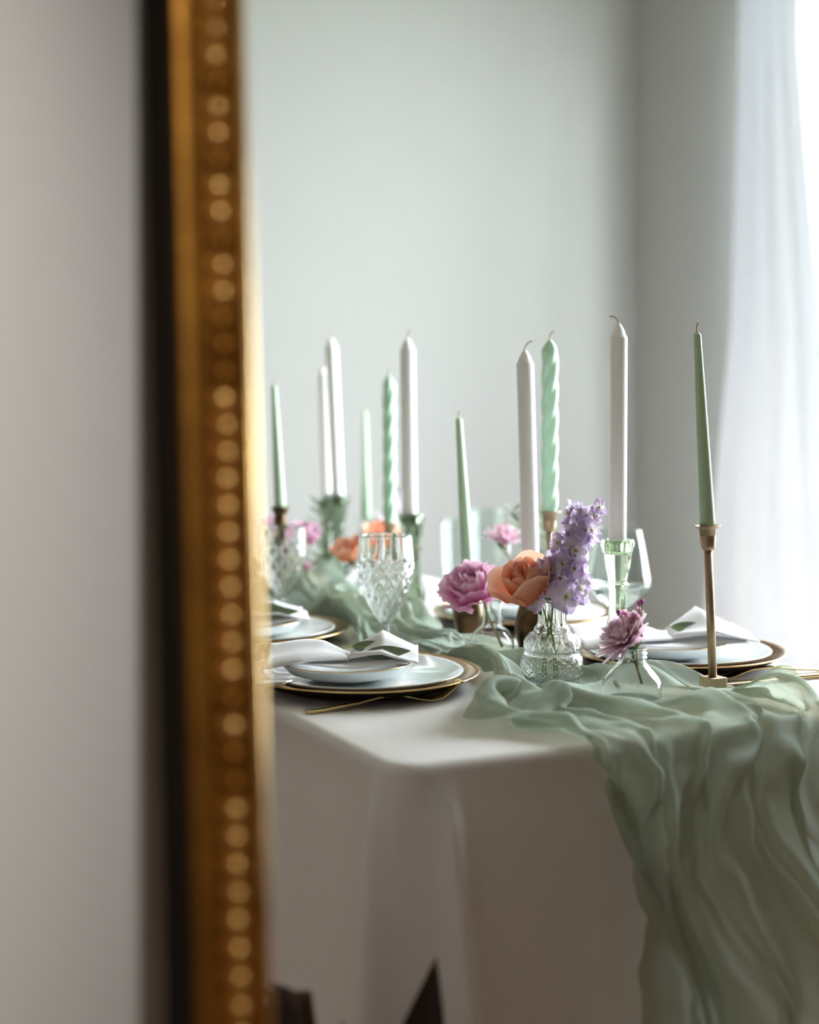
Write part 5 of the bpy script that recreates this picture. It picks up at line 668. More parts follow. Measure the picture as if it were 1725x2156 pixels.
-13,0,0,5,-8,-3,3,7,4,-4,-8,0,-3,2,1,11,-9,6,-11,-1,3,3,-5,-4,-5,5,5,-3,-6,-1,6,-3,-2,1,4,0,-2,1,-1,11,-1,-3,3,0,1,2,2,-2,-10,9,5,1,6,-9,-6,9,-4,0,0,-4,-3,0,4,-3,-9,6,2,-8,3,-3,0,3,
-14,-1,0,0,-2,2,5,-5,-1,-1,8,-1,1,-9,1,-3,9,-5,-2,1,-3,2,-1,0,3,-2,0,-4,0,-1,3,5,-3,-4,-1,1,-3,2,6,-5,4,5,-1,1,-1,5,-1,-5,2,5,8,5,-15,2,-4,-7,6,5,-4,-3,4,-2,-6,6,-3,-5,-6,4,-1,-2,-2,3,
-17,-1,0,-3,4,2,-3,3,-2,1,-5,0,1,-1,2,1,-1,0,0,3,2,2,-2,-1,2,-3,0,5,7,-2,0,-8,3,-2,-8,-4,8,-2,3,4,-1,0,-2,3,5,0,-5,10,13,-2,-5,-6,-2,-4,-4,-5,6,0,0,-2,-10,5,-1,-5,-2,9,3,5,10,5,-2,-8,
-20,0,0,1,0,-1,-2,1,0,-3,4,-4,0,8,3,5,0,-3,6,-6,0,0,1,0,-5,2,3,2,-5,-1,-2,1,-4,-4,4,4,2,3,0,-2,-3,2,8,-3,4,-9,12,0,-6,-2,-6,-15,7,0,-5,6,-2,5,-5,3,3,-8,0,1,14,5,12,-3,-6,-3,4,-1,
-19,-1,1,1,-1,3,-1,-2,-1,0,1,4,1,-3,-2,1,2,5,-3,4,-6,1,-3,1,0,8,-2,0,-1,-2,5,0,-4,5,1,1,-4,-5,7,1,2,-9,3,8,-15,12,-3,-7,2,-10,-1,1,-4,-1,9,-1,0,0,0,1,9,6,3,7,5,-4,-11,-4,-2,-2,-4,1,
-14,-3,2,2,-1,-3,1,1,-3,1,-3,0,1,1,-1,0,0,-2,5,-5,7,-4,-1,4,1,-3,-2,1,0,5,-3,2,-3,7,1,1,-3,1,-4,1,0,7,-6,-1,-1,-6,-2,3,-4,1,-10,0,3,1,3,2,1,-1,3,5,0,5,-5,-1,0,-2,0,0,-4,1,-2,2,
-18,7,-7,7,4,-4,-1,-6,2,-1,-1,-1,-3,7,-3,-5,1,3,-5,3,12,5,1,-6,1,-4,-2,-6,2,2,0,8,-5,-1,0,3,8,-16,4,8,-10,1,-1,-4,2,-2,0,2,-3,-7,1,6,8,0,0,-8,3,-3,7,4,0,-5,3,7,-9,-2,0,-1,-4,-2,7,11,
-11,0,2,-4,-2,3,-3,-5,-1,2,0,-1,1,-1,2,-5,1,-1,1,9,-11,3,3,1,0,0,13,6,-6,-10,0,7,-2,-6,2,-4,-3,23,-5,-12,3,-9,3,-9,0,-2,0,6,-3,1,7,5,-1,-8,-2,21,-4,-2,-6,-7,2,5,5,-8,5,4,-6,1,0,9,2,1,
-18,1,3,-3,1,-3,1,3,-3,-6,2,0,0,-7,3,7,0,-3,4,-2,1,1,2,3,1,3,-6,1,7,2,-7,-5,-1,11,0,-4,-9,-4,-9,0,4,5,-5,-2,6,0,-4,0,14,4,-6,1,0,7,4,-19,5,0,1,0,-1,5,7,-10,-1,6,9,2,-1,-6,-5,5,
-22,-1,1,3,-3,1,-1,1,1,2,-4,2,-1,0,-4,2,3,3,-1,2,3,-3,4,-2,0,3,0,1,-3,4,-5,2,3,-4,-10,-4,3,-5,1,0,3,0,1,-2,3,1,-2,-3,7,4,13,-5,-6,-3,-1,3,-4,6,2,1,1,-1,-4,7,2,-7,4,-4,0,-1,10,-13,
-31,6,-1,-3,5,0,0,4,2,-5,-5,1,7,1,0,-3,0,3,4,-1,-1,3,-3,2,1,0,3,-8,-2,-1,4,-6,8,-20,13,-2,1,2,-1,-1,2,2,-6,16,-6,4,3,-7,-4,10,1,-5,0,7,-9,7,-4,1,2,2,2,-2,-8,14,-8,-1,-2,3,5,-3,-9,-4,
-26,8,-4,-1,-3,4,0,0,0,11,6,-2,-9,0,0,0,-3,0,0,4,-1,-3,1,2,1,0,-4,-1,2,-2,5,-11,-2,14,-17,5,4,1,1,1,8,4,3,-6,0,2,-4,0,-9,0,4,8,10,-2,0,-9,-3,5,-1,-6,-5,0,8,-9,7,-6,1,-6,-3,10,1,4,
-14,-16,5,0,3,-1,0,0,2,-2,7,-2,0,-1,2,1,-2,-3,-1,-1,7,-1,-2,-1,2,-3,2,3,2,-4,-2,3,-1,-5,9,-5,2,-1,0,4,-7,1,8,-4,12,-7,4,-5,-2,-6,4,2,-9,6,4,1,3,-9,-1,1,-1,-3,0,1,-3,9,-10,2,9,-5,3,-4,
-23,-4,-6,14,-8,-4,2,1,1,6,-6,4,1,1,2,-1,0,3,0,-4,-6,2,6,0,-2,0,-1,10,-4,1,1,-3,-2,5,-2,6,-7,1,3,-1,6,-11,1,10,-6,2,-1,2,-6,1,-9,3,3,-2,7,0,-1,-5,-1,5,0,-1,1,-2,1,-4,8,1,0,4,1,2,
-18,0,5,-16,4,14,1,-3,-2,-9,5,5,-3,-1,0,-2,0,0,0,-1,1,-1,1,2,-2,-2,13,-10,5,4,-4,9,0,-9,1,3,3,8,3,-4,-10,1,-7,-5,4,5,10,-1,-6,-5,-4,8,9,-17,2,3,-7,-4,-5,-1,5,-5,-1,2,4,8,4,4,-5,-5,3,2,
-24,2,-3,11,1,-8,3,0,-1,0,-2,1,1,-1,-4,-3,-2,3,3,4,-2,-1,0,2,-6,6,-11,4,2,1,14,-14,14,2,-3,-2,1,-5,1,1,1,2,-2,-1,-1,-1,-7,18,16,6,2,-16,-19,7,-6,-5,10,7,2,-6,-6,1,-3,-2,-3,2,0,6,3,-3,-6,6,
-11,-1,0,-3,-3,0,0,-1,0,0,2,-2,0,1,-6,-1,6,-9,7,-1,1,1,-1,2,11,-2,-1,1,2,7,-24,21,-13,13,0,-4,-10,-7,1,1,2,2,2,-1,-1,-1,0,-13,5,-1,4,4,4,-1,-1,0,-1,0,-1,-2,0,2,-3,0,3,-2,0,-3,-1,11,6,-4,
-12,0,0,-7,0,-3,1,4,0,2,-3,-2,3,2,9,1,-9,15,-21,4,-3,1,0,-2,3,12,-5,-2,-3,-8,15,-12,2,0,3,-3,0,9,-11,1,0,1,1,1,-1,-1,-2,2,-6,0,1,1,3,3,-4,2,-3,-1,1,4,1,4,0,-2,-4,-1,-2,0,-1,-4,0,0,
-16,0,1,1,2,-2,-2,1,2,2,-7,-4,-2,2,0,14,6,-13,5,-8,-1,-5,-1,-1,-2,-3,9,-2,-1,-2,0,6,9,-4,7,2,2,-10,2,-6,2,-1,1,-1,5,-4,11,-8,-5,3,-4,3,-1,2,-1,-3,-2,3,0,6,1,-7,2,1,1,-6,-2,-2,1,-3,1,1,
-21,1,0,6,2,7,-7,3,7,-6,6,-5,-3,-6,-1,-9,5,1,1,-1,-2,-2,-3,-3,0,7,-5,8,-5,-2,0,-3,7,-5,2,4,-1,2,3,2,-6,-2,-2,2,-3,10,-2,11,-4,-3,1,1,3,-1,1,-1,-2,-4,0,-5,2,3,-1,0,-2,3,-2,-2,-1,1,-4,1,
-21,0,1,2,10,-4,3,-1,6,-4,2,6,0,-2,0,-7,-7,-2,0,-1,0,0,-3,-3,-3,-6,17,3,6,7,-6,-2,-16,8,-8,0,4,2,-3,0,0,1,0,-4,0,2,4,3,10,-2,-5,5,-5,10,-2,1,1,-5,-5,-2,-4,1,-1,-2,0,-3,2,-3,-2,2,0,0,
-18,-1,5,7,-6,4,11,-9,-18,16,-3,1,5,1,-7,-2,-2,0,-4,1,3,0,2,-4,1,-5,-2,-2,-1,5,4,0,3,-2,-1,-2,0,-1,2,-4,2,3,0,-2,1,6,-6,3,12,0,2,-24,14,-11,18,-2,1,-2,-2,-2,-4,-5,1,0,-1,0,0,-1,0,1,2,-2,
-21,8,0,-8,3,1,-2,13,6,-3,2,-5,-8,1,1,2,-8,-1,3,-4,-2,4,3,10,-8,-7,-6,2,9,-7,7,-2,3,-5,0,2,-1,-1,0,5,-5,10,5,1,-5,-9,0,2,-6,14,7,7,-11,-5,-20,20,-4,2,1,-5,-1,-2,-1,0,1,-1,-1,7,0,-5,2,0,
-10,-6,-2,-3,7,4,-4,-6,-3,1,2,2,2,-2,-1,-1,7,-8,0,0,3,-2,-2,0,8,2,-9,-6,2,5,1,5,-5,1,2,0,2,-1,0,3,10,-8,0,1,-1,-2,-2,-8,-2,1,-4,7,2,9,4,-22,13,0,1,4,1,-1,-4,-1,-3,1,-2,0,3,2,-5,5,
-18,-1,-5,-3,-6,1,8,4,5,-6,-2,-1,1,2,-1,1,-1,10,-8,1,-1,0,0,1,1,1,0,-1,-3,1,0,4,1,0,4,1,3,6,-1,-9,3,-5,0,0,-2,-2,-1,-2,5,-9,-2,1,2,0,0,6,-11,11,0,2,0,1,-2,2,-3,-4,-1,-1,2,3,2,-9,
-26,0,-4,-2,-6,0,2,3,0,3,-1,2,4,2,3,0,1,-1,3,6,-5,0,15,-13,-4,-1,9,-4,-2,2,2,-5,6,-1,-2,1,0,1,3,3,-10,3,2,-5,-2,-3,-5,-2,4,-2,6,-7,0,0,4,0,6,-9,4,1,1,1,2,-3,-2,0,-2,-3,-1,0,2,2,
-17,-3,2,-2,0,-5,-5,4,0,-1,2,1,0,8,-1,-2,1,1,0,6,-4,1,-8,13,-1,6,-14,7,1,2,-2,3,-8,7,-1,-3,-2,-2,5,4,-2,-2,-8,0,-2,9,2,-4,-16,3,-3,6,0,-1,1,3,-1,5,-1,-4,-1,1,0,1,-1,0,-3,-3,-1,1,1,1,
-18,-7,3,-1,-3,0,7,-2,-1,-3,0,3,0,1,4,8,-1,-2,4,-11,8,-7,4,3,0,-2,3,0,-1,0,-1,9,1,-11,-6,5,-4,5,-11,3,0,-2,-1,6,0,-8,-1,-1,-1,-2,3,2,0,-1,0,2,4,-2,2,4,-4,-2,2,-1,1,0,2,-5,-3,0,1,2,
-2,-6,6,-1,-7,3,-13,0,-4,8,1,-1,5,-8,3,1,4,3,0,0,0,1,-12,5,7,-2,2,-7,7,-9,4,-6,4,1,4,-14,1,-3,1,-3,5,0,-1,-1,2,-3,2,2,-1,-5,-1,2,0,2,-1,0,-2,0,0,2,2,3,1,-2,7,-5,2,5,-9,-2,0,2,
-22,25,-15,-2,2,-1,3,-1,-7,0,0,1,0,1,-1,3,-2,10,0,9,-12,5,3,-13,0,10,4,-4,-15,0,-5,-2,-1,0,1,5,-6,4,9,-3,-7,1,2,-3,1,6,-7,-1,1,1,-2,-4,0,1,1,3,2,-1,-2,-1,5,2,2,9,-12,4,1,3,2,-10,9,-6,
-2,-15,1,3,6,-9,4,-7,10,-7,1,0,0,-1,3,0,5,-10,8,-7,19,-7,-8,7,-4,-1,-2,4,0,-10,-7,-3,-1,2,-1,10,7,-5,-8,3,3,-1,3,9,5,-15,-7,-2,1,-3,2,7,3,-12,-3,1,3,4,1,2,2,2,0,-2,0,16,-15,11,1,-1,-5,-1,
-20,6,-3,-2,1,1,-1,-2,0,4,-1,1,-1,3,1,-1,-1,0,5,-1,3,9,-1,-10,-5,-1,1,4,0,7,-9,-8,-4,0,3,0,2,-2,6,-1,-3,1,2,-4,2,4,-2,-7,5,1,-8,-5,-1,1,12,-8,6,-1,4,-1,3,1,0,-2,1,-8,27,-12,2,5,-9,0,
-17,-1,0,5,-2,2,-7,2,3,-3,0,-1,1,2,-3,3,0,3,-5,1,-1,-2,4,-2,2,-3,3,-4,-3,0,7,3,-5,-4,-1,3,0,0,2,7,-1,-3,-6,-1,1,-1,17,-2,-16,9,-8,1,-6,0,2,13,-9,1,-3,5,2,1,0,1,14,-2,-12,5,2,0,-2,11,
-18,0,1,0,1,-3,0,4,-3,-1,-1,-1,3,5,5,-7,-6,2,-2,16,-11,-8,4,0,-1,-5,3,4,1,-4,8,-2,-4,-1,-1,-2,12,-8,8,-10,3,-4,2,1,-3,9,-13,5,0,-3,13,-4,-8,13,-1,-8,-1,1,0,2,0,2,3,-2,2,0,-1,2,-5,-3,2,-2,
-19,0,2,5,-1,6,-1,-9,-2,0,-1,1,-3,-1,3,1,-4,-4,9,-7,5,3,-4,5,2,1,-7,-3,3,5,-3,3,10,0,-3,-9,-12,18,-12,2,1,5,-2,-8,0,-1,9,8,1,-6,-1,-6,9,2,-8,3,2,-1,3,-9,2,-1,0,3,-2,3,-1,8,7,0,-7,-11,
-16,0,10,-3,0,-7,0,1,-2,0,0,-2,-1,-4,7,8,13,-8,-12,-5,0,2,-2,-1,-1,-3,2,5,-2,-3,-1,-1,-4,0,1,5,2,-1,0,1,1,3,-5,2,5,-7,3,1,5,-3,0,3,7,-7,6,-9,-2,1,0,8,-8,-2,-1,0,0,-1,7,-6,-2,1,-2,0,
-16,4,-2,-1,0,-1,1,0,0,-1,1,-1,-1,1,-8,-1,-3,7,0,-1,1,0,-1,0,0,-2,-2,-3,2,1,-1,2,-2,5,3,2,0,-4,0,-1,3,1,11,4,-17,5,0,1,2,-1,4,1,-2,2,-6,6,-2,-7,1,-6,1,-2,0,1,0,-1,-3,-1,4,-1,-5,0,
-16,0,0,2,-2,1,0,1,0,1,-3,1,-1,0,-4,-2,2,2,1,-3,-3,0,0,1,-1,-1,-3,0,0,0,1,-3,3,5,2,-1,-2,-1,-3,5,1,1,-1,2,6,3,-5,0,4,6,-7,-1,0,-1,-2,-2,-1,1,-6,2,0,0,-1,1,2,-2,-2,-2,0,2,1,-1,
-19,0,2,1,2,0,0,0,0,2,1,-2,-1,-1,-1,-2,-1,-2,1,1,-1,-1,5,-2,-5,1,0,-1,1,2,-2,0,11,-3,-3,-1,-2,-3,1,1,-1,0,-2,0,5,1,2,1,0,-3,4,0,-1,0,0,-2,0,1,2,-3,1,2,-3,1,-1,-1,1,-2,0,3,8,0,
-21,2,-1,-1,3,2,2,-2,5,-1,0,0,3,-5,1,-3,-1,0,1,-2,-1,5,1,-5,6,-1,3,-9,-1,0,4,6,-6,-1,0,-2,7,-5,2,-5,-1,-2,0,2,0,0,1,0,0,5,-1,2,0,-2,0,1,1,2,-2,0,-4,0,4,0,-3,0,1,1,3,-3,2,5,
-19,-3,6,1,-3,4,-4,3,0,1,2,-1,-1,4,-3,-3,-1,2,-2,2,-1,0,0,3,-4,2,-2,4,0,1,-1,-4,1,4,1,-1,-7,0,-1,0,0,1,0,-1,2,1,-1,0,4,-3,0,4,-5,7,0,-1,-3,0,1,0,3,-6,-1,3,1,0,4,-4,-2,7,-3,-3,
-17,1,-6,2,1,0,4,2,-4,2,-1,0,1,-1,0,5,-3,-2,1,0,2,-6,-1,4,5,-4,-2,3,1,-4,0,2,0,-5,3,0,-3,3,-1,-1,0,0,1,0,-2,0,1,-2,3,5,-1,-3,2,-5,1,2,3,1,2,4,-1,-2,0,-9,1,9,-10,5,-3,0,2,2,
-22,17,-2,-7,0,-1,3,-1,-3,-4,2,1,0,0,1,2,1,-3,-1,0,1,0,-1,-1,0,3,0,3,-3,-2,-1,3,0,-1,-3,0,3,-2,0,1,-1,-1,0,4,3,2,3,-2,-7,-2,1,0,0,0,0,-2,1,1,2,-1,3,6,-8,-1,2,-3,5,-3,0,-2,3,0,
-4,-18,6,-1,-3,0,-2,3,7,-3,0,5,-8,4,-2,1,-1,-1,-3,-1,3,1,1,-1,1,-2,2,-2,2,-2,0,-4,3,6,1,-6,0,1,1,2,0,-2,-1,-1,1,-1,3,2,-3,-1,-1,3,1,1,-4,-1,-1,-2,0,1,0,1,5,5,-9,7,-8,0,5,-2,-2,4,
-17,6,4,-1,1,-2,7,0,-11,12,-9,0,-5,-10,2,-6,5,1,4,1,2,8,-8,2,6,2,-6,8,0,0,-1,2,2,0,-4,0,1,-3,6,-8,-2,1,2,-2,3,5,-2,-2,-1,3,-5,-9,2,1,7,-5,4,3,-2,2,3,-3,-3,-3,10,-20,12,9,-13,-4,0,1,
-8,-5,-3,12,4,-3,1,2,-2,-2,-4,-10,12,-3,-6,1,-1,8,-5,7,-1,-1,1,-4,1,-6,7,-15,-2,1,2,5,2,1,9,2,2,-2,-19,-3,-3,2,3,5,3,4,2,4,-2,-8,-2,2,-5,-2,-2,10,1,-6,7,1,3,10,2,-4,-7,5,8,-20,6,-2,-6,-3,
3,-2,-2,2,-8,11,-2,0,5,-7,0,1,-13,8,-5,-1,1,-6,12,-3,0,-3,2,-4,0,-3,0,21,-4,0,-4,4,-9,2,1,4,-7,-8,1,-1,2,5,2,-3,2,-11,5,3,5,-5,5,-1,-1,-5,-2,1,2,7,2,2,-4,-2,9,3,-5,7,-23,14,-3,-3,-3,-2,
8,1,2,-7,1,-7,0,-4,10,0,-2,-2,1,-6,2,-3,-3,6,-1,-8,1,-1,-2,2,0,8,12,-8,5,2,-4,-1,-7,1,-6,1,-3,5,-2,0,12,2,0,-12,-3,6,-6,1,2,1,-6,0,2,12,4,0,-7,-3,-2,-1,-5,-1,1,6,8,-8,2,-3,3,-2,5,-6,
-11,1,1,1,-4,6,4,2,-1,2,5,-9,1,4,-2,-3,-1,2,-9,-2,-1,3,1,-2,-1,7,-1,-1,-7,10,11,-9,-1,-8,4,-2,0,2,1,2,1,1,-6,1,-2,2,-1,-1,0,1,5,0,0,-3,-1,3,5,-5,-4,0,6,-6,1,0,0,1,1,-3,4,1,-5,2,
-11,3,-5,6,5,-2,-2,5,-2,-2,-2,6,3,-5,2,0,-6,-6,-1,-1,4,0,0,2,-3,5,0,0,1,-5,3,5,0,3,-12,1,1,2,2,1,3,-2,-4,2,-8,-1,9,2,-1,2,-2,-2,7,-2,-1,-5,5,5,-9,-5,1,6,-6,3,1,0,0,0,1,3,-3,-2,
1,-9,-1,-1,10,-6,-1,1,3,1,0,0,-8,-2,9,-1,1,-8,2,-1,-4,5,4,-3,-1,1,-2,-3,14,-4,0,-6,8,-11,3,-2,3,-3,7,-1,0,-1,-1,0,-2,-3,-2,-1,7,5,-1,0,-8,3,2,1,1,1,0,-4,-4,3,4,-5,2,3,-1,-2,1,3,-1,-2,
-3,-3,-2,-3,-3,10,2,-4,2,0,1,1,0,0,-1,0,1,1,-6,-2,-5,1,3,0,2,-1,-6,8,3,-5,-3,4,-4,2,3,-2,2,1,2,-2,-1,0,-3,0,1,4,-1,-9,1,6,4,1,-4,-1,-4,7,-10,9,6,-3,-4,-2,1,-1,1,1,1,-1,-1,3,1,-2,
4,-5,-6,-4,3,-2,-1,5,2,0,4,-1,0,-7,-3,6,-1,1,4,-1,-7,0,4,9,-14,-3,8,1,-2,13,-11,-9,9,3,-2,-2,-2,3,-3,1,-2,-6,12,-4,0,0,0,-1,-7,2,5,3,-1,-8,7,-9,5,-3,10,2,-5,-5,0,7,-11,6,4,-2,-1,1,2,-1,
-9,9,-4,0,-1,0,-2,-1,-7,5,8,2,1,-1,-1,4,0,-3,-4,4,-2,-8,0,1,1,-2,0,-4,-1,6,7,-2,0,7,-7,-1,-1,2,-2,2,-10,1,6,10,-6,-4,0,8,-10,-6,5,4,2,-3,-8,3,2,-1,0,11,-1,0,0,-2,3,-16,7,0,1,2,2,-1,
-8,7,5,-10,-3,0,2,-5,5,4,-2,3,3,1,-10,5,2,0,0,-2,11,-10,1,0,1,-9,-1,5,-5,-2,9,0,-5,1,3,0,3,-5,0,4,-4,-4,-4,11,7,-10,-3,3,5,-11,-4,7,6,0,-5,-3,2,-1,-3,3,12,-6,-6,1,4,1,-7,2,1,1,1,1,
-9,-3,9,-1,-1,0,-3,5,-4,-2,5,3,2,1,-4,-10,7,1,-1,13,-9,0,-6,4,7,-5,-8,0,3,-5,1,7,-6,-3,7,0,-1,-1,6,-3,4,-4,-6,0,7,-2,-6,0,8,0,-10,-3,4,9,-2,-4,-4,3,0,1,3,-1,0,-1,0,0,-2,3,-1,0,3,-1,
-7,11,-13,17,-11,-6,1,-1,1,5,-5,4,2,4,0,-1,-8,0,1,-3,6,1,-4,1,4,9,-13,-9,-1,5,0,1,-1,-3,3,5,-3,-1,4,5,-6,1,-3,-1,1,10,-8,-5,2,9,-4,-8,-1,4,8,-5,-4,-2,2,-1,2,0,0,-1,2,1,-2,2,-1,0,1,2,
-8,0,16,-7,-1,-5,-4,-2,6,-12,3,2,10,2,2,-12,-3,17,1,-7,4,1,-6,-2,1,-2,2,-6,0,2,-6,8,3,-7,-3,6,0,2,-7,4,1,0,-1,-1,1,4,-1,-4,-2,5,2,-5,-1,-1,4,5,-9,2,0,-1,1,9,-7,-5,4,5,-1,-2,-1,-3,3,2,
0,1,1,-6,5,-5,0,0,-5,11,-12,3,0,7,2,4,-7,-3,7,2,-7,0,0,-8,3,1,1,-1,-2,0,0,0,0,-1,-4,1,4,-1,0,1,2,0,-2,0,-3,4,6,-5,-5,2,6,-1,-7,0,1,3,-1,-3,1,-1,1,4,-1,0,-1,2,0,-2,3,-2,0,1,
2,-1,-1,6,-2,-3,-8,1,2,-2,-3,-5,0,8,6,-3,7,-12,5,-4,3,2,4,-7,-5,5,6,-4,-5,1,1,-3,2,1,-4,-6,6,-1,1,1,2,0,0,-2,0,3,1,3,-6,-7,9,2,-5,-1,1,1,1,-2,1,-1,-1,3,0,-2,0,3,1,-3,0,4,-5,3,
3,-3,-1,0,3,0,-3,-5,1,-1,-1,-2,3,-1,4,0,-4,5,-1,2,-7,5,-2,0,-2,0,1,1,-2,0,0,-3,1,0,1,-4,-4,6,-2,3,2,0,-1,-3,7,-3,0,1,0,-3,0,3,-1,-2,-1,2,1,-2,0,1,-3,2,8,-5,-5,5,2,-1,-6,3,4,-2,
1,-1,1,-1,-4,12,-4,0,-2,-2,6,-13,-3,0,6,1,-1,4,-4,-3,1,4,-2,0,-3,2,-1,0,0,-1,-3,-3,6,-1,-1,0,-3,-2,5,0,1,2,0,0,1,-2,0,0,1,-2,-1,2,1,-2,2,-2,0,0,0,0,-1,0,0,-1,-1,0,6,1,-5,-3,4,4,
0,-1,1,-5,6,2,0,-9,-5,2,5,0,-4,-2,4,2,0,-4,2,-1,0,2,0,-1,3,-1,1,1,-5,-1,-2,2,-6,8,1,-2,-3,1,0,-1,3,3,0,-2,1,-2,-3,-3,2,2,-2,3,1,-1,-1,2,0,0,-1,0,-1,0,0,0,-1,-1,4,1,0,-3,1,2,
-1,1,-1,5,1,-5,2,-1,2,-3,-7,2,3,-3,-2,3,-1,-2,1,0,0,-1,3,0,-1,0,0,-2,1,-2,1,-1,2,-3,1,3,-3,0,0,0,1,1,0,2,0,-7,-4,4,9,-2,-6,2,-1,3,1,-3,1,0,1,-2,0,0,-1,0,0,-1,0,4,0,-3,2,0,
-1,0,-2,-1,-4,3,2,1,-3,1,-1,-1,-1,5,-5,3,0,0,-2,-1,3,-7,7,0,-2,-1,1,2,-1,-7,4,-2,-1,2,1,-2,1,1,5,-5,1,1,10,-6,-4,-5,0,1,2,6,-5,-1,0,1,0,2,-1,0,0,-1,0,0,-3,0,0,0,0,2,-1,1,0,0,
0,-2,-3,-1,1,-5,2,0,2,-2,8,2,-7,-5,4,1,0,5,-5,3,-3,-4,5,2,-6,1,0,-1,0,-4,1,0,-1,0,3,-2,6,0,1,-2,0,1,1,8,-19,-1,4,2,-2,5,6,-11,3,4,1,-1,0,0,0,2,3,-7,-2,1,-1,0,2,-3,1,0,0,2,
-1,-2,-3,-2,-1,-1,-5,6,0,2,10,2,-4,-7,-5,5,1,0,-3,2,2,0,-2,2,0,0,1,4,-1,-7,-8,-1,0,1,1,6,7,-2,-1,1,0,0,-4,-1,1,-3,3,-3,1,-2,3,0,4,2,-4,0,1,1,1,-2,-1,-2,-1,1,2,-3,-1,-2,0,3,0,1,
-2,-10,-4,-2,2,16,4,-3,-1,3,-4,-2,8,-1,-8,-4,4,0,-5,-1,6,0,-2,1,1,-4,2,4,-1,-3,-2,3,7,1,1,2,-14,3,1,-2,1,0,0,-3,-3,1,2,-1,-2,1,3,-1,4,-4,2,0,3,0,0,5,-3,-10,5,-1,-4,-1,0,-2,10,-5,-5,5,
-14,10,2,-4,2,2,6,-1,-3,0,-1,0,-5,9,0,-2,-5,-3,-1,9,-5,3,-4,-2,3,-2,2,0,-1,0,-1,2,-1,2,-3,6,8,-8,-6,7,-2,2,1,-14,2,-1,-1,6,-5,1,0,15,-12,0,-2,4,0,7,-2,-6,-4,5,-3,0,-3,-3,-1,12,-4,-1,-2,-1,
-15,2,5,4,10,-4,3,5,-7,-7,1,1,3,-10,3,-5,15,-7,3,-4,0,-2,-3,4,-2,1,1,1,-1,0,4,-3,5,0,0,-11,8,9,-10,-5,0,3,-6,-1,0,0,10,3,-4,-6,3,2,0,-4,1,4,2,-3,0,-9,-3,6,0,-1,6,-4,1,-2,5,7,-9,-5,
-13,-1,4,14,-13,-3,5,6,12,-3,-12,1,-4,-1,1,1,1,-3,0,0,0,0,14,-5,-3,-2,0,-4,2,-2,-3,7,-12,4,1,10,-1,-6,4,-3,-2,3,-7,2,-3,8,-1,2,8,-9,-4,0,17,-6,-8,4,7,-8,-2,2,-5,-8,-3,2,2,8,-6,0,3,9,5,-4,
3,-9,-2,0,10,-5,-1,-1,4,-4,-1,1,-1,11,-9,10,-14,-3,4,2,-3,15,-16,3,8,0,-4,-9,3,0,1,-3,4,-1,7,-1,-5,5,-3,4,1,-14,1,-4,11,1,-3,0,1,12,-9,1,-1,7,-6,-1,-5,6,-8,1,0,-5,6,3,6,4,-2,-3,2,-7,7,-3,
11,-3,-2,0,1,2,-14,-5,1,-2,2,0,10,-14,10,-12,1,8,6,2,15,-20,10,1,-6,3,-10,-1,-4,4,10,2,-6,-4,0,-5,-3,8,3,-6,-2,-8,1,3,7,11,-8,-6,5,-5,11,-9,1,7,6,-20,4,-2,-3,3,-3,19,-4,9,0,-6,-2,-10,-1,2,-5,13,
9,2,-5,-7,-1,4,1,-5,-10,5,3,-3,-4,5,-7,-1,17,12,-2,-1,-6,2,-13,9,4,-11,-6,2,5,0,-3,0,10,-12,2,5,-6,-6,12,-2,-15,3,-2,18,0,-2,7,-10,-6,11,-1,-2,3,-8,-9,3,-4,-1,4,1,16,0,9,0,-7,-3,-7,5,-16,-1,9,0,
0,12,3,-3,-11,-9,14,1,-3,-2,-9,1,-7,3,10,5,-7,-3,3,-13,2,1,7,-5,2,-5,0,-3,5,18,-9,0,3,3,-6,3,5,-11,-8,-5,-1,2,20,-10,-3,0,7,3,-1,-3,0,9,-15,1,3,6,1,5,11,3,-16,-3,3,-3,-1,-6,-1,-8,12,3,0,-9,
-8,-6,8,5,0,-2,-5,-3,-1,-1,5,-3,-2,11,-5,0,0,2,6,15,-16,7,2,-5,-11,-1,-1,6,7,-1,10,-16,2,9,-9,-11,3,4,-14,0,8,10,-2,2,-2,1,-2,11,-7,0,3,-6,-4,2,1,5,4,2,-14,6,7,-12,-5,9,-4,-5,0,8,3,-2,1,0,
-15,4,-5,6,7,0,-4,-1,-4,-5,5,5,5,-11,10,7,-1,2,2,-10,4,-4,-9,-2,-1,7,2,13,-10,2,2,0,-8,5,-3,-6,-3,-7,6,8,6,2,2,6,-11,-4,-1,0,11,-10,2,-8,6,-3,8,1,4,-14,10,-6,10,9,-13,-17,7,0,4,4,-4,4,0,8,
-2,-9,3,-3,3,1,-7,5,0,18,0,2,3,0,-2,4,-6,-3,-19,4,-1,-4,1,-8,19,-1,5,-4,-3,3,2,10,-9,-14,6,-5,-7,11,2,7,1,1,-9,6,11,-10,-8,7,-1,-3,-1,4,9,7,-1,-11,-9,15,-13,-5,0,8,2,-8,-4,2,12,1,-7,-1,-1,1,
-15,10,-6,0,1,-4,3,-7,15,-7,2,2,1,0,0,5,13,-19,5,-8,2,-4,-2,5,-5,14,4,-15,13,-3,-3,0,2,-7,-5,10,-1,-3,6,0,3,0,7,-3,0,2,3,-20,-2,10,-4,11,1,-1,7,-1,-5,-2,10,1,-14,-9,-3,3,-5,6,-1,7,5,-9,3,-8,
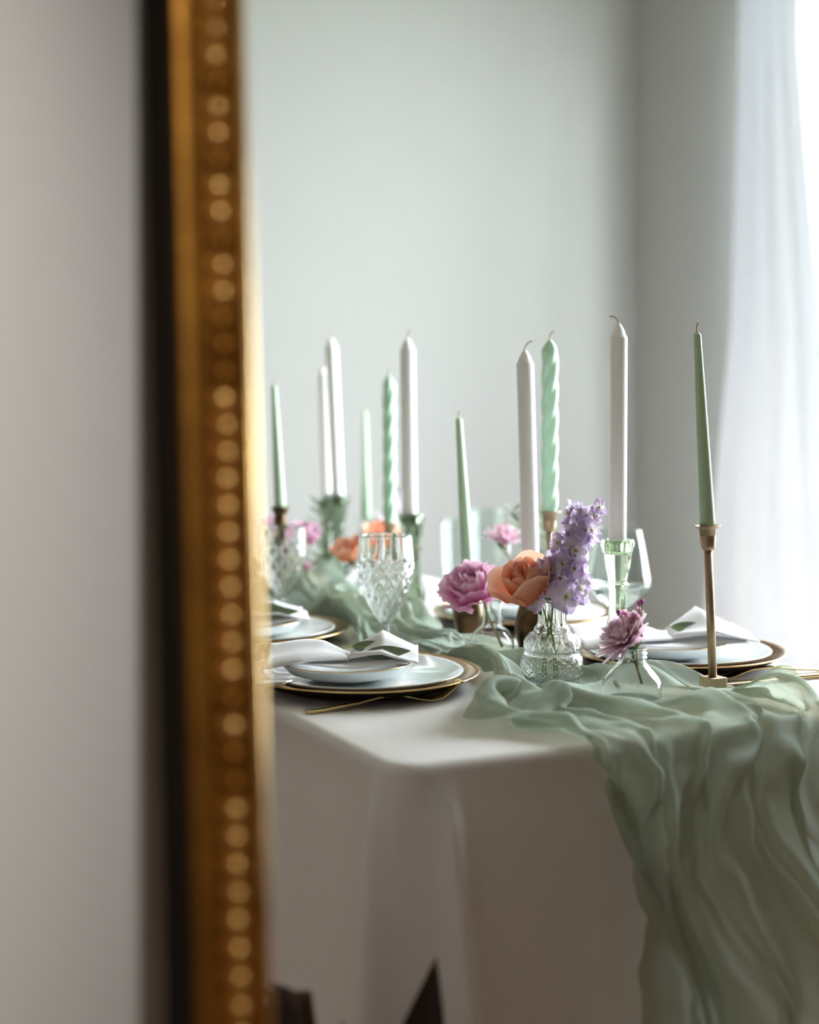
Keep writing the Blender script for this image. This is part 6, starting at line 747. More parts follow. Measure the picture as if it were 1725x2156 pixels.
-10,0,8,-2,-12,0,-4,12,-8,-4,0,6,0,5,1,1,2,5,-8,-3,-4,0,5,3,-4,-9,0,25,3,-15,-3,4,0,7,1,-5,5,-4,5,3,5,0,-4,-6,2,6,-11,6,1,7,-2,-10,-2,1,1,12,1,-12,2,7,-2,-13,2,-1,3,14,-8,-11,6,-6,-9,9,
-10,0,-2,-4,-4,-2,1,3,7,-3,0,4,10,1,3,-3,-14,4,-3,-1,-3,6,13,4,-6,-4,8,-5,-3,11,-16,-7,1,7,8,1,-6,14,2,0,-3,-5,-8,-9,-1,4,21,2,-11,-2,4,8,-10,-5,0,-1,9,3,0,-5,-2,-2,-1,5,6,-2,7,-2,-10,11,-7,-10,
-10,-4,1,-5,0,17,0,-1,3,10,-9,3,-7,6,-2,-7,-6,-6,0,7,6,2,-7,10,-2,2,-8,-6,2,9,8,-3,-1,5,-7,-3,11,-3,-3,-2,-6,1,-5,4,11,-6,-7,11,4,-8,0,0,10,-6,-4,-1,0,6,3,-7,0,-1,13,2,-7,-5,7,6,0,-9,6,0,
0,-2,-18,-1,24,-6,3,-5,0,3,12,-17,6,1,-9,-2,-1,-5,5,11,7,-1,-8,3,11,1,-2,-3,-8,-1,3,-3,8,-4,-5,14,3,6,-3,-8,-5,-10,0,14,1,0,-5,-3,10,-5,-8,3,-1,8,-3,4,-3,5,-17,5,-1,1,4,11,4,-8,-12,11,1,1,-4,5,
-8,-5,0,16,-10,6,0,0,3,0,-3,0,-3,3,-3,-11,3,4,2,-1,9,0,-1,-4,7,7,-2,-9,9,-9,-8,14,-4,-1,3,-7,3,-2,1,-5,-2,1,13,0,-1,9,-7,-4,-1,8,-5,-7,4,-1,6,-8,6,2,0,-9,4,5,-3,-1,0,12,-6,-2,6,0,-1,-8,
-8,-4,9,-5,3,0,-1,10,-4,0,0,2,5,-24,-2,5,2,7,11,-10,1,7,2,-4,-1,6,-1,0,-12,-6,12,-13,0,-4,7,10,0,-4,3,-3,-2,19,-7,0,-2,3,5,-10,-1,3,11,-7,-6,4,1,8,-7,-2,-6,2,3,3,-2,0,5,-3,11,-10,1,-1,0,-4,
-4,4,-3,-3,0,-5,17,-8,-2,-2,3,13,-23,4,7,8,1,-3,-1,-2,-10,8,14,-7,2,-7,5,2,-2,-4,-11,2,-2,13,8,-1,1,-2,-13,0,3,-2,17,-11,-1,-2,7,3,-9,-1,2,12,-1,-8,1,-1,8,-19,18,-6,0,8,1,0,1,1,-6,4,-8,1,-2,1,
-4,-2,4,2,1,5,-5,7,-6,3,2,-17,11,-4,7,-1,3,0,-5,0,4,-2,1,6,-18,-2,3,-3,0,1,5,6,4,-7,-1,-3,-1,-1,5,0,5,5,-2,4,-6,-5,1,7,0,1,-1,-3,6,3,-4,3,-5,1,-14,15,0,-4,3,1,-1,5,2,-8,4,-3,-1,-1,
-4,8,-4,-2,1,-3,2,-1,3,-13,1,16,-5,0,-2,3,5,2,-6,10,-4,-5,-1,5,1,-12,0,4,10,-1,4,0,-1,-2,-7,5,0,3,-5,-2,1,0,2,2,-2,1,-5,3,8,-1,-2,-8,1,5,5,0,-6,-1,1,1,1,1,2,0,2,-1,1,-1,-5,1,-1,0,
-8,7,11,-3,-11,5,0,-2,-5,-5,1,3,6,1,-3,0,5,1,0,0,9,-5,1,-6,-2,4,-9,9,3,5,-6,-2,-1,0,4,-5,0,3,-3,2,0,-2,-1,1,-9,-5,7,1,1,-2,1,12,-11,1,4,1,3,0,2,1,10,-5,-5,4,-1,-4,5,1,-2,-2,0,1,
-6,-7,3,12,-8,0,0,-3,1,-1,-1,2,5,3,1,0,1,4,-1,2,0,5,-13,1,1,2,3,-2,-2,7,4,-6,0,6,1,2,-4,-8,1,-1,2,-4,-3,3,8,-5,0,-1,1,-8,0,0,10,-5,-1,-3,10,4,0,-6,0,10,5,-11,5,0,-2,-1,-1,-1,1,1,
-3,-1,-7,-4,13,-4,0,-1,-1,0,-2,-1,8,3,1,0,0,4,1,-4,0,1,5,-10,5,3,3,-3,-2,1,2,1,4,-8,3,3,-2,-3,0,4,-1,-7,0,-6,7,1,-3,-2,1,10,-8,-1,3,3,-6,3,0,4,-1,0,1,1,2,-3,0,-1,6,0,-1,1,0,1,
-15,2,0,-4,0,2,-2,4,8,0,-4,-2,-1,13,1,-1,0,2,11,-6,-5,1,2,8,-3,-2,-2,0,-2,0,2,2,-6,2,0,1,1,-1,0,4,-2,-3,-12,4,-1,11,-5,3,-6,1,4,-5,-2,5,3,-3,0,5,0,1,-1,1,0,-2,-1,5,0,2,0,0,0,1,
970,-8,-6,-7,0,11,5,-4,10,8,-2,0,-5,-8,-14,-2,2,-7,-2,19,11,14,-2,-2,-8,-15,-2,4,0,-5,12,8,-5,-7,-6,-2,-8,12,-15,4,-5,-17,12,-1,-1,18,10,9,8,-3,-6,-8,-11,-6,0,9,17,1,13,13,10,-5,-7,-9,-6,-13,7,-3,-2,-5,-8,-5,
-8,15,-2,1,-9,-10,-3,2,6,7,12,-1,5,-3,8,-7,-13,1,-1,-13,3,5,6,-3,4,3,-3,-14,-4,3,-3,6,9,5,0,-4,12,-21,29,-5,6,18,-18,-7,-1,-24,-3,5,-2,14,7,3,4,-4,7,-6,-24,13,-10,4,-15,10,13,0,-6,14,-13,-3,-5,8,5,7,
9,-12,1,-1,12,-9,-8,12,-11,2,6,13,-4,9,-1,-4,-6,0,-4,-5,-8,-8,8,12,-2,8,-11,9,-7,1,-8,-10,10,2,10,5,-11,14,-21,-6,-7,4,8,9,-8,2,7,-23,11,-1,9,-1,5,14,-16,-8,1,-14,12,-13,15,2,3,14,6,-13,-4,-7,5,-14,0,-3,
11,3,2,7,-14,1,4,-11,6,-3,2,-2,-3,-3,3,15,7,-10,-6,2,-8,-7,-7,4,10,-2,8,-13,16,-4,1,-5,-22,14,5,6,3,-13,4,0,11,-18,7,-5,7,-3,-10,23,-26,5,5,18,6,-11,0,-4,-2,-4,-15,8,-1,1,-4,3,6,6,-3,-2,-3,7,-4,1,
-28,6,12,-2,8,17,9,-7,0,-3,-10,-14,17,6,0,-13,-2,23,-1,-11,-1,3,1,-15,5,3,3,1,-16,-2,-5,4,14,-10,-5,4,10,-2,3,10,-11,18,-20,4,-4,8,0,-20,23,-19,0,4,5,1,11,4,2,-4,-3,-7,0,6,6,2,6,7,3,-2,-4,-8,-8,3,
-4,10,4,6,7,-12,-18,13,-14,-7,1,-3,-6,16,8,10,7,-16,1,3,1,-5,-5,13,-10,13,3,7,1,-11,-5,-4,-5,5,-6,2,8,-6,2,6,9,-7,5,-13,3,-7,1,-1,-14,18,-14,-2,5,16,4,-2,-4,0,-6,-3,-5,-1,5,4,4,1,6,10,4,-2,-3,-16,
13,-14,-2,-8,-1,-1,4,-11,-3,2,-1,19,-12,-8,6,2,3,7,7,-2,-7,-2,5,2,1,5,12,5,0,9,-9,-8,0,-4,8,-2,-17,0,12,5,7,0,3,4,-12,-3,-12,1,-12,-5,10,-5,-2,1,5,9,3,-1,1,-13,-11,-7,-5,1,8,12,9,4,-1,1,1,-3,
-20,18,-8,9,2,-1,0,-3,0,-10,-2,0,21,-1,-2,9,6,0,-4,-10,10,-7,-7,-13,15,0,4,9,6,-1,11,-5,-11,-2,-2,-10,-6,17,1,-10,-2,10,2,3,4,-6,0,-2,4,-15,-4,-11,-5,-2,-1,2,8,7,1,3,-3,-12,-13,-10,0,3,11,10,6,7,3,7,
-3,-1,-3,3,2,3,2,1,-1,2,-5,-5,-7,7,10,-13,10,-1,5,19,-18,-4,-5,3,-4,-6,2,2,9,7,-7,2,-4,-2,-4,8,12,-2,-15,8,-5,-2,1,3,3,3,-8,1,0,0,-10,4,-9,-6,-2,2,3,7,1,-1,6,6,-5,-4,-14,-3,-3,9,12,4,13,5,
4,-3,2,8,0,3,4,-4,-3,-7,1,-3,4,-3,-17,17,1,4,-1,-12,18,-3,-6,-3,-13,4,-1,4,0,-10,11,-2,2,-14,-3,-2,1,10,7,-15,9,-12,2,3,5,5,4,-5,6,0,7,0,2,2,-7,-2,1,1,12,9,-7,-7,11,-6,-7,-11,4,0,-12,5,4,1,
5,-10,9,-9,1,6,2,8,1,4,-11,-4,-4,-18,11,-4,-4,12,2,1,0,-3,-4,-5,4,-5,-7,0,5,10,-9,2,-1,-1,-2,0,1,-6,-2,16,-15,15,6,-3,-1,1,6,10,-6,-2,-6,-1,1,-1,10,7,6,4,-2,1,8,-4,-14,0,-3,-4,-2,-3,4,12,3,4,
3,3,-17,7,-4,-3,5,-3,13,-9,12,-8,-2,0,-24,-1,7,1,9,13,-12,1,2,2,0,-3,-9,-4,-2,13,4,2,5,-1,2,-1,4,0,-16,-3,14,3,-3,8,3,4,4,-1,7,-3,9,-2,-4,-7,-1,1,-6,-13,-4,-4,-1,18,-2,1,-3,-4,-14,-5,16,-1,-7,6,
-8,-1,17,-16,3,0,-2,16,-7,1,-12,-4,-6,8,10,3,-8,-10,10,1,1,2,3,8,-9,-5,7,2,-6,-9,11,9,-7,9,-5,-18,-16,10,22,3,-2,1,9,-12,1,1,6,1,-4,11,-9,-5,-1,4,-5,-14,0,6,7,0,-4,-5,2,0,-5,0,2,-4,-5,5,9,2,
-1,-4,-2,11,8,5,-2,-7,-1,5,-5,-3,14,2,3,-26,-9,15,4,-6,6,7,2,-17,14,-6,-3,-16,12,13,6,-1,5,-9,3,-3,2,-4,-12,-5,3,-2,3,14,4,1,-9,-2,-1,-6,-3,0,-1,1,-6,13,3,-6,3,-1,4,-14,9,-11,-2,8,8,-10,-1,-1,7,0,
17,2,0,0,-7,4,0,-6,5,-2,6,0,-22,-6,-7,16,5,-1,-12,-4,10,6,9,11,-16,-5,-2,-1,-3,2,-6,8,12,3,-15,0,-4,-4,9,-13,-8,0,-4,4,5,0,0,-1,-1,2,-3,0,7,-8,17,-2,-6,16,-10,3,-3,9,-8,4,10,-10,-10,14,0,-3,-2,3,
-5,0,1,7,9,-10,11,9,-11,0,4,3,0,-6,-3,-6,3,-5,-14,1,-6,3,9,6,13,-4,-10,3,-9,-1,6,-13,-3,10,16,2,-8,4,-13,14,3,-24,0,-1,-1,-2,5,-1,-1,0,13,-1,-11,5,-8,10,4,-4,11,-5,0,6,-2,-7,9,12,-1,1,-4,-4,2,-3,
0,-8,-4,1,1,12,-4,-7,2,5,-7,4,-4,3,3,1,0,-6,20,9,0,-7,-4,8,-15,0,2,7,-2,-18,2,16,0,1,-2,-4,12,-26,9,-5,-5,26,-21,3,-3,2,-3,0,0,-8,-9,8,15,12,-21,0,14,3,-11,-2,3,-10,0,31,-18,-7,8,-4,3,6,1,-7,
3,-2,-8,-7,0,-1,2,-2,2,7,1,-3,6,-1,0,1,-5,-4,-1,9,9,10,0,-18,-2,5,5,-11,-1,8,3,-4,11,7,-3,2,-13,11,-16,-1,6,-10,23,-7,-9,-7,2,0,-2,24,-5,-5,-1,-21,29,-7,-11,-17,4,11,-2,-3,22,-26,10,2,0,6,-4,-1,-2,5,
0,4,-8,-7,-5,3,-1,8,2,-8,5,2,8,-4,3,-1,2,3,-10,-5,4,5,1,2,4,-2,-6,1,1,3,-2,6,-5,2,8,2,6,-10,7,-2,-13,12,-8,-5,-5,0,-10,24,3,-25,0,-6,5,27,-3,-12,-20,20,7,-2,11,-3,-25,3,5,0,0,1,1,-2,-5,-1,
-16,2,30,-9,-3,1,3,-1,0,-1,1,0,-7,-2,-1,2,0,5,4,3,-7,-2,-1,4,0,-1,-1,5,-6,-13,1,8,14,-3,2,2,-7,-3,-7,5,11,-7,-5,-19,17,-1,23,-35,-5,24,8,3,0,-3,-31,3,20,-3,-2,0,-1,4,3,1,-6,4,1,-2,4,-1,-10,-4,
14,-3,0,-2,9,-3,-2,2,-3,-1,-7,5,3,4,-3,0,-2,-1,2,-4,2,-12,1,-3,-4,-1,8,-6,-3,-2,2,-2,-3,5,-6,3,1,1,2,2,2,2,-19,19,-13,20,-24,1,23,-3,-5,1,-6,-12,32,4,-5,-7,-2,-1,-6,4,4,2,1,-3,3,6,0,-11,9,-6,
10,11,-29,25,-6,-10,-8,-10,3,-1,17,-4,2,-1,5,0,0,-4,-3,0,-5,6,-10,-4,-4,-6,3,2,17,6,-7,-10,-3,-1,0,-2,6,8,4,0,9,-28,30,-12,17,-20,-3,20,-18,-5,12,9,1,-4,-3,-8,1,2,-1,-2,-6,-1,8,12,6,-5,1,2,-10,10,-4,-3,
-2,-10,23,-16,-14,-4,3,11,-1,6,-6,6,-8,1,-2,1,-2,-2,3,-4,-1,-5,6,-5,-2,15,1,19,-4,-15,4,-3,4,-9,-2,-1,1,7,12,2,-32,39,-14,22,-13,7,3,-17,5,-9,-6,1,1,9,-1,15,-10,-8,0,7,0,-5,2,-2,5,2,1,-1,8,-3,-12,0,
1,3,-4,-15,13,2,-10,0,8,8,-11,-13,9,9,1,-11,9,2,1,-6,-3,-1,-8,-1,34,-14,-1,-1,-16,32,-8,1,-15,-1,-2,6,1,6,0,-23,35,-16,18,-2,0,-11,-1,2,-4,0,3,4,9,-3,-7,-2,8,-6,-5,-8,-2,2,-5,-3,-5,18,1,-2,4,-2,5,-4,
-19,3,-1,28,-8,-2,11,-2,-6,-19,-2,6,-2,3,1,8,-4,8,-8,6,2,1,-7,15,-20,3,-18,2,32,-15,-2,5,2,-5,-3,5,1,1,-14,23,-2,6,-3,-4,-5,-1,-2,0,2,9,6,-2,-2,3,1,-7,-9,-1,-12,5,0,7,3,5,3,-11,2,0,0,-17,9,19,
-9,1,8,-3,1,6,0,-7,-9,0,4,10,0,-6,11,10,-2,2,8,1,-3,-7,-2,-9,-3,5,19,2,-8,-14,7,-8,-6,-6,4,1,-1,-4,11,0,-3,-4,-3,-2,-5,-1,1,9,4,5,-1,-5,0,-12,6,-2,-3,-2,5,-6,16,-3,-2,3,3,-2,-1,0,-18,22,4,-1,
5,-1,0,-9,-4,-1,-3,-2,1,5,15,8,-1,-5,-5,6,15,0,-3,-5,-5,-3,4,-7,-5,13,1,-18,-5,22,-1,-4,-8,0,5,-8,3,2,-2,0,-4,5,-11,0,-2,-2,11,-5,1,-1,-3,9,-9,-1,1,-5,1,9,1,12,-7,3,-1,-9,2,8,-9,-7,15,-2,-5,-2,
14,-14,-6,12,3,-14,-6,13,-5,15,0,-9,4,-6,13,4,-1,-9,-8,-7,-4,5,-2,9,4,-1,0,13,6,-7,-9,-7,-3,11,-7,-5,3,-1,9,-1,-7,-3,6,-10,5,0,-3,4,0,-1,7,-8,-16,18,-5,-1,13,-2,-1,-14,-3,-5,2,3,1,3,10,9,3,-1,0,-4,
-3,6,-11,-5,11,5,5,-8,23,-23,-15,-4,11,18,2,-2,-16,-4,-6,3,0,-5,6,12,2,2,10,1,-18,-7,-1,-1,21,-15,-4,15,-4,-2,3,-9,7,2,-3,-2,-1,16,-2,0,-1,0,-12,-15,27,-1,-14,-2,4,-6,-2,2,3,10,3,5,-2,-12,-1,2,0,-18,-5,0,
-4,-1,15,-5,-5,10,-2,2,-20,2,1,6,1,13,-17,0,2,-11,2,-3,-3,4,11,-1,6,5,0,-3,10,2,1,3,-27,2,15,0,0,-3,-20,10,4,0,-7,4,0,0,-4,-2,-1,-6,1,22,2,-12,2,2,-10,9,1,5,7,-10,2,0,-6,3,-4,-3,-4,5,-9,-9,
-5,9,5,10,-7,0,3,-15,5,3,5,1,-2,-18,10,1,-12,0,-2,-2,3,14,-5,2,6,-4,-8,2,5,3,-9,-1,6,-1,-12,-9,0,5,18,-1,0,-4,6,0,0,-11,10,-2,0,2,-2,7,-7,-7,19,5,0,1,3,-13,-1,-3,-2,-5,4,1,-7,-3,-3,-5,0,16,
5,8,0,4,-1,-10,3,-3,10,4,0,-6,-12,3,3,-18,10,-2,-4,-2,16,-10,2,1,4,2,-7,-2,1,-1,1,-1,0,-1,16,2,3,-9,-4,-4,3,0,-4,-1,2,2,-1,0,-4,-2,6,-1,-12,25,-6,1,8,-1,-7,4,-10,0,1,-10,-3,1,1,-12,2,14,9,-17,
11,5,0,-1,4,-3,-9,2,-9,2,5,-3,-7,10,0,-3,-8,3,-3,0,-2,8,0,0,-7,-7,5,-1,-1,4,2,0,1,12,-17,1,-2,5,-3,10,-1,-13,-2,0,11,5,-8,8,-1,-2,-2,-1,7,-4,-6,7,-1,-4,6,4,-4,-1,-14,3,-4,-1,-4,2,-2,-3,3,5,
11,0,1,-2,-2,4,-10,9,-10,-7,-4,7,14,-10,-3,6,-1,-5,-1,2,8,-9,2,-2,-1,0,-2,-2,1,0,1,5,3,-5,8,-2,1,5,-3,-10,-1,9,-1,0,-3,-5,8,-3,-3,0,-4,0,-5,4,16,-8,-10,-5,-3,-3,14,2,2,3,2,0,3,2,-11,5,6,4,
7,2,-4,-3,1,-2,2,-9,9,0,-5,0,3,4,-11,7,3,1,8,-7,-21,-2,-4,-1,-3,4,10,6,-6,4,-1,-1,8,3,-3,5,2,-11,12,-6,0,-2,-5,10,-6,2,-8,5,9,-4,-1,-13,12,-3,-13,0,6,6,3,5,10,0,3,-5,1,0,3,-1,4,-4,-2,-2,
-2,-11,3,2,1,4,2,3,-8,0,5,-1,3,-2,8,-7,7,3,1,0,-3,1,-6,-3,8,-7,-4,1,4,-7,6,3,-8,-1,0,-5,0,6,-12,17,-14,7,4,1,2,3,3,-13,5,13,6,2,-9,-1,11,-1,-1,1,-1,0,-23,15,-1,3,-4,4,-2,-5,-12,-3,-1,8,
-3,-3,-22,1,7,-3,14,5,3,6,-3,-1,-1,0,6,-2,-3,11,-9,6,-3,7,4,-7,-4,-1,5,-1,-5,9,-3,-5,0,4,-5,4,6,-1,-3,-21,14,-7,14,-6,1,-5,2,0,-15,-9,5,-2,13,-6,2,9,-2,2,4,-8,5,-12,5,4,-1,2,4,10,2,8,-5,-12,
-9,-11,2,-5,1,10,-1,6,3,-3,-1,0,-7,12,-2,16,-8,-3,16,-5,3,-10,3,5,-10,7,4,-5,9,-4,0,2,-1,-8,10,-4,-6,-4,-1,5,-4,11,-5,-2,5,0,-9,-8,19,14,-4,-4,-26,3,-6,-1,1,-3,-3,6,-4,3,-3,-2,13,-13,6,-6,18,-10,3,10,
4,-6,-5,-5,4,0,-1,6,0,-1,-5,-1,3,1,3,4,13,-6,-3,6,-1,-2,-4,-3,1,8,-3,5,-5,-3,0,-2,3,-2,-7,1,1,4,3,5,-1,-1,1,2,-10,0,-3,5,-1,-21,0,5,17,-17,2,1,4,2,-1,-4,6,-4,1,-4,-11,5,4,3,3,12,-4,-9,
-23,10,12,10,-12,5,-7,-5,16,0,3,-3,-5,-6,5,3,3,3,-5,1,2,-2,-4,2,3,3,-3,-7,-3,-3,1,-2,-2,2,-4,0,1,2,0,5,-1,1,3,-4,5,-3,13,1,-18,3,0,5,-12,17,-6,-6,0,0,-4,3,0,2,-2,7,13,-13,-2,7,2,5,2,-1,
23,-1,-10,-1,-7,-2,12,-4,-10,3,-3,6,1,-9,0,-7,8,5,0,-5,2,-1,-4,-5,7,-2,-5,0,-4,-1,-4,-2,-5,2,9,5,7,5,-5,-5,-5,-3,0,6,-2,16,-4,-3,20,7,1,-1,-2,-2,-2,-5,-6,3,7,-5,7,-2,0,1,-23,12,-4,6,3,-7,4,7,
-13,-2,15,-11,16,0,-1,4,-3,1,-4,-2,-7,8,-9,-5,2,8,1,0,0,-3,-1,-2,-3,-4,-5,2,9,-1,-1,0,17,6,-4,-7,3,-2,-7,6,5,-6,-1,7,5,-12,4,1,-21,-3,-2,3,16,-2,1,8,11,-1,-2,0,-16,11,-1,-10,6,10,-5,-1,-2,-7,3,0,
-1,0,-7,7,-6,2,0,0,2,4,-2,-4,1,-3,-14,7,-8,5,9,4,-7,3,3,7,-1,-10,6,-8,-5,7,6,2,-13,-5,1,3,-18,15,23,-1,5,8,-2,-2,1,2,-4,3,1,-1,3,-4,-5,2,9,2,-6,-4,-5,-2,-1,-8,-4,5,9,-3,-9,-2,-4,1,-2,2,
-1,1,-1,-2,7,-11,-3,0,7,-4,11,-12,-6,0,3,-3,5,-7,5,11,4,4,-2,-3,-2,10,1,2,5,-7,-5,6,0,-4,17,0,4,-8,-1,-9,-1,3,3,-2,-5,-1,0,2,1,-5,-3,2,4,3,-5,-2,-5,-5,-1,-2,4,-8,6,-3,-1,-2,12,-19,0,4,-3,-2,
-2,11,-3,5,-1,5,-2,-4,-5,6,-10,3,-1,-14,8,-7,0,7,2,-4,4,-1,-2,12,0,-8,4,5,1,7,3,-6,0,-1,-21,-4,5,-11,-8,13,1,2,-5,5,5,0,-3,-1,7,2,-10,1,-2,0,1,7,-8,1,0,14,-7,1,0,-1,-3,1,-1,1,-2,-5,-1,4,
-1,3,11,1,-6,7,3,0,1,-3,-1,-2,1,0,-10,4,-4,1,1,2,-1,-1,2,-20,1,6,-3,0,-4,4,4,0,-5,2,-2,16,-3,5,-9,-13,-2,1,7,-8,-2,0,5,-4,-6,3,6,-2,3,3,8,-9,3,1,1,4,3,0,-1,0,0,1,-2,-4,0,5,8,-4,
0,0,6,-3,4,0,0,4,-6,-7,5,0,-3,9,-1,-5,0,-3,2,2,0,1,-4,-5,-1,-1,-1,2,1,3,0,1,1,-6,9,-15,7,2,15,-1,-12,-11,3,-8,-2,7,-1,10,5,-2,5,-11,0,0,1,-6,15,0,6,-16,4,6,2,0,0,-3,-16,20,3,-2,-13,6,
-7,3,-3,2,1,-6,-2,-7,-1,0,2,9,1,-8,9,-4,0,2,0,1,5,-2,7,8,-6,-1,-8,5,5,1,2,3,5,-1,-12,-2,-2,4,-3,-9,14,5,-21,6,5,-6,12,-4,1,-2,-9,12,-12,3,-5,15,-9,-1,-2,9,-5,8,-6,1,0,-10,11,0,1,-1,-7,-8,
12,-25,3,0,-1,-4,-3,-1,2,0,-1,-3,8,4,-3,3,1,-2,0,1,0,15,-2,-2,4,-3,7,-6,1,2,6,-2,5,8,1,-5,-14,-6,-11,22,-5,-18,9,13,1,0,-13,12,-7,1,-10,-2,17,-11,4,-6,2,0,-1,4,-1,-1,3,1,0,-4,-3,0,0,5,1,0,
-5,5,-3,0,-4,-3,-2,10,-2,1,1,2,1,2,1,-2,-1,2,-10,1,5,-9,3,6,4,-1,-6,8,6,-8,3,4,-2,1,2,-1,0,-13,13,-6,-11,6,10,-1,-2,1,-1,-1,-2,-5,20,-16,-12,7,0,-1,0,2,-1,0,5,-14,-3,3,1,16,-4,1,-3,1,9,-5,
4,17,-10,1,-1,-3,-1,-8,6,5,2,0,7,4,1,-12,1,-1,-3,0,-2,-2,-7,-3,-6,3,10,3,-13,9,-3,3,-3,-4,2,0,2,7,-6,-2,6,-1,2,-5,-3,-4,13,-14,-2,21,-11,3,-7,2,-3,-2,3,1,1,-4,-4,8,3,2,5,-15,19,-1,-4,-6,8,4,
22,5,-7,-1,-6,-1,-2,-1,-3,3,2,8,-10,-2,-5,11,-9,-12,9,0,1,-4,-2,-9,9,8,4,-29,2,-2,1,2,-1,2,-2,4,3,4,8,2,0,3,-11,-3,1,1,2,-3,19,-19,0,1,18,-16,2,9,-4,0,2,-7,9,0,2,0,-14,25,1,-1,0,-12,-17,-2,
6,-11,13,-3,-6,-1,4,8,-5,2,-2,-6,-1,-7,-2,-1,6,7,-3,-2,-4,-1,4,36,-13,-21,-26,17,-6,4,-6,-5,4,1,-2,17,13,-7,-5,7,-4,4,5,-4,-5,4,-12,20,-16,1,2,16,-10,9,3,-9,3,-2,-2,2,-6,3,-2,-6,26,0,-2,-5,-11,-2,-6,-5,
-2,6,-4,-3,5,-2,-6,-10,12,-14,1,0,2,1,3,7,0,-1,-4,-1,-6,2,39,-37,-11,16,12,-8,8,-18,1,5,-5,-2,17,-6,2,15,-5,-4,12,2,-5,0,-1,-6,8,-13,2,3,6,-3,2,10,-5,-3,-8,-3,0,0,3,-4,-3,18,1,-1,-8,-12,-6,-3,1,3,
-3,0,1,-8,-7,1,-2,7,-9,19,-2,1,-1,12,-9,5,1,-4,-1,-9,-1,15,-32,-1,1,23,16,3,-2,-11,-6,-7,-1,21,-6,1,4,0,10,2,-5,-5,-1,-6,-4,11,-13,-2,9,-3,1,5,12,0,-14,-6,-5,-1,-3,-1,10,10,-2,7,-2,-9,-14,-3,-2,1,5,3,
10,-18,1,2,-1,-1,2,-5,15,-9,5,2,-4,-4,20,0,-5,-5,-2,-1,-1,-20,19,25,16,-15,-7,-20,-12,13,-5,-8,22,-9,10,-5,2,5,1,-5,-7,-2,-7,-2,12,-9,1,6,-1,10,4,7,-1,-19,-5,-6,1,-1,0,4,-3,8,23,-20,0,-16,-2,3,0,6,3,2,
-14,19,-3,0,2,-1,10,-4,-11,-3,-3,-4,21,8,3,0,1,-1,-3,-5,-2,2,-14,-14,9,-4,0,18,-6,-6,-6,22,-21,0,-1,15,-7,1,-2,-7,-6,-4,0,11,-9,5,6,-1,6,8,9,-2,-21,-7,1,0,-5,3,14,6,-10,-3,8,10,-16,0,3,-4,3,4,2,-2,
4,-8,3,-3,-1,1,-9,-1,-2,1,7,18,5,4,-1,-3,-7,-4,-5,-1,2,4,-4,14,-2,-4,-6,-8,8,-11,24,-26,9,2,7,-8,4,-2,-5,-3,-1,-5,-4,-9,7,3,4,10,8,6,-1,-16,-3,0,-9,-5,7,5,-1,5,13,0,-23,3,4,4,3,2,13,3,5,3,
12,-10,-4,-3,-3,10,-6,10,-1,-6,0,11,-3,-1,-11,-13,-6,-3,-1,10,11,4,13,3,1,-2,-3,-2,-18,33,-32,18,7,0,-18,11,2,-7,-4,-8,-7,-1,7,14,4,5,11,-5,2,-2,-18,-8,2,-2,-1,7,2,7,0,3,-12,5,-4,-8,3,7,6,8,-11,-6,-9,4,
1,3,-9,-6,7,-15,-2,0,18,7,15,-20,1,-15,-11,-2,-1,4,5,3,10,18,2,-8,1,-5,-11,-7,36,-34,12,-1,1,-5,19,0,-7,-4,-14,-4,10,10,5,-1,6,5,-11,14,-3,-15,-5,-1,-3,8,6,1,7,-9,-7,-16,23,-4,-1,3,-4,3,3,-12,-3,2,2,-2,
4,-5,-7,2,-10,4,0,12,3,21,-5,-6,-16,-6,0,-3,1,1,6,10,6,7,-6,-10,-4,-6,-4,30,-35,8,9,2,-5,17,1,-5,-6,-17,2,14,-5,1,2,4,-3,-2,16,-7,-16,-6,13,1,2,-9,15,-3,-8,3,-1,4,-2,-9,17,0,1,-6,-14,-2,2,1,10,4,
-7,-4,-3,-3,11,13,26,4,0,-17,-14,4,-3,-5,1,0,1,8,5,4,3,-15,-2,5,-5,-6,11,-26,14,4,-1,3,12,-2,-6,-10,-14,5,12,-11,3,2,1,-2,9,4,-15,-1,4,1,-7,1,0,14,-16,5,2,3,1,13,-10,10,-1,-3,-9,-13,1,3,0,3,1,2,
0,-3,6,10,11,9,0,-22,-12,9,0,-4,-9,0,-4,2,4,9,11,2,-24,3,-6,-2,-2,0,-12,15,10,-8,11,11,2,-7,-13,-10,2,7,-9,13,0,0,8,-10,-3,2,9,-8,-2,2,-5,0,1,0,5,4,2,-1,14,-1,0,-4,-2,-3,-5,-3,-4,-4,8,5,3,-5,
0,7,7,7,3,4,-17,14,1,-13,-9,-16,-1,-1,13,3,7,3,-3,-26,3,0,-4,-6,-6,11,26,-3,-17,27,4,-2,-12,-6,-4,-2,5,-11,15,5,5,-4,-7,10,-8,-1,-5,1,-5,-5,12,-2,1,-3,7,-1,7,6,1,0,-6,-4,-3,-11,8,-1,-3,15,-8,-8,8,2,
-8,11,5,7,3,-6,5,-12,-11,-7,-5,2,3,10,2,5,5,-4,-18,9,-3,-13,-5,19,1,4,-5,-5,26,-1,-4,-10,-1,-10,-3,6,-4,13,-1,-4,2,12,-11,-2,6,-13,0,-1,1,12,-14,3,6,5,-5,5,4,6,0,1,5,-10,-10,7,-10,0,4,-11,6,9,-3,-10,
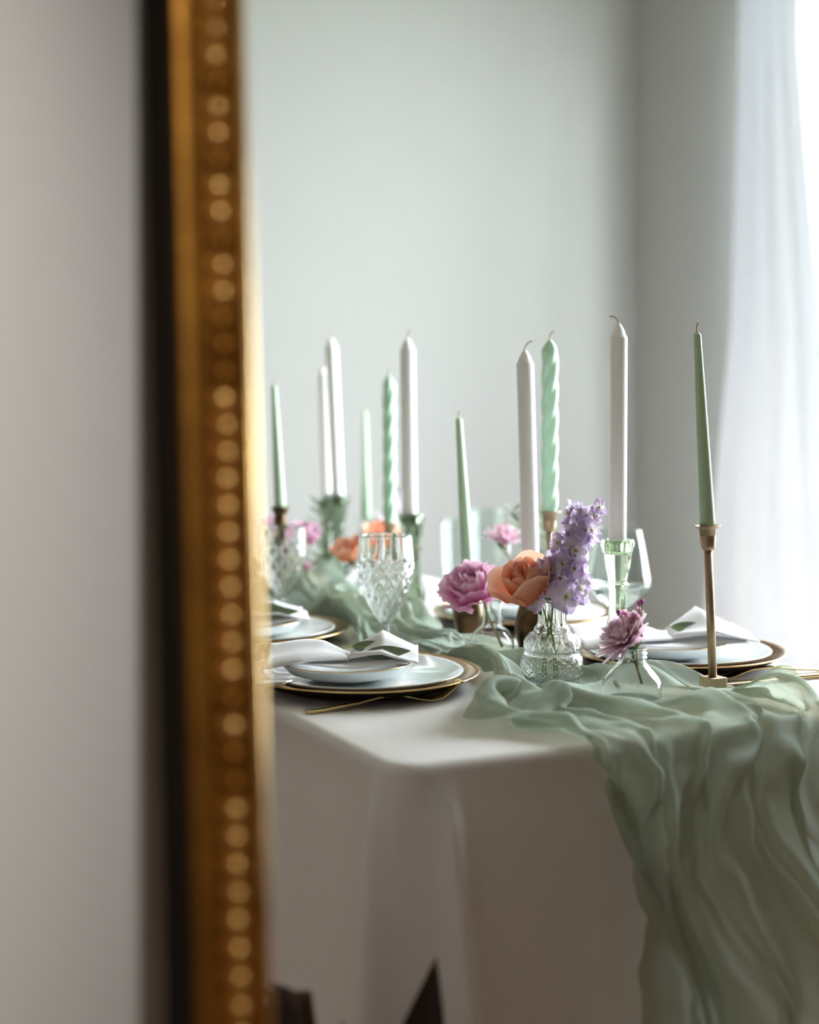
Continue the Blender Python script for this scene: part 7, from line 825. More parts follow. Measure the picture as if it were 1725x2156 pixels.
0,-5,12,5,-3,-9,-7,-4,-9,2,2,7,11,8,-1,4,-6,-7,0,-6,0,-2,28,-10,1,-4,-18,13,3,-9,-1,7,-10,0,-3,-3,11,2,0,3,7,-13,18,-3,-13,-3,0,3,4,-14,3,11,-1,2,6,6,0,1,-2,-3,-1,-1,-3,-12,8,3,1,-3,6,5,-16,-5,
-7,7,-1,3,-9,-7,-3,-1,6,-2,11,10,6,4,4,0,-7,-12,-1,-1,0,-2,-17,-4,-3,6,22,7,-3,6,-7,-11,5,0,-3,5,1,0,2,4,-13,13,-1,-5,0,8,-8,-9,-7,7,10,-5,-1,-3,7,4,5,0,-4,-5,-1,-2,2,5,-13,1,4,16,4,-17,-11,3,
-4,3,-6,-5,-2,-2,5,-1,1,20,4,2,7,1,-3,-13,-7,3,6,-3,-5,13,-5,13,10,-15,4,-3,-4,-6,-3,-7,9,0,0,-5,3,1,-8,-5,17,0,-6,5,-2,-13,-4,4,14,9,-3,-7,-2,-1,-21,4,3,-2,-2,-2,-7,0,-3,1,7,13,10,6,-15,-5,4,8,
-5,6,2,-14,2,-1,-5,7,9,-2,3,4,2,-1,-5,0,10,0,-8,0,-2,-9,0,-7,-1,14,-5,0,2,7,2,5,-15,1,12,2,-2,-4,7,5,-4,-3,-3,-5,-6,-5,4,10,-9,-7,-8,10,-3,0,14,-17,-3,-2,-2,-5,0,1,3,7,22,15,0,-29,-4,16,2,-7,
9,-5,-2,-1,-3,6,0,-6,-1,0,-1,-1,-2,5,-2,13,-9,-6,5,-1,3,-1,5,2,8,3,-2,-15,-5,-5,-4,-5,3,15,-7,3,5,9,2,-11,-5,-8,1,-2,2,15,-4,6,0,2,-2,-10,-5,-1,0,13,-16,-5,-1,1,4,6,14,13,-9,0,-21,-6,26,-12,2,-6,
4,1,-4,-5,-1,-10,8,4,-6,-5,11,3,-2,0,9,-14,1,6,-2,-1,0,10,-3,-4,-9,2,1,13,-5,-3,-4,-6,-5,-1,1,12,-5,1,4,12,-2,3,-6,-8,4,-16,23,-21,2,-6,0,8,12,8,10,-6,5,-2,-2,1,-6,11,0,-8,-10,-31,4,27,-12,16,8,12,
1,1,-3,-4,-1,3,4,-2,3,-4,-8,6,4,-5,-5,2,2,-5,-7,19,0,-7,-4,-1,4,0,-3,-1,-3,-5,-1,6,24,-23,17,0,-10,5,0,-7,6,-7,1,0,-7,17,-20,3,-1,4,15,11,4,3,-13,-3,1,3,-3,10,3,-15,-9,-8,-1,7,23,-2,3,-4,3,1,
1,0,2,-1,-3,0,3,-3,-3,0,-5,-6,-3,5,10,1,2,4,-2,-19,4,1,8,0,3,3,-5,0,5,-4,10,5,-21,3,-17,9,23,-5,-17,12,-10,6,-7,4,6,-10,9,3,6,16,-2,-1,8,-1,0,-5,-5,-9,4,-14,4,7,-1,-1,-1,-2,2,12,0,-5,-11,-14,
-7,3,-5,10,-2,0,2,-2,-3,4,-7,2,-7,-2,1,9,2,-1,9,-2,-7,2,2,1,2,1,-6,-1,0,11,-15,3,-3,22,3,-7,-2,-19,21,-1,-2,2,-1,-3,1,1,-1,3,5,-2,6,3,-3,-10,-6,-8,-8,-4,5,1,-3,-4,10,1,-3,11,-2,-4,-4,-1,2,2,
1,-15,12,5,10,4,-22,3,0,6,6,-18,4,4,-3,5,2,5,-8,6,12,-3,-3,4,-1,-3,-1,-9,-3,-1,1,-10,15,-8,2,-2,-12,19,-1,-5,7,-1,1,0,1,-1,-5,5,3,1,1,-3,-12,-9,-8,2,-2,11,-11,1,0,3,-2,0,7,5,0,0,-1,2,-9,-3,
-2,13,-1,7,-2,-5,5,-5,-3,-6,-4,10,-5,-2,6,-3,0,-2,2,8,-13,-3,-5,1,8,-6,19,3,-8,-6,-2,13,-13,-8,6,-3,7,-11,-6,4,3,3,-1,0,4,8,-2,-13,5,1,2,-6,-4,3,-2,4,0,-15,1,7,5,-4,-4,11,17,1,-15,-1,-2,-6,8,4,
4,1,5,-19,8,10,6,-2,-2,-9,-1,-4,10,-8,1,2,1,-5,5,-9,2,1,2,-6,0,9,-4,2,4,-6,14,-15,-1,9,0,6,6,-10,-11,1,-2,-7,-3,10,-9,-2,12,-2,-3,4,-1,-1,2,-6,4,9,5,2,-4,-2,3,8,3,-8,-7,1,16,-4,-3,0,-4,11,
-2,-4,-1,13,-1,-1,-3,1,0,-5,4,-1,-3,0,-3,0,-1,8,-7,1,4,-3,0,2,1,-6,3,1,12,10,-12,6,6,-2,-5,-18,-15,14,14,-10,-6,-1,6,1,-1,7,-6,16,-22,-7,-4,3,7,0,13,-16,15,5,7,-1,-1,-3,-12,15,0,-2,2,-3,3,-3,12,-8,
0,-16,-1,5,-3,2,1,2,1,3,8,-2,-18,4,0,6,4,1,6,2,-4,4,-3,1,-4,3,-5,13,4,4,5,-2,-13,-3,-4,3,1,6,-12,0,6,7,-1,-7,4,-16,-9,6,18,2,4,-7,0,11,-13,6,-18,2,-4,-2,-1,0,17,-20,8,6,-10,13,7,10,-13,0,
-11,10,-11,1,3,-2,-3,1,16,0,-13,1,5,-4,-5,3,5,-4,2,7,3,-2,0,0,-1,-2,10,1,1,4,7,-2,3,-10,6,-8,0,-2,2,2,9,2,-1,2,-3,0,-3,-19,-3,-2,-5,17,-5,4,9,-6,-2,2,-3,1,-7,-3,-15,8,-5,1,10,-6,4,-6,4,4,
-3,4,7,-5,0,-4,3,1,-13,5,16,-2,-2,-7,5,-9,4,5,-1,-3,7,-1,-1,-2,-4,5,-3,0,0,2,1,9,1,6,-12,0,-8,4,5,1,-3,-6,6,1,-4,4,-4,0,-10,-11,-5,2,19,-8,9,6,2,-10,2,-3,-1,-3,10,7,-9,-2,-4,6,-10,12,10,-3,
25,-5,-8,-22,-4,12,4,12,0,6,-19,12,-3,-6,-8,8,2,7,5,-2,-8,-3,4,-6,-2,-3,0,-14,3,0,1,7,9,-3,0,-1,3,-11,-10,-5,-6,14,2,-1,7,2,3,-5,9,4,2,-26,0,10,3,5,4,1,1,-4,-2,2,-1,0,11,-9,5,3,4,-11,3,8,
-30,2,18,20,5,1,5,-3,6,-10,7,-12,0,-4,-6,2,2,-2,1,-1,1,1,-8,-4,4,-2,-17,0,-6,1,8,-6,9,9,4,1,-10,9,-1,-6,-4,-10,17,9,1,-3,-1,1,-6,1,2,0,-1,8,3,8,-2,3,-1,4,7,-6,-2,-6,-4,1,-3,-2,10,-7,-14,3,
-6,3,-6,-10,8,2,10,6,-2,4,-11,3,-3,1,-5,-3,1,-3,-5,-2,4,5,0,26,-11,-13,-3,5,3,-6,-21,11,-1,8,8,2,2,-4,-2,-1,-2,-1,-5,14,12,7,2,4,-14,-8,-5,16,-13,-2,0,11,14,6,1,6,-3,0,-5,-9,-6,3,-8,-5,-17,5,1,-6,
2,-8,-3,-1,-10,8,-7,10,9,-5,6,-7,0,-3,11,-10,-16,10,-3,6,4,2,3,0,-10,-4,-8,3,-1,2,22,-12,2,4,6,10,1,-12,7,-2,1,-4,0,-6,12,8,8,-3,2,-8,-2,-14,0,0,0,1,-1,10,5,-10,-3,14,-2,-4,1,-2,-6,-8,7,16,6,-1,
9,-6,-14,13,-14,0,-3,-1,8,6,3,3,9,-4,-18,-4,1,-7,14,13,-2,1,7,-23,31,0,5,-14,-8,2,-28,15,7,-2,9,2,9,4,-6,-1,-7,-3,-11,5,0,6,2,5,2,-3,-14,1,1,-5,-2,-6,12,0,-1,4,-1,-12,15,0,-14,-9,0,-1,2,-4,7,9,
2,3,-2,3,-7,-9,3,1,1,8,2,8,-8,10,-1,5,-5,-14,7,-7,8,1,1,4,-26,6,18,-7,-13,-6,23,-21,-3,1,2,8,5,-2,0,0,10,-6,-8,-4,-10,6,-5,12,4,2,-2,-4,3,-4,-6,-8,-1,9,13,-4,2,6,-16,15,-1,-5,-3,-3,-3,0,-3,0,
10,-2,-4,-7,3,-7,3,-8,-2,16,12,4,7,-5,0,-21,-10,10,-9,9,4,5,1,1,0,12,-28,4,4,-9,-5,8,1,1,-9,1,7,8,4,4,-15,0,4,-20,1,-4,2,-5,10,4,3,3,1,-6,-3,-2,-14,2,7,23,2,1,2,-13,16,1,-4,-3,-4,1,1,1,
4,1,0,-11,14,-1,-23,0,2,-2,2,11,9,7,2,2,-3,-15,-4,-6,4,10,1,2,7,-18,27,-7,11,3,-6,-13,-18,8,0,0,0,7,-7,-1,1,-2,-5,7,2,-5,13,-14,-14,5,11,14,-6,-12,-9,-4,1,-8,-3,5,21,0,6,3,-11,8,-1,-2,0,-2,1,2,
-9,10,3,6,-18,13,0,0,5,-34,-2,1,8,8,5,3,-1,4,-3,-12,-9,0,19,2,-1,4,-14,21,-26,3,4,2,14,-19,13,5,5,-2,7,-4,3,0,-3,-4,-7,-7,6,10,9,1,2,-17,-16,17,-3,-5,-3,-12,-6,-2,2,13,4,6,2,-5,8,1,-4,-8,-2,0,
4,-7,4,-5,8,-10,-1,-19,1,33,-19,-8,-3,6,5,1,8,4,-9,7,-1,-15,1,18,-4,1,-2,-8,29,-12,-7,6,-16,8,2,5,-2,7,2,3,2,4,-1,-5,-6,-1,-11,-11,16,9,4,4,2,-15,-1,0,-3,-1,-6,-14,-7,6,4,8,3,8,-4,10,-4,-7,-4,0,
-10,0,1,14,7,-4,2,4,-19,-9,23,-23,8,-3,7,9,-6,-2,6,-7,-4,5,1,1,18,2,-4,-15,2,1,-1,-3,0,1,-1,-2,2,0,6,5,-1,-4,0,9,-7,-4,-3,1,-13,-1,5,3,17,14,-10,-8,-4,-7,-1,2,-15,-2,-3,3,9,-2,9,-7,21,3,-10,-8,
0,-8,5,-8,6,10,14,2,1,-6,-28,14,3,5,0,3,2,-10,7,-2,-5,-1,-1,2,3,1,1,-3,-1,0,-5,0,1,-6,-7,-2,-1,-1,2,4,1,3,0,-6,7,-5,-1,22,3,-2,-19,9,1,-1,14,-3,-10,4,-8,-5,7,-19,10,-6,3,8,-2,4,-6,18,4,-11,
-3,18,-7,1,-11,-11,15,2,-12,-7,12,-1,-6,5,5,1,8,0,-18,-4,9,-2,-6,-4,7,7,5,3,-3,-11,-4,18,11,-10,-17,-6,1,0,2,2,5,0,1,-3,-1,4,-3,-4,0,10,18,-9,3,-1,0,7,11,-11,-5,-6,-3,2,-17,6,3,2,7,-3,-4,1,-3,-3,
21,-2,7,-4,2,-5,-30,22,-1,-5,2,1,-18,0,0,1,0,-3,-1,29,0,-2,-6,-33,2,2,20,11,-18,1,10,-1,5,10,-3,-19,-6,1,-1,3,2,2,3,15,0,-7,-5,-6,2,1,-9,20,2,3,5,1,-1,-4,-3,-2,-9,-3,1,-3,5,7,-12,3,2,-3,-6,2,
18,-16,8,1,-7,-6,18,-18,-2,10,-3,-9,7,1,-15,-1,3,-4,36,-33,-5,7,-9,29,-29,9,0,0,2,2,8,-14,0,6,13,-3,-2,0,-8,-4,5,6,10,-18,-5,7,3,-2,2,-7,0,-5,5,15,7,6,-2,2,-4,-8,2,-6,-4,3,3,3,4,-5,-7,-1,-3,2,
-7,14,0,1,3,3,-23,0,9,-10,1,18,2,-9,4,-4,-2,1,-1,-3,-15,8,16,-3,-6,-4,-3,9,5,2,-15,3,-7,-1,2,8,8,-12,14,5,1,0,-3,1,3,-1,-7,-5,-12,4,4,6,0,-5,10,4,2,2,0,-4,-7,-2,-3,7,0,-2,5,0,0,-12,1,1,
-14,20,-3,-1,2,0,2,-9,-1,9,-2,-2,-3,5,-4,10,-6,14,-32,31,3,-8,-5,-7,-3,8,0,-7,-4,20,-2,-11,-1,-2,2,16,-22,-3,0,4,-1,6,-3,3,-5,-8,9,7,-5,-14,14,-5,3,7,-6,-3,1,4,3,0,-4,-2,15,-9,-6,5,3,4,-2,-6,12,-11,
-14,-2,11,7,-3,-5,9,-4,-1,-7,10,-3,15,-18,20,1,4,-4,-4,-19,26,-5,-11,-20,31,0,1,2,4,-22,14,-5,-8,-2,0,-16,16,14,-18,-2,1,-1,10,4,0,7,-3,-11,12,-2,-29,-9,-4,4,5,2,0,2,3,3,-1,21,-6,-2,-9,-1,6,12,0,2,-1,1,
-4,-7,-1,1,2,3,-1,2,-1,8,-4,12,-6,5,2,-7,0,3,1,-16,-10,-1,6,25,-4,-1,1,4,-3,14,-14,1,-1,-9,-9,17,4,-3,11,-4,-7,-8,-11,10,2,-10,9,3,-21,-4,16,11,-25,-3,-11,7,-2,3,3,3,27,-17,-2,3,2,-2,6,7,3,3,-6,1,
1,-3,-1,-8,3,7,-4,0,15,-6,-2,0,-2,9,-9,-6,5,-1,3,2,3,-9,0,5,-16,-1,4,0,11,-1,-3,-2,5,8,-4,-12,4,5,-1,-17,-1,5,15,-1,5,2,-19,4,6,17,5,-35,18,-1,-16,-11,13,-2,7,5,1,0,3,-3,8,-1,-14,-1,15,5,5,2,
0,-3,-1,8,0,-9,-1,14,-13,0,2,-1,-10,-2,-3,9,0,4,13,11,-16,1,-2,-12,24,-17,-5,-6,1,8,8,-2,-2,-4,4,-2,-4,6,-19,24,9,-6,-11,-2,7,-3,1,19,5,-27,-19,25,8,-15,-4,20,-14,3,1,-1,0,4,7,-2,-4,0,2,0,-5,2,1,-1,
0,-2,0,-9,-6,5,4,6,0,0,-1,-9,13,-3,-12,0,5,0,-7,15,-5,16,-14,-1,-16,1,6,9,-2,-4,11,0,17,5,0,-4,-24,-21,30,-1,3,3,-2,-11,3,0,8,-26,0,3,23,11,-9,-27,34,-17,7,0,-4,2,-8,7,-1,3,5,-15,13,-16,0,2,1,11,
3,-6,-6,3,2,5,1,0,1,0,1,-3,-10,2,0,2,0,3,1,-1,1,5,2,0,-6,-1,-5,-5,4,5,0,3,0,-6,-5,-3,10,4,-2,2,0,-1,-3,1,-15,10,4,1,13,5,0,-15,-23,38,-22,6,2,0,1,2,-9,9,-5,1,-1,1,-11,8,-5,0,10,-3,
5,6,-9,-2,0,1,1,-1,1,-1,0,-2,1,-11,11,-6,2,3,8,-5,1,-3,0,-4,6,0,-6,9,-4,0,-1,4,-13,-5,3,14,6,-7,0,1,-7,1,0,0,5,-4,-10,15,-2,10,-24,-4,30,-8,-7,-13,0,1,11,-5,12,0,-8,1,-3,8,0,-8,-1,-1,0,5,
2,0,-4,3,0,0,0,-1,3,0,-1,2,-6,9,-1,-3,-6,6,1,-6,5,-5,-2,3,0,4,8,-6,-1,-8,-7,9,-3,7,5,-13,0,7,2,-12,0,-1,0,-1,5,0,7,-10,-4,0,22,-2,-1,-10,5,-1,2,10,-17,8,1,-5,2,2,-11,1,5,3,-9,-4,1,2,
-3,4,4,-1,0,-1,0,-5,1,6,-2,-2,6,-3,-4,-1,-7,1,-1,0,12,-8,2,10,-7,8,-6,-3,-7,-5,10,1,-4,-9,5,15,-16,7,-3,-7,3,2,1,3,-7,16,7,-1,-1,-8,1,2,-3,-6,0,4,2,-9,0,3,0,-1,9,-11,14,-6,-3,-1,-1,-7,-7,1,
-2,-1,6,0,0,-2,1,-5,-4,2,6,-3,-6,4,-3,1,8,-3,0,1,-7,7,5,4,5,-20,-5,7,3,1,-7,-7,12,7,-3,-1,19,-7,-29,7,-3,8,7,-2,5,-7,2,6,-4,-3,-9,14,-14,10,2,1,-8,-5,12,1,2,-7,4,1,-3,2,-5,-1,2,5,-4,-7,
-7,2,-11,-2,5,-2,6,0,6,-1,-3,10,-6,-5,4,9,-4,-8,0,1,3,-6,4,-2,8,10,-3,-17,0,7,2,6,-11,12,2,-3,-10,-2,6,-2,-1,-7,1,6,-9,0,-4,6,10,11,-16,-9,10,-11,2,5,3,12,-9,-3,-4,11,-2,-1,-6,-2,-4,2,4,-5,0,11,
-6,-8,10,2,-3,2,-1,-1,1,-1,3,-1,1,6,-3,-13,4,5,0,2,-1,1,0,-4,-7,4,7,10,-2,-4,2,-4,8,-15,-6,0,11,-7,11,-2,-1,5,-3,1,5,-5,-3,-1,-7,9,12,-14,-8,8,3,5,3,-9,12,-4,-2,-3,-15,9,5,-17,7,-6,2,4,-2,-5,
-3,-7,2,4,4,0,-4,4,1,-1,-1,1,1,-1,-6,6,6,-2,0,0,-1,2,0,-8,5,-10,-1,-2,4,7,0,1,-2,6,-1,-6,-7,12,-6,-1,0,4,-4,6,-2,1,-3,-4,10,-6,4,0,0,0,-1,0,-7,4,-7,4,-6,-4,19,-6,-9,17,-15,4,-5,3,0,-1,
-19,15,-5,2,4,2,-1,-3,-6,5,-3,-2,10,-6,11,-10,-2,7,0,-1,-1,-1,-5,5,-5,7,-2,-1,3,1,1,0,-4,-4,-3,6,4,0,7,5,-1,-9,2,-11,0,0,2,-1,0,3,2,10,3,0,-3,-10,0,-4,-1,4,1,-4,-2,0,8,-9,13,1,1,-3,1,-4,
-19,-13,-1,-3,1,6,5,7,10,-2,3,-11,-2,4,-8,2,-8,-1,0,-2,6,3,11,-2,-5,-4,-4,-8,-7,0,1,7,5,7,8,0,-4,-5,-6,-4,2,0,6,7,4,3,3,0,-5,-6,-1,4,-6,-3,-1,6,2,1,4,-1,3,2,-10,3,-11,3,-10,-2,10,7,5,1,
-11,5,-4,-7,3,0,3,0,-5,1,-2,7,-9,-2,9,4,-3,-8,9,4,-7,0,0,1,-3,2,-8,11,-2,1,0,0,3,-6,-4,1,-1,-1,11,4,-1,-1,-3,-3,-1,1,0,-4,-2,7,-1,-3,4,1,-1,-13,1,10,-3,1,2,0,0,-7,4,-2,-1,4,-3,-6,3,3,
-19,2,7,7,-10,-4,0,-3,4,1,-1,1,4,-6,-1,2,1,4,-9,3,1,3,-2,1,-1,3,0,-4,-1,-5,2,2,1,2,-1,-3,4,4,0,-1,-2,-3,-1,-1,2,10,-2,-1,-1,-3,-2,-1,0,3,1,7,-1,-4,2,-4,-2,-1,0,0,-3,2,6,-7,0,2,-1,1,
-5,-8,1,-6,1,-1,1,5,-3,0,0,-1,-1,1,2,-1,0,-1,-2,7,1,-2,0,0,0,-4,3,-3,2,-1,-2,-1,1,0,3,1,1,0,-3,1,-2,1,0,6,-4,-7,4,2,0,-1,2,1,-1,-3,0,-1,1,-2,0,1,3,0,-2,0,0,-1,0,1,-2,4,-3,3,
-12,3,-7,2,4,-3,-3,-2,2,-1,5,-4,3,0,-4,2,2,-3,4,-1,2,-2,-1,1,1,-4,-1,1,4,-4,-2,0,0,7,-3,0,-1,0,1,-3,0,0,1,0,3,-3,1,1,0,0,-3,0,0,1,0,0,-1,0,1,0,-4,3,0,0,1,0,0,1,-2,0,3,-2,
-13,-3,3,1,-4,0,1,-1,0,0,-1,8,-8,1,-1,-1,3,2,2,0,-2,-1,0,-1,4,-3,-1,-2,1,3,-1,-4,1,-1,5,-2,1,-2,-1,1,0,-1,1,0,4,0,-4,0,-1,-1,1,1,-1,0,1,1,-2,-1,2,1,0,-2,1,-1,0,1,-1,1,-1,-1,2,0,
-16,5,1,-1,-1,0,-1,-2,-1,0,-1,0,10,-3,-5,-1,0,4,-2,-1,3,-3,0,0,0,1,0,4,-7,1,0,1,-3,4,3,0,-4,2,-4,1,-1,1,0,-1,0,2,1,0,-2,-2,1,0,3,-1,-1,-1,0,0,-1,1,1,0,1,-2,-1,0,2,0,0,-2,1,2,
-17,2,0,1,1,4,-3,-3,-1,-1,1,-1,1,1,-1,1,-1,0,-1,1,5,1,-5,0,0,1,4,-6,0,2,1,-3,5,-5,-2,3,-1,-1,0,1,0,0,3,-1,-2,-3,0,7,-2,-2,-2,1,1,0,2,-1,4,-4,-2,-1,1,-1,0,4,-4,1,0,1,0,0,-1,1,
-15,-3,1,3,0,-1,1,1,-4,1,0,-1,-1,6,1,-6,0,0,2,-4,2,3,0,-2,5,0,-3,0,-2,-1,2,5,-8,-1,1,2,1,-2,1,-1,1,5,-6,0,0,0,-1,-1,6,-2,-1,-1,1,4,-4,6,-3,1,-4,-2,1,1,-1,-1,7,-6,0,1,1,-1,-1,0,
-15,-1,2,0,0,-3,3,0,3,-4,-3,1,1,0,1,-1,1,-3,1,0,-3,4,2,-2,1,0,1,3,2,-6,-2,1,-1,-1,-1,1,2,0,-1,1,4,-1,-3,-1,0,1,-1,-3,3,3,-2,-2,1,1,6,-4,-1,0,-1,-1,1,0,0,-2,0,7,-5,1,0,-2,0,1,
-15,-2,0,1,1,1,-3,2,-2,0,1,-1,0,-1,3,1,-2,2,-1,-2,0,-3,6,0,-5,4,0,0,2,1,-5,0,2,-3,0,-1,0,4,-1,-2,1,1,4,-5,-1,2,1,-3,-1,5,2,-3,-3,1,2,2,-2,1,2,-3,-5,3,1,-1,-1,1,3,-1,-1,1,-1,-1,
-15,1,-4,1,1,0,0,-1,1,3,-2,-3,0,0,4,1,-3,2,0,-2,0,0,-2,1,-1,1,2,0,-1,2,0,-3,3,3,-8,0,1,1,1,0,-1,0,2,-1,-1,0,3,0,-5,0,6,4,-4,-4,0,2,3,-3,1,0,-2,-1,1,0,-1,0,2,-1,1,-1,-1,1,
-17,0,4,-4,0,1,0,1,-2,-1,3,-3,0,2,-1,2,0,-1,-1,1,-1,0,-2,3,1,-1,5,1,0,-3,-1,-1,1,1,-1,-4,2,0,-1,0,1,0,0,1,-1,-1,1,1,-2,-1,0,3,3,-3,-3,1,3,2,-2,1,-2,0,0,0,-1,0,0,0,0,1,-1,-1,
-15,5,-5,-1,0,1,0,-1,0,6,0,-1,-7,-1,1,6,4,-6,-3,-1,0,0,2,-2,1,1,0,2,1,0,2,-4,-2,3,2,-5,0,0,2,-2,1,0,0,0,0,-1,-1,3,2,-5,0,2,2,0,-1,-1,3,-2,0,0,0,-3,2,2,-2,-2,1,0,1,1,-1,-1,
-15,-2,0,1,-1,0,1,-1,4,-7,4,1,-1,-2,3,-3,1,0,1,0,-2,1,-1,3,-1,-1,0,1,1,0,0,0,-1,0,4,-1,-3,0,2,-2,1,-1,1,0,2,-3,0,0,2,-1,-2,-1,3,2,-2,-1,1,2,-2,1,0,-2,-1,2,-1,-1,0,1,-1,1,1,-1,
-15,-2,0,-1,0,2,1,0,-3,1,1,4,0,-4,-2,4,-3,2,-2,1,-1,0,0,0,2,-1,-2,1,2,0,0,1,-1,-1,2,3,-4,0,1,-1,0,-1,0,1,0,-1,0,-1,2,4,-6,0,2,0,0,0,-1,1,1,0,1,-3,0,1,0,-2,-1,1,1,-1,1,-1,
-16,-1,0,0,0,-1,0,2,0,1,-2,2,0,-1,-2,1,2,-2,0,0,4,-4,0,-1,2,-1,0,1,0,0,1,1,-1,0,-1,5,2,-3,-1,-1,-3,2,0,2,-4,1,0,0,-1,2,0,-1,-1,2,0,-1,0,1,0,-1,2,-1,-2,1,3,-4,0,0,2,-1,-1,1,
-17,0,0,0,1,0,0,0,-1,0,0,1,2,1,-4,0,1,0,0,1,-1,-1,0,0,0,1,0,-1,1,0,1,3,-3,0,0,0,3,1,-3,-1,-1,0,0,0,0,0,0,0,1,0,0,-1,-1,1,0,2,-2,1,0,0,0,0,0,0,0,1,-4,1,2,1,-2,-2,
-18,0,0,1,-1,1,1,3,0,-3,-3,2,2,0,-1,-2,1,1,-1,2,0,-1,-1,0,-1,1,0,0,2,0,1,-1,4,-4,1,-1,1,0,0,1,-2,-2,0,1,-1,1,2,5,-4,-2,1,-2,0,0,1,-2,1,0,0,1,0,0,0,0,2,2,-5,-2,1,2,-1,0,
-17,0,0,0,0,-1,3,-1,2,-2,0,0,-1,1,0,-1,0,1,0,0,0,0,-1,1,0,-1,1,0,0,0,0,1,-1,2,-1,1,-1,0,-1,1,-1,-1,1,-2,1,4,3,-4,-3,0,3,-2,0,0,-1,2,-1,0,0,0,1,0,0,1,0,-1,0,-2,1,1,-1,0,
-17,0,0,1,1,-2,1,2,0,1,-1,-3,1,-1,1,0,0,0,0,0,0,4,-4,-1,1,0,-1,1,-1,5,-3,0,1,-1,0,0,0,0,-2,2,0,0,-3,1,2,3,0,-1,-2,-2,1,1,0,-1,0,-2,2,-1,0,1,0,0,2,0,0,0,0,-1,0,0,-1,0,
-18,1,1,-1,0,3,-3,0,0,2,1,-3,1,2,-2,-1,0,-1,2,0,-1,2,-2,-2,4,1,0,-1,0,2,-1,1,1,0,-3,1,-2,-1,0,0,1,0,-1,-1,8,1,-3,-1,0,-3,-1,4,-1,-2,0,0,-1,0,0,0,-1,4,0,-1,0,-1,1,1,-1,0,0,-1,
-17,0,0,1,1,8,-3,-5,2,0,-2,0,-2,1,2,-3,0,0,1,-1,2,-1,1,-1,-1,1,0,2,-3,1,8,2,-2,-1,-1,-4,-2,0,-1,0,0,0,2,1,0,1,-3,1,2,-1,-2,1,-2,0,0,0,-1,1,0,0,0,2,2,-2,0,-1,1,2,0,-2,0,-1,
-17,4,3,2,0,-10,1,0,0,0,0,0,4,-3,-1,1,-1,1,2,-1,-2,0,1,0,0,2,0,0,-1,-1,0,-1,-1,1,1,0,0,-1,1,0,0,0,0,2,1,-2,-1,1,1,0,-1,-1,-1,1,0,0,-1,-1,1,-1,1,3,0,-1,1,4,-2,1,-5,1,5,-5,
-10,-5,1,-2,0,-2,1,1,0,0,1,-1,-1,2,2,-1,-4,2,0,-1,0,0,2,0,1,0,0,-2,2,-2,1,-1,0,-1,1,-1,1,-1,1,0,-1,0,0,4,-2,1,2,-4,3,1,-1,-4,2,0,0,-2,0,-2,0,2,3,0,-1,2,0,3,-2,-6,2,1,2,-1,
-7,-5,-5,3,-1,0,-2,1,-2,2,0,1,-2,2,-2,2,0,-2,1,-1,1,2,3,-3,-1,1,-1,1,-1,-1,-1,1,-1,-1,0,4,-3,-1,2,1,-1,-1,3,1,0,0,-3,-2,1,2,-1,-1,0,2,0,-2,-1,2,-1,6,3,-7,0,1,-1,0,5,-5,-1,0,-2,8,
-10,4,-10,-3,5,1,-2,-3,3,-1,-1,0,1,1,-1,-1,1,1,0,2,-2,-1,0,4,-3,-1,1,1,-2,1,2,-4,7,-2,-2,-4,0,2,-1,1,3,-1,1,-1,1,-3,0,-1,-1,3,4,-4,-2,-1,3,-3,0,0,5,-1,-1,8,1,-1,0,-5,2,2,-5,-6,1,0,
-17,0,10,-2,-6,4,3,-4,-6,2,2,2,-2,-5,1,2,-1,0,-1,1,2,0,0,-2,2,0,4,-3,-4,4,-1,4,-4,0,-3,0,2,-1,0,0,0,5,2,-1,-4,0,0,2,-4,-2,1,3,-3,0,-1,3,1,-2,3,1,2,-1,-4,0,-4,3,2,-1,-3,1,0,-1,
-11,-5,0,1,0,-3,-1,3,0,0,1,-1,-1,3,6,0,4,-6,-1,0,3,-6,4,-1,-4,1,0,-5,4,0,-1,-2,1,2,-2,3,1,-4,0,2,2,3,-2,0,-3,-3,2,0,-1,1,-2,2,1,-3,1,10,-7,4,1,-5,-2,0,0,0,3,-2,-1,4,6,-9,2,-7,
-16,3,-4,0,2,-2,-1,0,3,-1,1,-2,2,1,0,-3,-1,6,2,-2,-3,4,-5,2,4,-3,-4,-1,6,-2,0,-2,0,-2,4,-3,0,6,-4,-1,4,-1,1,-5,0,0,-2,0,4,-3,-1,2,0,4,2,-2,10,1,-8,-3,3,-4,2,-2,-1,1,-6,-1,5,9,-10,2,
-17,3,3,-4,-2,1,-3,3,0,2,-4,2,1,1,0,4,1,0,1,-2,0,-4,-1,2,-1,-2,-1,5,-2,-2,-2,2,-5,2,3,-2,2,-1,4,2,0,-1,-4,4,2,-6,-5,2,1,2,0,-3,6,-1,0,0,-1,-1,4,4,-8,0,-3,1,0,0,3,3,-7,0,2,1,
-15,2,-3,-2,-2,2,1,3,1,2,1,-4,-1,2,1,0,-2,-3,-4,6,-6,6,2,-2,-2,0,-1,1,0,0,1,-4,1,2,-1,5,-3,1,3,1,-2,-1,-3,-2,0,1,-1,0,1,1,1,3,0,-1,1,-2,0,-3,3,-4,2,2,3,-6,1,-2,0,0,1,1,0,-1,
-9,-6,2,0,-3,1,1,0,5,1,-5,-6,2,0,-2,1,0,4,0,-2,4,-2,-1,-1,4,-7,1,2,-1,-1,-2,1,3,-1,1,0,1,3,-1,-1,0,-2,-2,0,-4,4,7,-3,-4,6,-2,1,-1,1,-1,-1,-5,5,-4,1,0,4,-5,8,-8,0,2,0,0,-2,2,2,
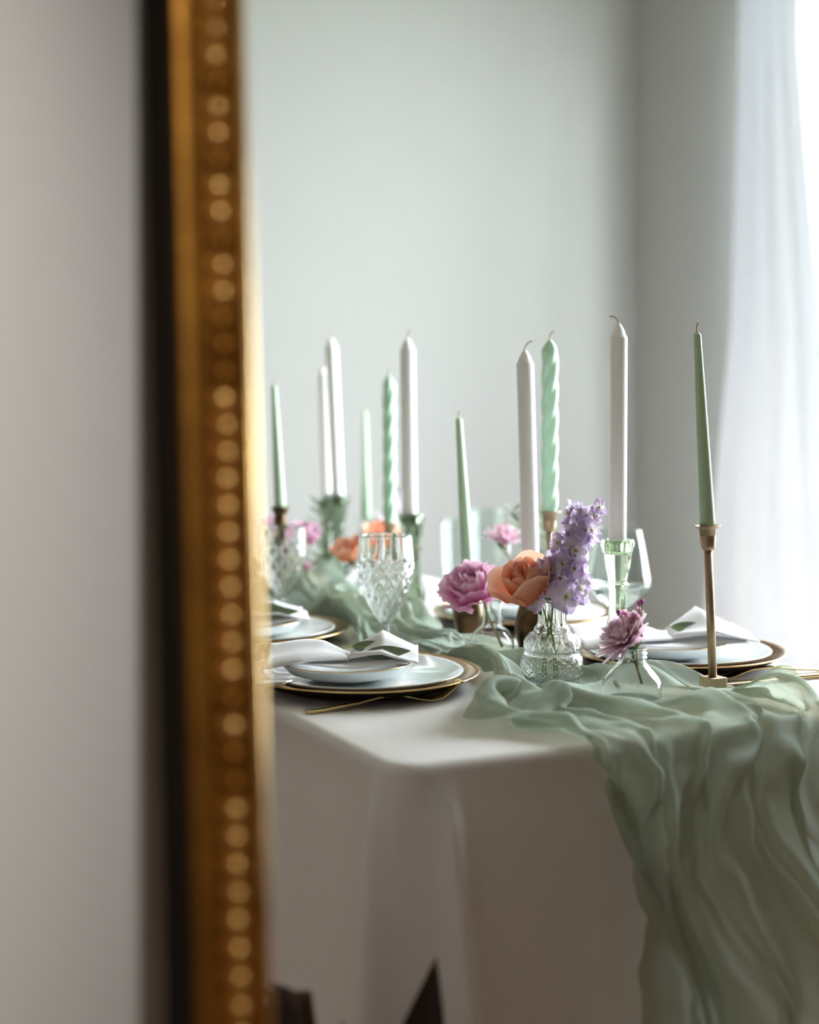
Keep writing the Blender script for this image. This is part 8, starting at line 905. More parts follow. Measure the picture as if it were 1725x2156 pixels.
-14,1,-4,3,0,-2,4,5,4,-14,8,12,-6,0,-2,-6,-3,-1,1,0,-2,2,0,3,-11,8,-1,0,1,-3,-4,6,-3,2,1,-1,4,-1,0,-1,-2,-6,4,-3,3,-1,1,2,4,-1,2,1,0,1,-2,-9,7,-2,-1,5,0,-5,4,-8,2,1,0,0,0,0,-2,0,
-10,-2,0,-2,-1,5,2,-1,-13,4,-2,-1,9,-2,-2,-4,1,-1,4,-2,4,-3,1,-3,3,-2,2,-1,-4,2,1,1,5,-3,0,5,-4,0,0,-3,-7,5,0,3,0,1,3,0,5,-3,4,-3,-7,0,1,1,-5,3,4,1,-6,5,-4,-4,5,0,0,-3,1,-1,0,3,
-15,1,1,-2,5,-3,4,-5,14,0,-2,-2,3,-5,-5,0,-5,6,-3,0,-3,1,-1,-2,7,2,-5,-9,3,3,4,-4,2,7,2,-8,4,-7,-2,-4,4,2,1,0,-1,4,-2,4,-2,0,-1,-2,8,-5,-3,8,-1,-2,1,0,2,-10,-3,3,0,5,-4,0,-1,2,4,-1,
-15,2,0,4,8,3,-4,-3,-11,7,-1,-5,-10,0,3,3,8,-6,1,0,0,1,-1,5,-8,-2,2,4,-3,2,0,4,0,-2,1,1,-7,7,-1,3,3,0,1,1,4,-5,-4,4,-6,0,-4,3,-5,2,1,-2,1,-1,1,-4,-1,1,2,1,1,0,6,-4,-4,4,-3,0,
-10,0,-4,5,1,-8,-2,2,-1,-4,-2,2,-1,3,0,5,0,0,-1,3,-1,-5,3,-4,-2,1,1,7,2,-7,4,1,-2,1,-4,-5,5,-2,0,3,1,0,-2,2,-2,0,5,-5,2,-1,1,-4,2,-1,0,1,3,-1,-1,-2,-1,0,8,1,-5,-3,2,8,-1,-8,4,1,
-18,-1,12,-1,-12,2,1,-1,-1,-1,-1,0,3,0,3,-2,2,-1,0,-2,4,-1,-6,-1,10,1,-2,-5,3,3,0,-4,2,-1,-5,11,2,0,3,-1,-2,-5,-1,-2,-1,2,-2,0,2,-2,-2,2,-2,1,0,2,-2,3,-3,-1,1,0,0,7,3,-6,-6,4,1,2,-4,3,
-18,1,1,-4,4,-1,-2,-2,0,-2,3,3,0,-1,0,3,-3,1,0,1,-3,0,0,4,-3,4,2,-5,0,2,0,1,-1,-1,9,-3,-4,-2,0,-1,1,-1,1,0,3,3,-5,-2,0,1,-1,-2,1,2,2,-3,3,0,1,-5,1,1,-1,0,1,6,-5,1,11,1,-4,-11,
-18,2,-1,3,-3,-2,-2,0,1,2,2,-2,0,5,1,-3,0,1,0,-3,-1,5,-1,-3,3,-1,1,-1,2,4,-3,2,-1,2,-8,0,2,1,-5,1,2,5,-4,0,-1,0,2,-3,-2,1,5,-3,-2,4,-2,6,-5,1,-3,1,0,1,-1,-1,4,-2,12,-10,1,-2,-1,-2,
-19,2,0,0,2,-3,0,-1,1,3,-2,2,0,-1,0,2,0,-2,-1,-2,2,-1,5,0,-3,-1,2,7,-4,-3,0,-1,1,-3,5,-1,1,-1,0,-2,-1,2,5,-5,0,-2,3,0,-2,-1,0,7,0,-7,4,-3,9,-9,-1,0,0,9,1,0,1,8,-15,7,-10,1,-2,-1,
-17,0,-1,0,-1,2,-3,5,1,-3,-1,1,4,-4,1,0,1,-2,-1,-1,1,1,-1,4,-2,1,-1,2,0,-1,-1,1,0,2,0,-3,-2,2,7,-7,2,-3,-1,4,-2,-2,1,1,0,1,0,-2,4,2,-3,1,0,-1,-2,11,2,-5,2,-4,0,-2,7,-11,3,-3,-1,0,
-17,1,-1,-1,-1,0,2,0,2,9,-1,-8,-1,-1,0,0,0,3,-4,4,-2,0,2,0,2,-4,-1,1,4,-2,2,0,-1,-1,-1,2,1,3,-7,1,0,1,-3,2,-1,2,-4,1,4,-1,0,1,1,-3,4,0,-2,1,0,-1,-1,1,-1,6,-2,-2,1,0,-5,0,0,1,
-15,-3,3,-1,0,4,1,0,2,-2,-3,-2,-2,2,-1,0,0,-1,1,1,3,-2,-1,0,-2,2,0,1,1,3,-4,-1,0,0,0,2,2,0,-3,-1,1,1,-2,-1,1,2,1,-1,0,1,-4,0,1,7,-6,0,0,-2,1,3,8,-2,-5,1,-2,-2,4,2,-2,-5,1,1,
-3,-4,-7,-3,6,-3,0,-1,-2,0,3,-1,-2,0,0,0,0,1,-1,1,-1,4,-3,-2,1,1,2,-2,-1,3,3,-4,-1,4,4,-2,-1,-5,-2,3,0,2,0,-3,2,-2,4,-3,-1,0,5,-4,-1,1,2,2,-6,11,4,-5,0,2,3,-9,1,1,-3,0,-2,0,0,2,
-10,0,0,2,-9,3,-3,1,2,-1,0,2,-4,0,0,0,-1,2,1,-2,0,-1,4,-3,1,1,1,0,-1,-1,1,0,3,-3,-1,3,-3,-1,1,2,-1,0,7,-4,-3,1,0,0,-3,1,0,5,-5,1,4,-2,-3,1,-1,1,0,-1,2,-4,2,0,4,-1,-1,1,0,1,
7,2,1,-7,-2,-6,-1,-5,-6,1,2,2,0,-5,0,-1,1,0,6,-4,-2,1,0,8,-4,-2,-1,0,-1,-1,1,2,-2,1,-1,-1,2,-1,0,3,-1,-2,3,2,-3,-1,0,4,-3,-3,1,1,7,-7,0,1,0,-1,1,0,0,1,-2,1,-3,3,1,1,0,0,0,1]
rg = np.array(drape, dtype=float).reshape(3, nv_, nu_)
rg = np.cumsum(np.cumsum(rg, axis=2), axis=1).transpose(1, 2, 0)*0.0008
# the front end is spread so that it leaves the table between a quarter and a half metre from the corner
tk = (-.66, -.2, -.06, 0, .12, .26, .42)
for j in range(nv_):
    row = rg[j]; ym, zm = row[:, 1].mean(), row[:, 2].mean()
    t_ = ym if zm > TZ-.02 and ym > -.01 else min(0, zm-TZ)
    wgt = min(1, max(0, (.44-t_)/.16))
    if wgt <= 0: continue
    a_, b_ = np.percentile(row[:, 0], (4, 96))
    la, lb = np.interp(t_, tk, (.31, .268, .248, .235, .170, .235, a_)), np.interp(t_, tk, (.60, .512, .498, .545, .55, .50, b_))
    row[:, 0] = row[:, 0]*(1-wgt)+wgt*(la+(row[:, 0]-a_)*(lb-la)/(b_-a_))
# the cloth is tucked round the feet of what stands on the table
for px_, d_, r_ in STANDING:
    c_ = np.array(at(px_, d_) if px_ > 2 else (px_, d_)); dv = rg[..., :2]-c_; ds = np.maximum(np.linalg.norm(dv, axis=2), 1e-4); Rr_ = r_+.045
    new = np.where(ds < Rr_, r_+(Rr_-r_)*(ds/Rr_)**1.6, ds); rg[..., :2] = c_+dv*(new/ds)[..., None]
    if r_ < .1:
        near = (ds < r_+.07) & (rg[..., 1] > .0)
        cap = TZ+.006+np.clip(ds-r_, 0, 1)*.45; rg[..., 2] = np.where(near, np.minimum(rg[..., 2], cap), rg[..., 2])
rn = MB(); rn.add([tuple(p_) for p_ in rg.reshape(-1, 3)], [(j*nu_+i, j*nu_+i+1, (j+1)*nu_+i+1, (j+1)*nu_+i) for j in range(nv_-1) for i in range(nu_-1)])
runner = rn.build('fabric_runner', M['runner'])
sb_ = runner.modifiers.new('smooth', 'SUBSURF'); sb_.levels = 1; sb_.render_levels = 1
tag(runner, 'crumpled sage green chiffon runner winding along the white table and hanging over its front', 'table runner')

# ------------------------------------------------------------------ candles and holders
def candle(style, px, d, ytop, ybot, pxtop=None, r=.0118, label='', wick=(1, 0), group=None):
    if pxtop is None: pxtop = px
    p0 = P3(px, ybot, d); p1 = P3(pxtop, ytop, d); L_ = (p1-p0).length
    name = {'white': 'dinner_candle', 'taper': 'taper_candle', 'twist': 'twisted_candle'}[style]
    b = MB(); n = 90
    if style == 'white':
        b.lathe([(r*.93, 0), (r, .002)]+[(r, .002+(L_-.022)*i/20) for i in range(1, 21)]+[(r*.99, L_-.0185), (r*.86, L_-.017), (r*.62, L_-.009), (r*.30, L_-.002), (r*.10, L_)], 32)
        m = M['wax']
    elif style == 'taper':
        b.lathe([(r*(1-.50*(i/30)**1.1), L_*i/30*.985) for i in range(31)]+[(r*.42, L_*.993), (r*.22, L_)], 32); m = M['sage']
    else:
        prof = []
        for i in range(n+1):
            t = i/n; e = 1 if t < .92 else max(.08, (1-((t-.92)/.08)**1.6))
            prof.append((r*e*(1 if t > .03 else .93), L_*t))
        b.lathe(prof, 36, lambda a, rr, z, j: (rr*(.80+.25*abs(cos(1.5*(a-z*2*pi/3/.040)))), 0)); m = M['mint']
    o = b.build(name, m, None); o.location = p0; o.rotation_mode = 'QUATERNION'; o.rotation_quaternion = dirq(p1-p0)
    tag(o, label, 'candle', group)
    dx, k = wick
    # wick is set in world directions via the camera-right axis, then taken into the candle's frame
    qi = dirq(p1-p0).inverted(); side = qi@Vector((RT[0], RT[1], 0))
    pts = spline([(0, 0, L_-.003), Vector((0, 0, L_+.004))+side*.001*dx, Vector((0, 0, L_+.008+k))+side*.006*dx, Vector((0, 0, L_+.008+k*1.5))+side*.012*abs(dx)*(1 if dx > 0 else -1)], 9)
    MB().tube(pts, .0012, 6).build('wick', M['wick'], o)
    return o, p0
def brass_stick(px, d, ytop, pxbase, h, label):
    top = P3(px, ytop, d); base = at(pxbase, d); b0 = Vector((base[0], base[1], top.z-h))
    t = thing('brass_candlestick', label, 'candlestick', b0)
    tp = top-b0; q = dirq(tp)
    def seg_(mb, name):
        o = mb.build(name, M['brass'], t); o.rotation_mode = 'QUATERNION'; o.rotation_quaternion = q; return o
    L_ = tp.length
    fb = MB(); fb.box(-.0125, .0125, -.0125, .0125, 0, .0125); fo = fb.build('foot', M['brass'], t, False)
    bv = fo.modifiers.new('bevel', 'BEVEL'); bv.width = .0015; bv.segments = 2
    seg_(MB().lathe([(.0053, .010), (.0053, L_-.028)], 20), 'stem')
    seg_(MB().lathe([(.004, L_-.031), (.0075, L_-.029), (.0092, L_-.024), (.0098, L_-.018), (.0102, L_-.004), (.0165, L_-.0005), (.0170, L_), (.0160, L_+.0006), (.0104, L_-.001), (.0100, L_-.012), (.0001, L_-.012)], 36), 'cup')
    return t
def glass_stick(px, d, ytop, label, m, pxbase=None, h=None, sc=1.0):
    top = P3(px, ytop, d); h = h or top.z-(TZ+.002)
    b_ = at(pxbase or px, d); b0 = Vector((b_[0], b_[1], top.z-h)); k = h/.178
    t = thing('glass_candlestick', label, 'candlestick', b0)
    sh = (top-b0)
    prof = [(.001, 0), (.024, 0), (.0265, .002), (.0265, .006), (.023, .009), (.0235, .012), (.0175, .018), (.020, .030), (.0195, .045), (.0150, .062), (.0125, .078), (.0118, .095), (.0120, .110), (.0158, .1135), (.0160, .1165), (.0125, .120), (.0140, .128), (.0175, .142), (.0192, .156), (.0200, .164), (.0218, .168), (.0222, .172), (.0215, .178), (.0150, .178), (.0130, .1765), (.0125, .158), (.0001, .157)]
    def mod(a, r, z, j):
        if r < .003 or z > .1755: return r, 0
        fac = cos(pi/8)/cos(((a) % (pi/4))-pi/8) if .012 < z < .160 else 1
        sc_ = 1+.035*cos(14*a) if z > .163 else 1
        return r*fac*sc_*sc, 0
    pr = [(r, z*k) for r, z in prof]
    def mod2(a, r, z, j): rr, dz = mod(a, r, z/k, j); return rr, dz
    dense = []
    for i in range(len(pr)-1):
        for s_ in range(3): tt = s_/3; dense.append((pr[i][0]*(1-tt)+pr[i+1][0]*tt, pr[i][1]*(1-tt)+pr[i+1][1]*tt))
    dense.append(pr[-1])
    o = MB().lathe(dense, 64, mod2).build('glass_body', m, t)
    o.rotation_mode = 'QUATERNION'; o.rotation_quaternion = dirq(sh)
    return t
def bulb_holder(px, d, ytop, label, rmax=.0225):
    top = P3(px, ytop, d); z0 = TZ+.002; h = top.z-z0
    t = thing('bronze_candle_holder', label, 'candle holder', (top.x, top.y, z0))
    pr = [(.001, 0), (.0125, 0), (.0150, .002), (.0190, .014), (rmax, .036), (rmax*.97, .050), (rmax*.80, .068), (rmax*.55, .085), (.0105, h-.022), (.0100, h-.012), (.0145, h-.003), (.0150, h), (.0135, h+.0005), (.0120, h-.010), (.0001, h-.010)]
    c = spline([(r, 0, z) for r, z in pr], 60)
    MB().lathe([(max(.0001, p_.x), p_.z) for p_ in c], 40).build('holder_body', M['bronze'], t)
    return t

# front row, right to left
candle('taper', 1490, 1.88, 700, 1109, 1468, .0098, 'sage green taper candle in the tall brass candlestick before the curtain', (.2, .002))
brass_stick(1489.5, 1.88, 1107, 1502, .199, 'slim brass candlestick on the runner, before the white curtain')
candle('white', 1300.5, 2.05, 681, 1143, 1303, .0118, 'white dinner candle in the clear green candlestick before the wine glass', (-1, .001))
glass_stick(1300.5, 2.05, 1135, 'faceted pale green glass candlestick in front of the stemmed wine glass', M['green_glass'])
candle('white', 1118, 2.15, 737, 1206, 1105, .0122, 'white dinner candle leaning slightly, directly behind the peach rose', (1, .003))
bulb_holder(1120, 2.15, 1200, 'dark bronze bulb candle holder behind the cut glass vase', .024)
candle('twist', 1157.5, 2.25, 712, 1078, 1158, .0122, 'spiral twisted mint candle above the lilac delphinium', (.7, .001))
brass_stick(1157.5, 2.25, 1077, 1158, .198, 'brass candlestick holding the twisted mint candle beside the delphinium')
candle('taper', 986, 2.30, 880, 1208, 966, .0100, 'pale green taper candle standing behind the pink peony', (.2, .001))
bulb_holder(986, 2.30, 1200, 'brown bronze bulb candle holder under the pink peony', .0235)
candle('white', 863, 2.54, 712, 1088, 858, .0125, 'white dinner candle just right of the far twisted candle', (.6, .004))
glass_stick(866, 2.54, 1081, 'green glass candlestick behind the cut crystal goblet', M['dark_green_glass'], 874)
candle('twist', 821, 2.70, 788, 1104, 819, .0115, 'spiral twisted mint candle behind the crystal goblet', (.2, .001))
brass_stick(821, 2.70, 1100, 821, .145, 'brass candlestick behind the crystal goblet, under a twisted candle')
candle('taper', 771, 2.95, 866, 1096, 768, .0098, 'thin green taper candle between two white candles far back', (.2, .001))
glass_stick(771, 2.95, 1088, 'clear glass candlestick holding the thin taper candle far back', M['crystal'], sc=.85)
candle('white', 712, 2.90, 712, 1050, 697, .0118, 'white dinner candle in the dark green candlestick at the far left', (.4, .003))
glass_stick(712, 2.90, 1042, 'dark olive green glass candlestick at the far left of the table', M['dark_green_glass'])
candle('white', 690, 3.15, 772, 1060, 681, .0110, 'partly hidden white candle behind the leftmost white candle', (.4, .001))
glass_stick(690, 3.15, 1052, 'green glass candlestick mostly hidden by foliage far back', M['dark_green_glass'], sc=.8)
candle('taper', 590, 2.62, 812, 1070, 577, .0098, 'sage green taper candle closest to the gilded frame', (.2, .001))
bulb_holder(590, 2.62, 1068, 'bronze candle holder closest to the gilded frame', .02)

# ------------------------------------------------------------------ place settings
def plate_prof(r, h, foot=.55, th=.0028):
    o = [(.0005, 0), (r*foot, 0), (r*foot+.003, .001), (r*(foot+.12), .003), (r*.86, h*.45), (r*.985, h-.001), (r, h), (r*.992, h+.0014), (r*.96, h+.0005)]
    i = [(r*.84, h*.45+th), (r*(foot+.10), .003+th), (r*foot*.9, .001+th), (.0005, .001+th)]
    return o+i
def bent_slab(b, fn, nu=26, nv=12, th=.004):
    """closed cloth slab over a (u,v) patch"""
    top = [[Vector(fn(i/(nu-1), j/(nv-1))) for i in range(nu)] for j in range(nv)]
    v = []; 
    for j in range(nv):
        for i in range(nu):
            e = min(1, i/1.5, (nu-1-i)/1.5, j/1.5, (nv-1-j)/1.5)
            v.append(top[j][i]+Vector((0, 0, th/2*(.35+.65*e))))
    n = nu*nv
    for j in range(nv):
        for i in range(nu):
            e = min(1, i/1.5, (nu-1-i)/1.5, j/1.5, (nv-1-j)/1.5)
            v.append(top[j][i]-Vector((0, 0, th/2*(.35+.65*e))))
    f = [(j*nu+i, j*nu+i+1, (j+1)*nu+i+1, (j+1)*nu+i) for j in range(nv-1) for i in range(nu-1)]
    f += [(n+(j+1)*nu+i, n+(j+1)*nu+i+1, n+j*nu+i+1, n+j*nu+i) for j in range(nv-1) for i in range(nu-1)]
    for i in range(nu-1): f += [(i+1, i, n+i, n+i+1), ((nv-1)*nu+i, (nv-1)*nu+i+1, n+(nv-1)*nu+i+1, n+(nv-1)*nu+i)]
    for j in range(nv-1): f += [(j*nu, (j+1)*nu, n+(j+1)*nu, n+j*nu), ((j+1)*nu+nu-1, j*nu+nu-1, n+j*nu+nu-1, n+(j+1)*nu+nu-1)]
    b.add(v, f)
def leaf_mesh(length, width, name='leaf', m=None, bend=.15, fold=.25):
    b = MB()
    def fn(u, v):
        w_ = width/2*sin(pi*v**.8)**.9*(2*u-1); y = length*v
        return (w_, y, abs(w_)*fold+bend*length*(v*v)*.6)
    b.grid(fn, 7, 14)
    n = len(b.v); b.add([(x, y, z-.0006) for x, y, z in b.v], [tuple(reversed(q)) for q in b.f])
    return b.mesh(name, m or M['olive'])
ol = leaf_mesh(.060, .019)
cpf = plate_prof(.150, .019, .62, .002)
char_m = MB().lathe(cpf[5:], 96, cap=False).mesh('charger_plate', M['charger'])
und_m = MB().lathe(cpf[:7], 96, cap=False).mesh('dark_underside', M['darkwood'])
din_m = MB().lathe(plate_prof(.130, .016, .55), 96).mesh('dinner_plate', M['porc'])
bow_m = MB().lathe(plate_prof(.086, .021, .50), 80).mesh('side_plate', M['porc'])
def ring_mesh(r, w_, name, m):
    b = MB(); b.tube([(r*cos(a*2*pi/72), r*sin(a*2*pi/72), 0) for a in range(73)], w_, 6); return b.mesh(name, m)
rim_m = ring_mesh(.0852, .0007, 'gold_rim', M['goldrim']); rimc_m = ring_mesh(.1495, .0011, 'gold_rim', M['goldrim'])
def napkin(center, z, ang, label, sc=1.0, peak=.026, seed=1):
    rr = random.Random(seed); f1 = rr.uniform(-.3, .3)
    b = MB()
    def half(sgn, ph_):
        L0 = .105*sc if sgn < 0 else .088*sc
        def fn(u, v):
            w_ = (.018+.028*min(1, u*1.8))*sc
            x = sgn*L0*u; y = (v-.5)*2*w_+ (.010*u*sgn)
            if sgn < 0: zz_ = .007+.005*sin(pi*min(1, u*1.1))+.002*sin(v*7+ph_)+.010*v*min(1, u*3)-.004*(1-v)*u
            else: zz_ = .008+peak*(1-abs(min(1, u*1.05)-.5)*1.7)**1*(.25+.75*v)+.003*sin(v*9+u*4)
            return (x, y, zz_)
        return fn
    bent_slab(b, half(-1, .4), th=.007); bent_slab(b, half(1, 1.4), th=.005)
    def half2(u, v):                  # lower layer of the folded linen
        x = (-.100+.175*u)*sc; y = (v-.5)*.085*sc; return (x, y, .004+.003*sin(u*8+v*3))
    bent_slab(b, half2, th=.005)
    o = b.build('linen_napkin', M['napkin']); o.location = (center[0], center[1], z); o.rotation_euler = (0, 0, ang)
    tag(o, label, 'napkin')
    return o
camang = math.atan2(RT[1], RT[0])
camdir = Vector((-FW[0], -FW[1], 0)); right = Vector((RT[0], RT[1], 0)); upv = Vector((0, 0, 1))
def setting(cx, cy, where, side, bx=(0, 0), sc=1.0, peak=.026, nang=0, leaves=2, seed=1):
    z = TZ+.001
    o = link('charger_plate', char_m, None, (cx, cy, z)); tag(o, 'gilded bronze charger plate at the bottom of the %s setting' % where, 'plate', None)
    link('gold_rim', rimc_m, o, (0, 0, .0198)); link('dark_underside', und_m, o)['label'] = 'black underside'
    o = link('dinner_plate', din_m, None, (cx, cy, z+.0045)); tag(o, 'white porcelain dinner plate on the charger of the %s setting' % where, 'plate')
    o = link('side_plate', bow_m, None, (cx+bx[0], cy+bx[1], z+.0100)); tag(o, 'small white gold-rimmed bowl stacked on top of the %s setting' % where, 'bowl')
    link('gold_rim', rim_m, o, (0, 0, .0222))
    napkin((cx+bx[0]+.004, cy+bx[1]), z+.028, camang+nang, 'folded white napkin on the small bowl of the %s setting' % where, sc, peak, seed)
    for k in range(leaves):
        a = camang-.15-.35*k; off = Vector((.006+.016*k, .006-.022*k, 0)); off.rotate(Matrix.Rotation(camang, 3, 'Z'))
        s_ = thing('olive_leaf', '%s grey-green leaf tucked on the %s napkin' % (('upper', 'lower')[k], where), 'leaf', (cx+bx[0]+off.x, cy+bx[1]+off.y, z+.049-.006*k))
        yv = (right*1.0+upv*(-.10+.12*k)).normalized(); zv = (camdir*.75+upv*.65); zv = (zv-yv*zv.dot(yv)).normalized(); xv = yv.cross(zv)
        s_.rotation_mode = 'QUATERNION'; s_.rotation_quaternion = Matrix((xv, yv, zv)).transposed().to_quaternion()
        lo = link('leaf_blade', ol, s_)
        MB().tube([(0, -.012, 0), (0, 0, .0002), (0, .05, .0012)], [.0006, .0006, .0002], 5).build('leaf_vein', M['stemy'], s_)
setting(.148, .402, 'front left', 'l', (-.018, .008), 1.0, .030)
setting(.140, .800, 'far left', 'l', (-.005, 0), 1.0, .020, .2, 2, 2)
setting(.606, .361, 'front right', 'r', (-.012, .004), 1.28, .036, .1, 1, 3)
setting(.606, .775, 'far right', 'r', (.01, 0), 1.0, .026, .1, 1, 4)

def flat_bar(pts, widths, th, axis_up=Vector((0, 0, 1))):
    b = MB(); V = []; n = len(pts)
    for k in range(n):
        p_ = Vector(pts[k]); t = (Vector(pts[min(k+1, n-1)])-Vector(pts[max(k-1, 0)])).normalized()
        s_ = t.cross(axis_up).normalized(); u = s_.cross(t)
        w_ = widths[k]/2; h = th/2
        for a, c in ((1, .35), (.8, 1), (-.8, 1), (-1, .35), (-1, -.35), (-.8, -1), (.8, -1), (1, -.35)):
            V.append(p_+s_*(a*w_)+u*(c*h))
    f = [(k*8+i, k*8+(i+1) % 8, (k+1)*8+(i+1) % 8, (k+1)*8+i) for k in range(n-1) for i in range(8)]
    f += [tuple(range(8))[::-1], tuple((n-1)*8+i for i in range(8))]
    return b.add(V, f)
def fork(a, bpt, label, cat='fork', lift=.012):
    a, bpt = Vector(a), Vector(bpt); d_ = (bpt-a); L_ = d_.length; ang = math.atan2(d_.y, d_.x)
    t = thing('gold_fork', label, cat, a, None, ang); k = L_/.2; dz = bpt.z-a.z
    def zc(x): return interp(x, (0, .02, .06, .095, .120, .145, .158, .172, .2), (.0015, .0018, .006, .0115, .0105, .0045, .0025, .0045, .0015+.006+dz))
    xs = [i/30*.155 for i in range(31)]
    flat_bar([(x*k, 0, zc(x)) for x in xs], [interp(x, (0, .01, .05, .10, .13, .145, .155), (.0100, .0115, .0085, .0058, .0060, .013, .0180)) for x in xs], .0030).build('handle', M['flat_gold'], t)
    for j in range(4):
        y = (j-1.5)*.0050
        xt = [.153+i/10*.047 for i in range(11)]
        flat_bar([(x*k, y*(1-.1*(x-.153)/.047), zc(x)) for x in xt], [.0030-.0014*max(0, (x-.18)/.02) for x in xt], .0020).build('tine', M['flat_gold'], t)
    return t
fa, fbp = PZ(645, 1502, TZ+.001), PZ(970, 1441, TZ+.018)
fork(fa, (fbp.x, fbp.y, TZ+.016), 'gold fork lying on the white cloth in front of the front left plates')
fork((.765, .222, TZ+.001), (.545, .235, TZ+.004), 'gold fork half hidden by the runner at the front right setting')
def knife(a, ang, label):
    t = thing('gold_knife', label, 'knife', a, None, ang)
    xs = [i/16*.10 for i in range(17)]
    flat_bar([(x, 0, .003) for x in xs], [interp(x, (0, .01, .06, .10), (.009, .0105, .009, .008)) for x in xs], .005).build('handle', M['flat_gold'], t)
    xs = [.10+i/16*.115 for i in range(17)]
    flat_bar([(x, 0, .003) for x in xs], [interp(x, (.10, .12, .18, .20, .215), (.008, .016, .018, .014, .003)) for x in xs], .0018).build('blade', M['flat_gold'], t)
knife((.745, .187, TZ+.001), pi-.06, 'gold table knife beside the fork at the front right setting')
knife((.735, .58, TZ+.001), pi-.02, 'gold table knife between the two right settings')
# ornate silver handle resting on the front left plate
sv = thing('silver_spoon', 'ornate silver spoon handle resting on the rim of the front left plate', 'spoon', (.018, .350, TZ+.022), None, .10)
xs = [i/24*.085 for i in range(25)]
flat_bar([(x-.07, 0, .002+.002*sin(x*30)) for x in xs], [interp(x, (0, .03, .05, .07, .08, .085), (.006, .009, .019, .021, .012, .003)) for x in xs], .004).build('handle', M['silver'], sv)

# ------------------------------------------------------------------ glassware
def shell(outer, th): # closed profile: outside up, inside down
    return outer+[(max(.0004, r-th), z+(th if i == len(outer)-1 else 0)) for i, (r, z) in reversed(list(enumerate(outer)))]
def dens(pr, n):
    c = spline([(r, 0, z) for r, z in pr], n); return [(max(.0004, p_.x), p_.z) for p_ in c]
def goblet(px, d, ytop, label, r=.041):
    top = P3(px, ytop, d); h = top.z-TZ-.001
    t = thing('crystal_goblet', label, 'goblet', (top.x, top.y, TZ+.001))
    z1 = .040*h/.17
    bowl = dens([(.0055, z1), (.010, z1+.004), (.022, z1+.022), (.034, z1+.048), (r*.985, z1+.074), (r*1.01, z1+.092), (r*.97, h-.02), (r*.94, h)], 80)
    inner = [(max(.0004, rr-.0026-.0012*(1-i/len(bowl))), z+.003*(1-i/len(bowl))) for i, (rr, z) in enumerate(bowl)]
    prof = bowl+[(bowl[-1][0]-.0008, h+.0008)]+inner[::-1]; nb = len(bowl)
    zt = z1+.090
    def mod(a, rr, z, j):
        if j >= nb or rr < .009: return rr, 0
        if z > zt:
            g = abs(sin(a*7)); return rr+.0012*(g-.6)*min(1, (z-zt)/.01), 0
        zc_ = (z-z1)/.090; A = a*7/pi/2*2; 
        p1 = abs(((A+zc_*3.4) % 1)-.5); p2 = abs(((A-zc_*3.4) % 1)-.5)
        return rr-.0028*max(0, 1-min(p1, p2)*7)*min(1, zc_*6), 0
    MB().lathe(prof, 168, mod).build('bowl', M['crystal'], t)
    MB().lathe([(.0004, 0), (.032, 0), (.0330, .0015), (.030, .003), (.010, .005), (.0062, .009), (.0052, .018), (.0075, .024), (.0052, .030), (.0056, z1+.0015), (.0004, z1+.0015)], 12).build('stem', M['crystal'], t)
    return t
goblet(812, 2.20, 1127, 'large cut crystal goblet behind the front left plates')
goblet(592, 2.52, 1110, 'blurred cut crystal goblet beside the gilded frame', .043)
# wine glass
top = P3(1303, 1113, 2.33); h = top.z-TZ-.001
wg = thing('wine_glass', 'large thin stemmed wine glass with water behind the green candlestick', 'wine glass', (top.x, top.y, TZ+.001))
outer = dens([(.0045, .038), (.008, .041), (.026, .052), (.0460, .072), (.0498, .083), (.0478, .099), (.0405, h-.025), (.0352, h)], 50)
MB().lathe(outer+[(outer[-1][0]-.0006, h+.0006)]+[(max(.0004, r-.0011), z+.001) for r, z in outer[::-1]], 64).build('bowl', M['thinw'], wg)
MB().lathe([(.0004, 0), (.036, 0), (.036, .0015), (.010, .0035), (.0045, .009), (.0038, .024), (.0044, .0382), (.0004, .0382)], 40).build('stem', M['thinw'], wg)
lvl = [p_ for p_ in outer if p_[1] < .082]
MB().lathe([(max(.0004, r-.0014), z+.0012) for r, z in lvl]+[(lvl[-1][0]-.0014, .0822), (.0004, .0822)], 48).build('water', M['water'], wg)
def tumbler(px, d, ytop, rad, label):
    top = P3(px, ytop, d); h = top.z-TZ-.001
    t = thing('ribbed_tumbler', label, 'tumbler', (top.x, top.y, TZ+.001))
    o = [(.022, 0), (.026, .004), (rad*.8, .03), (rad*.94, h*.5), (rad, h)]
    o = dens(o, 30); pr = [(.0004, 0)]+o+[(o[-1][0]-.0018, h)]+[(r-.0022, max(.006, z)) for r, z in o[::-1]]+[(.0004, .006)]
    MB().lathe(pr, 120, lambda a, r, z, j: (r*(1+.018*cos(20*a)) if r > .01 else r, 0)).build('glass_body', M['thinw'], t)
tumbler(968, 2.70, 1090, .0325, 'ribbed clear tumbler left of the pair behind the pale green taper')
tumbler(1025, 2.92, 1068, .0345, 'ribbed clear tumbler behind the pale pink flower')

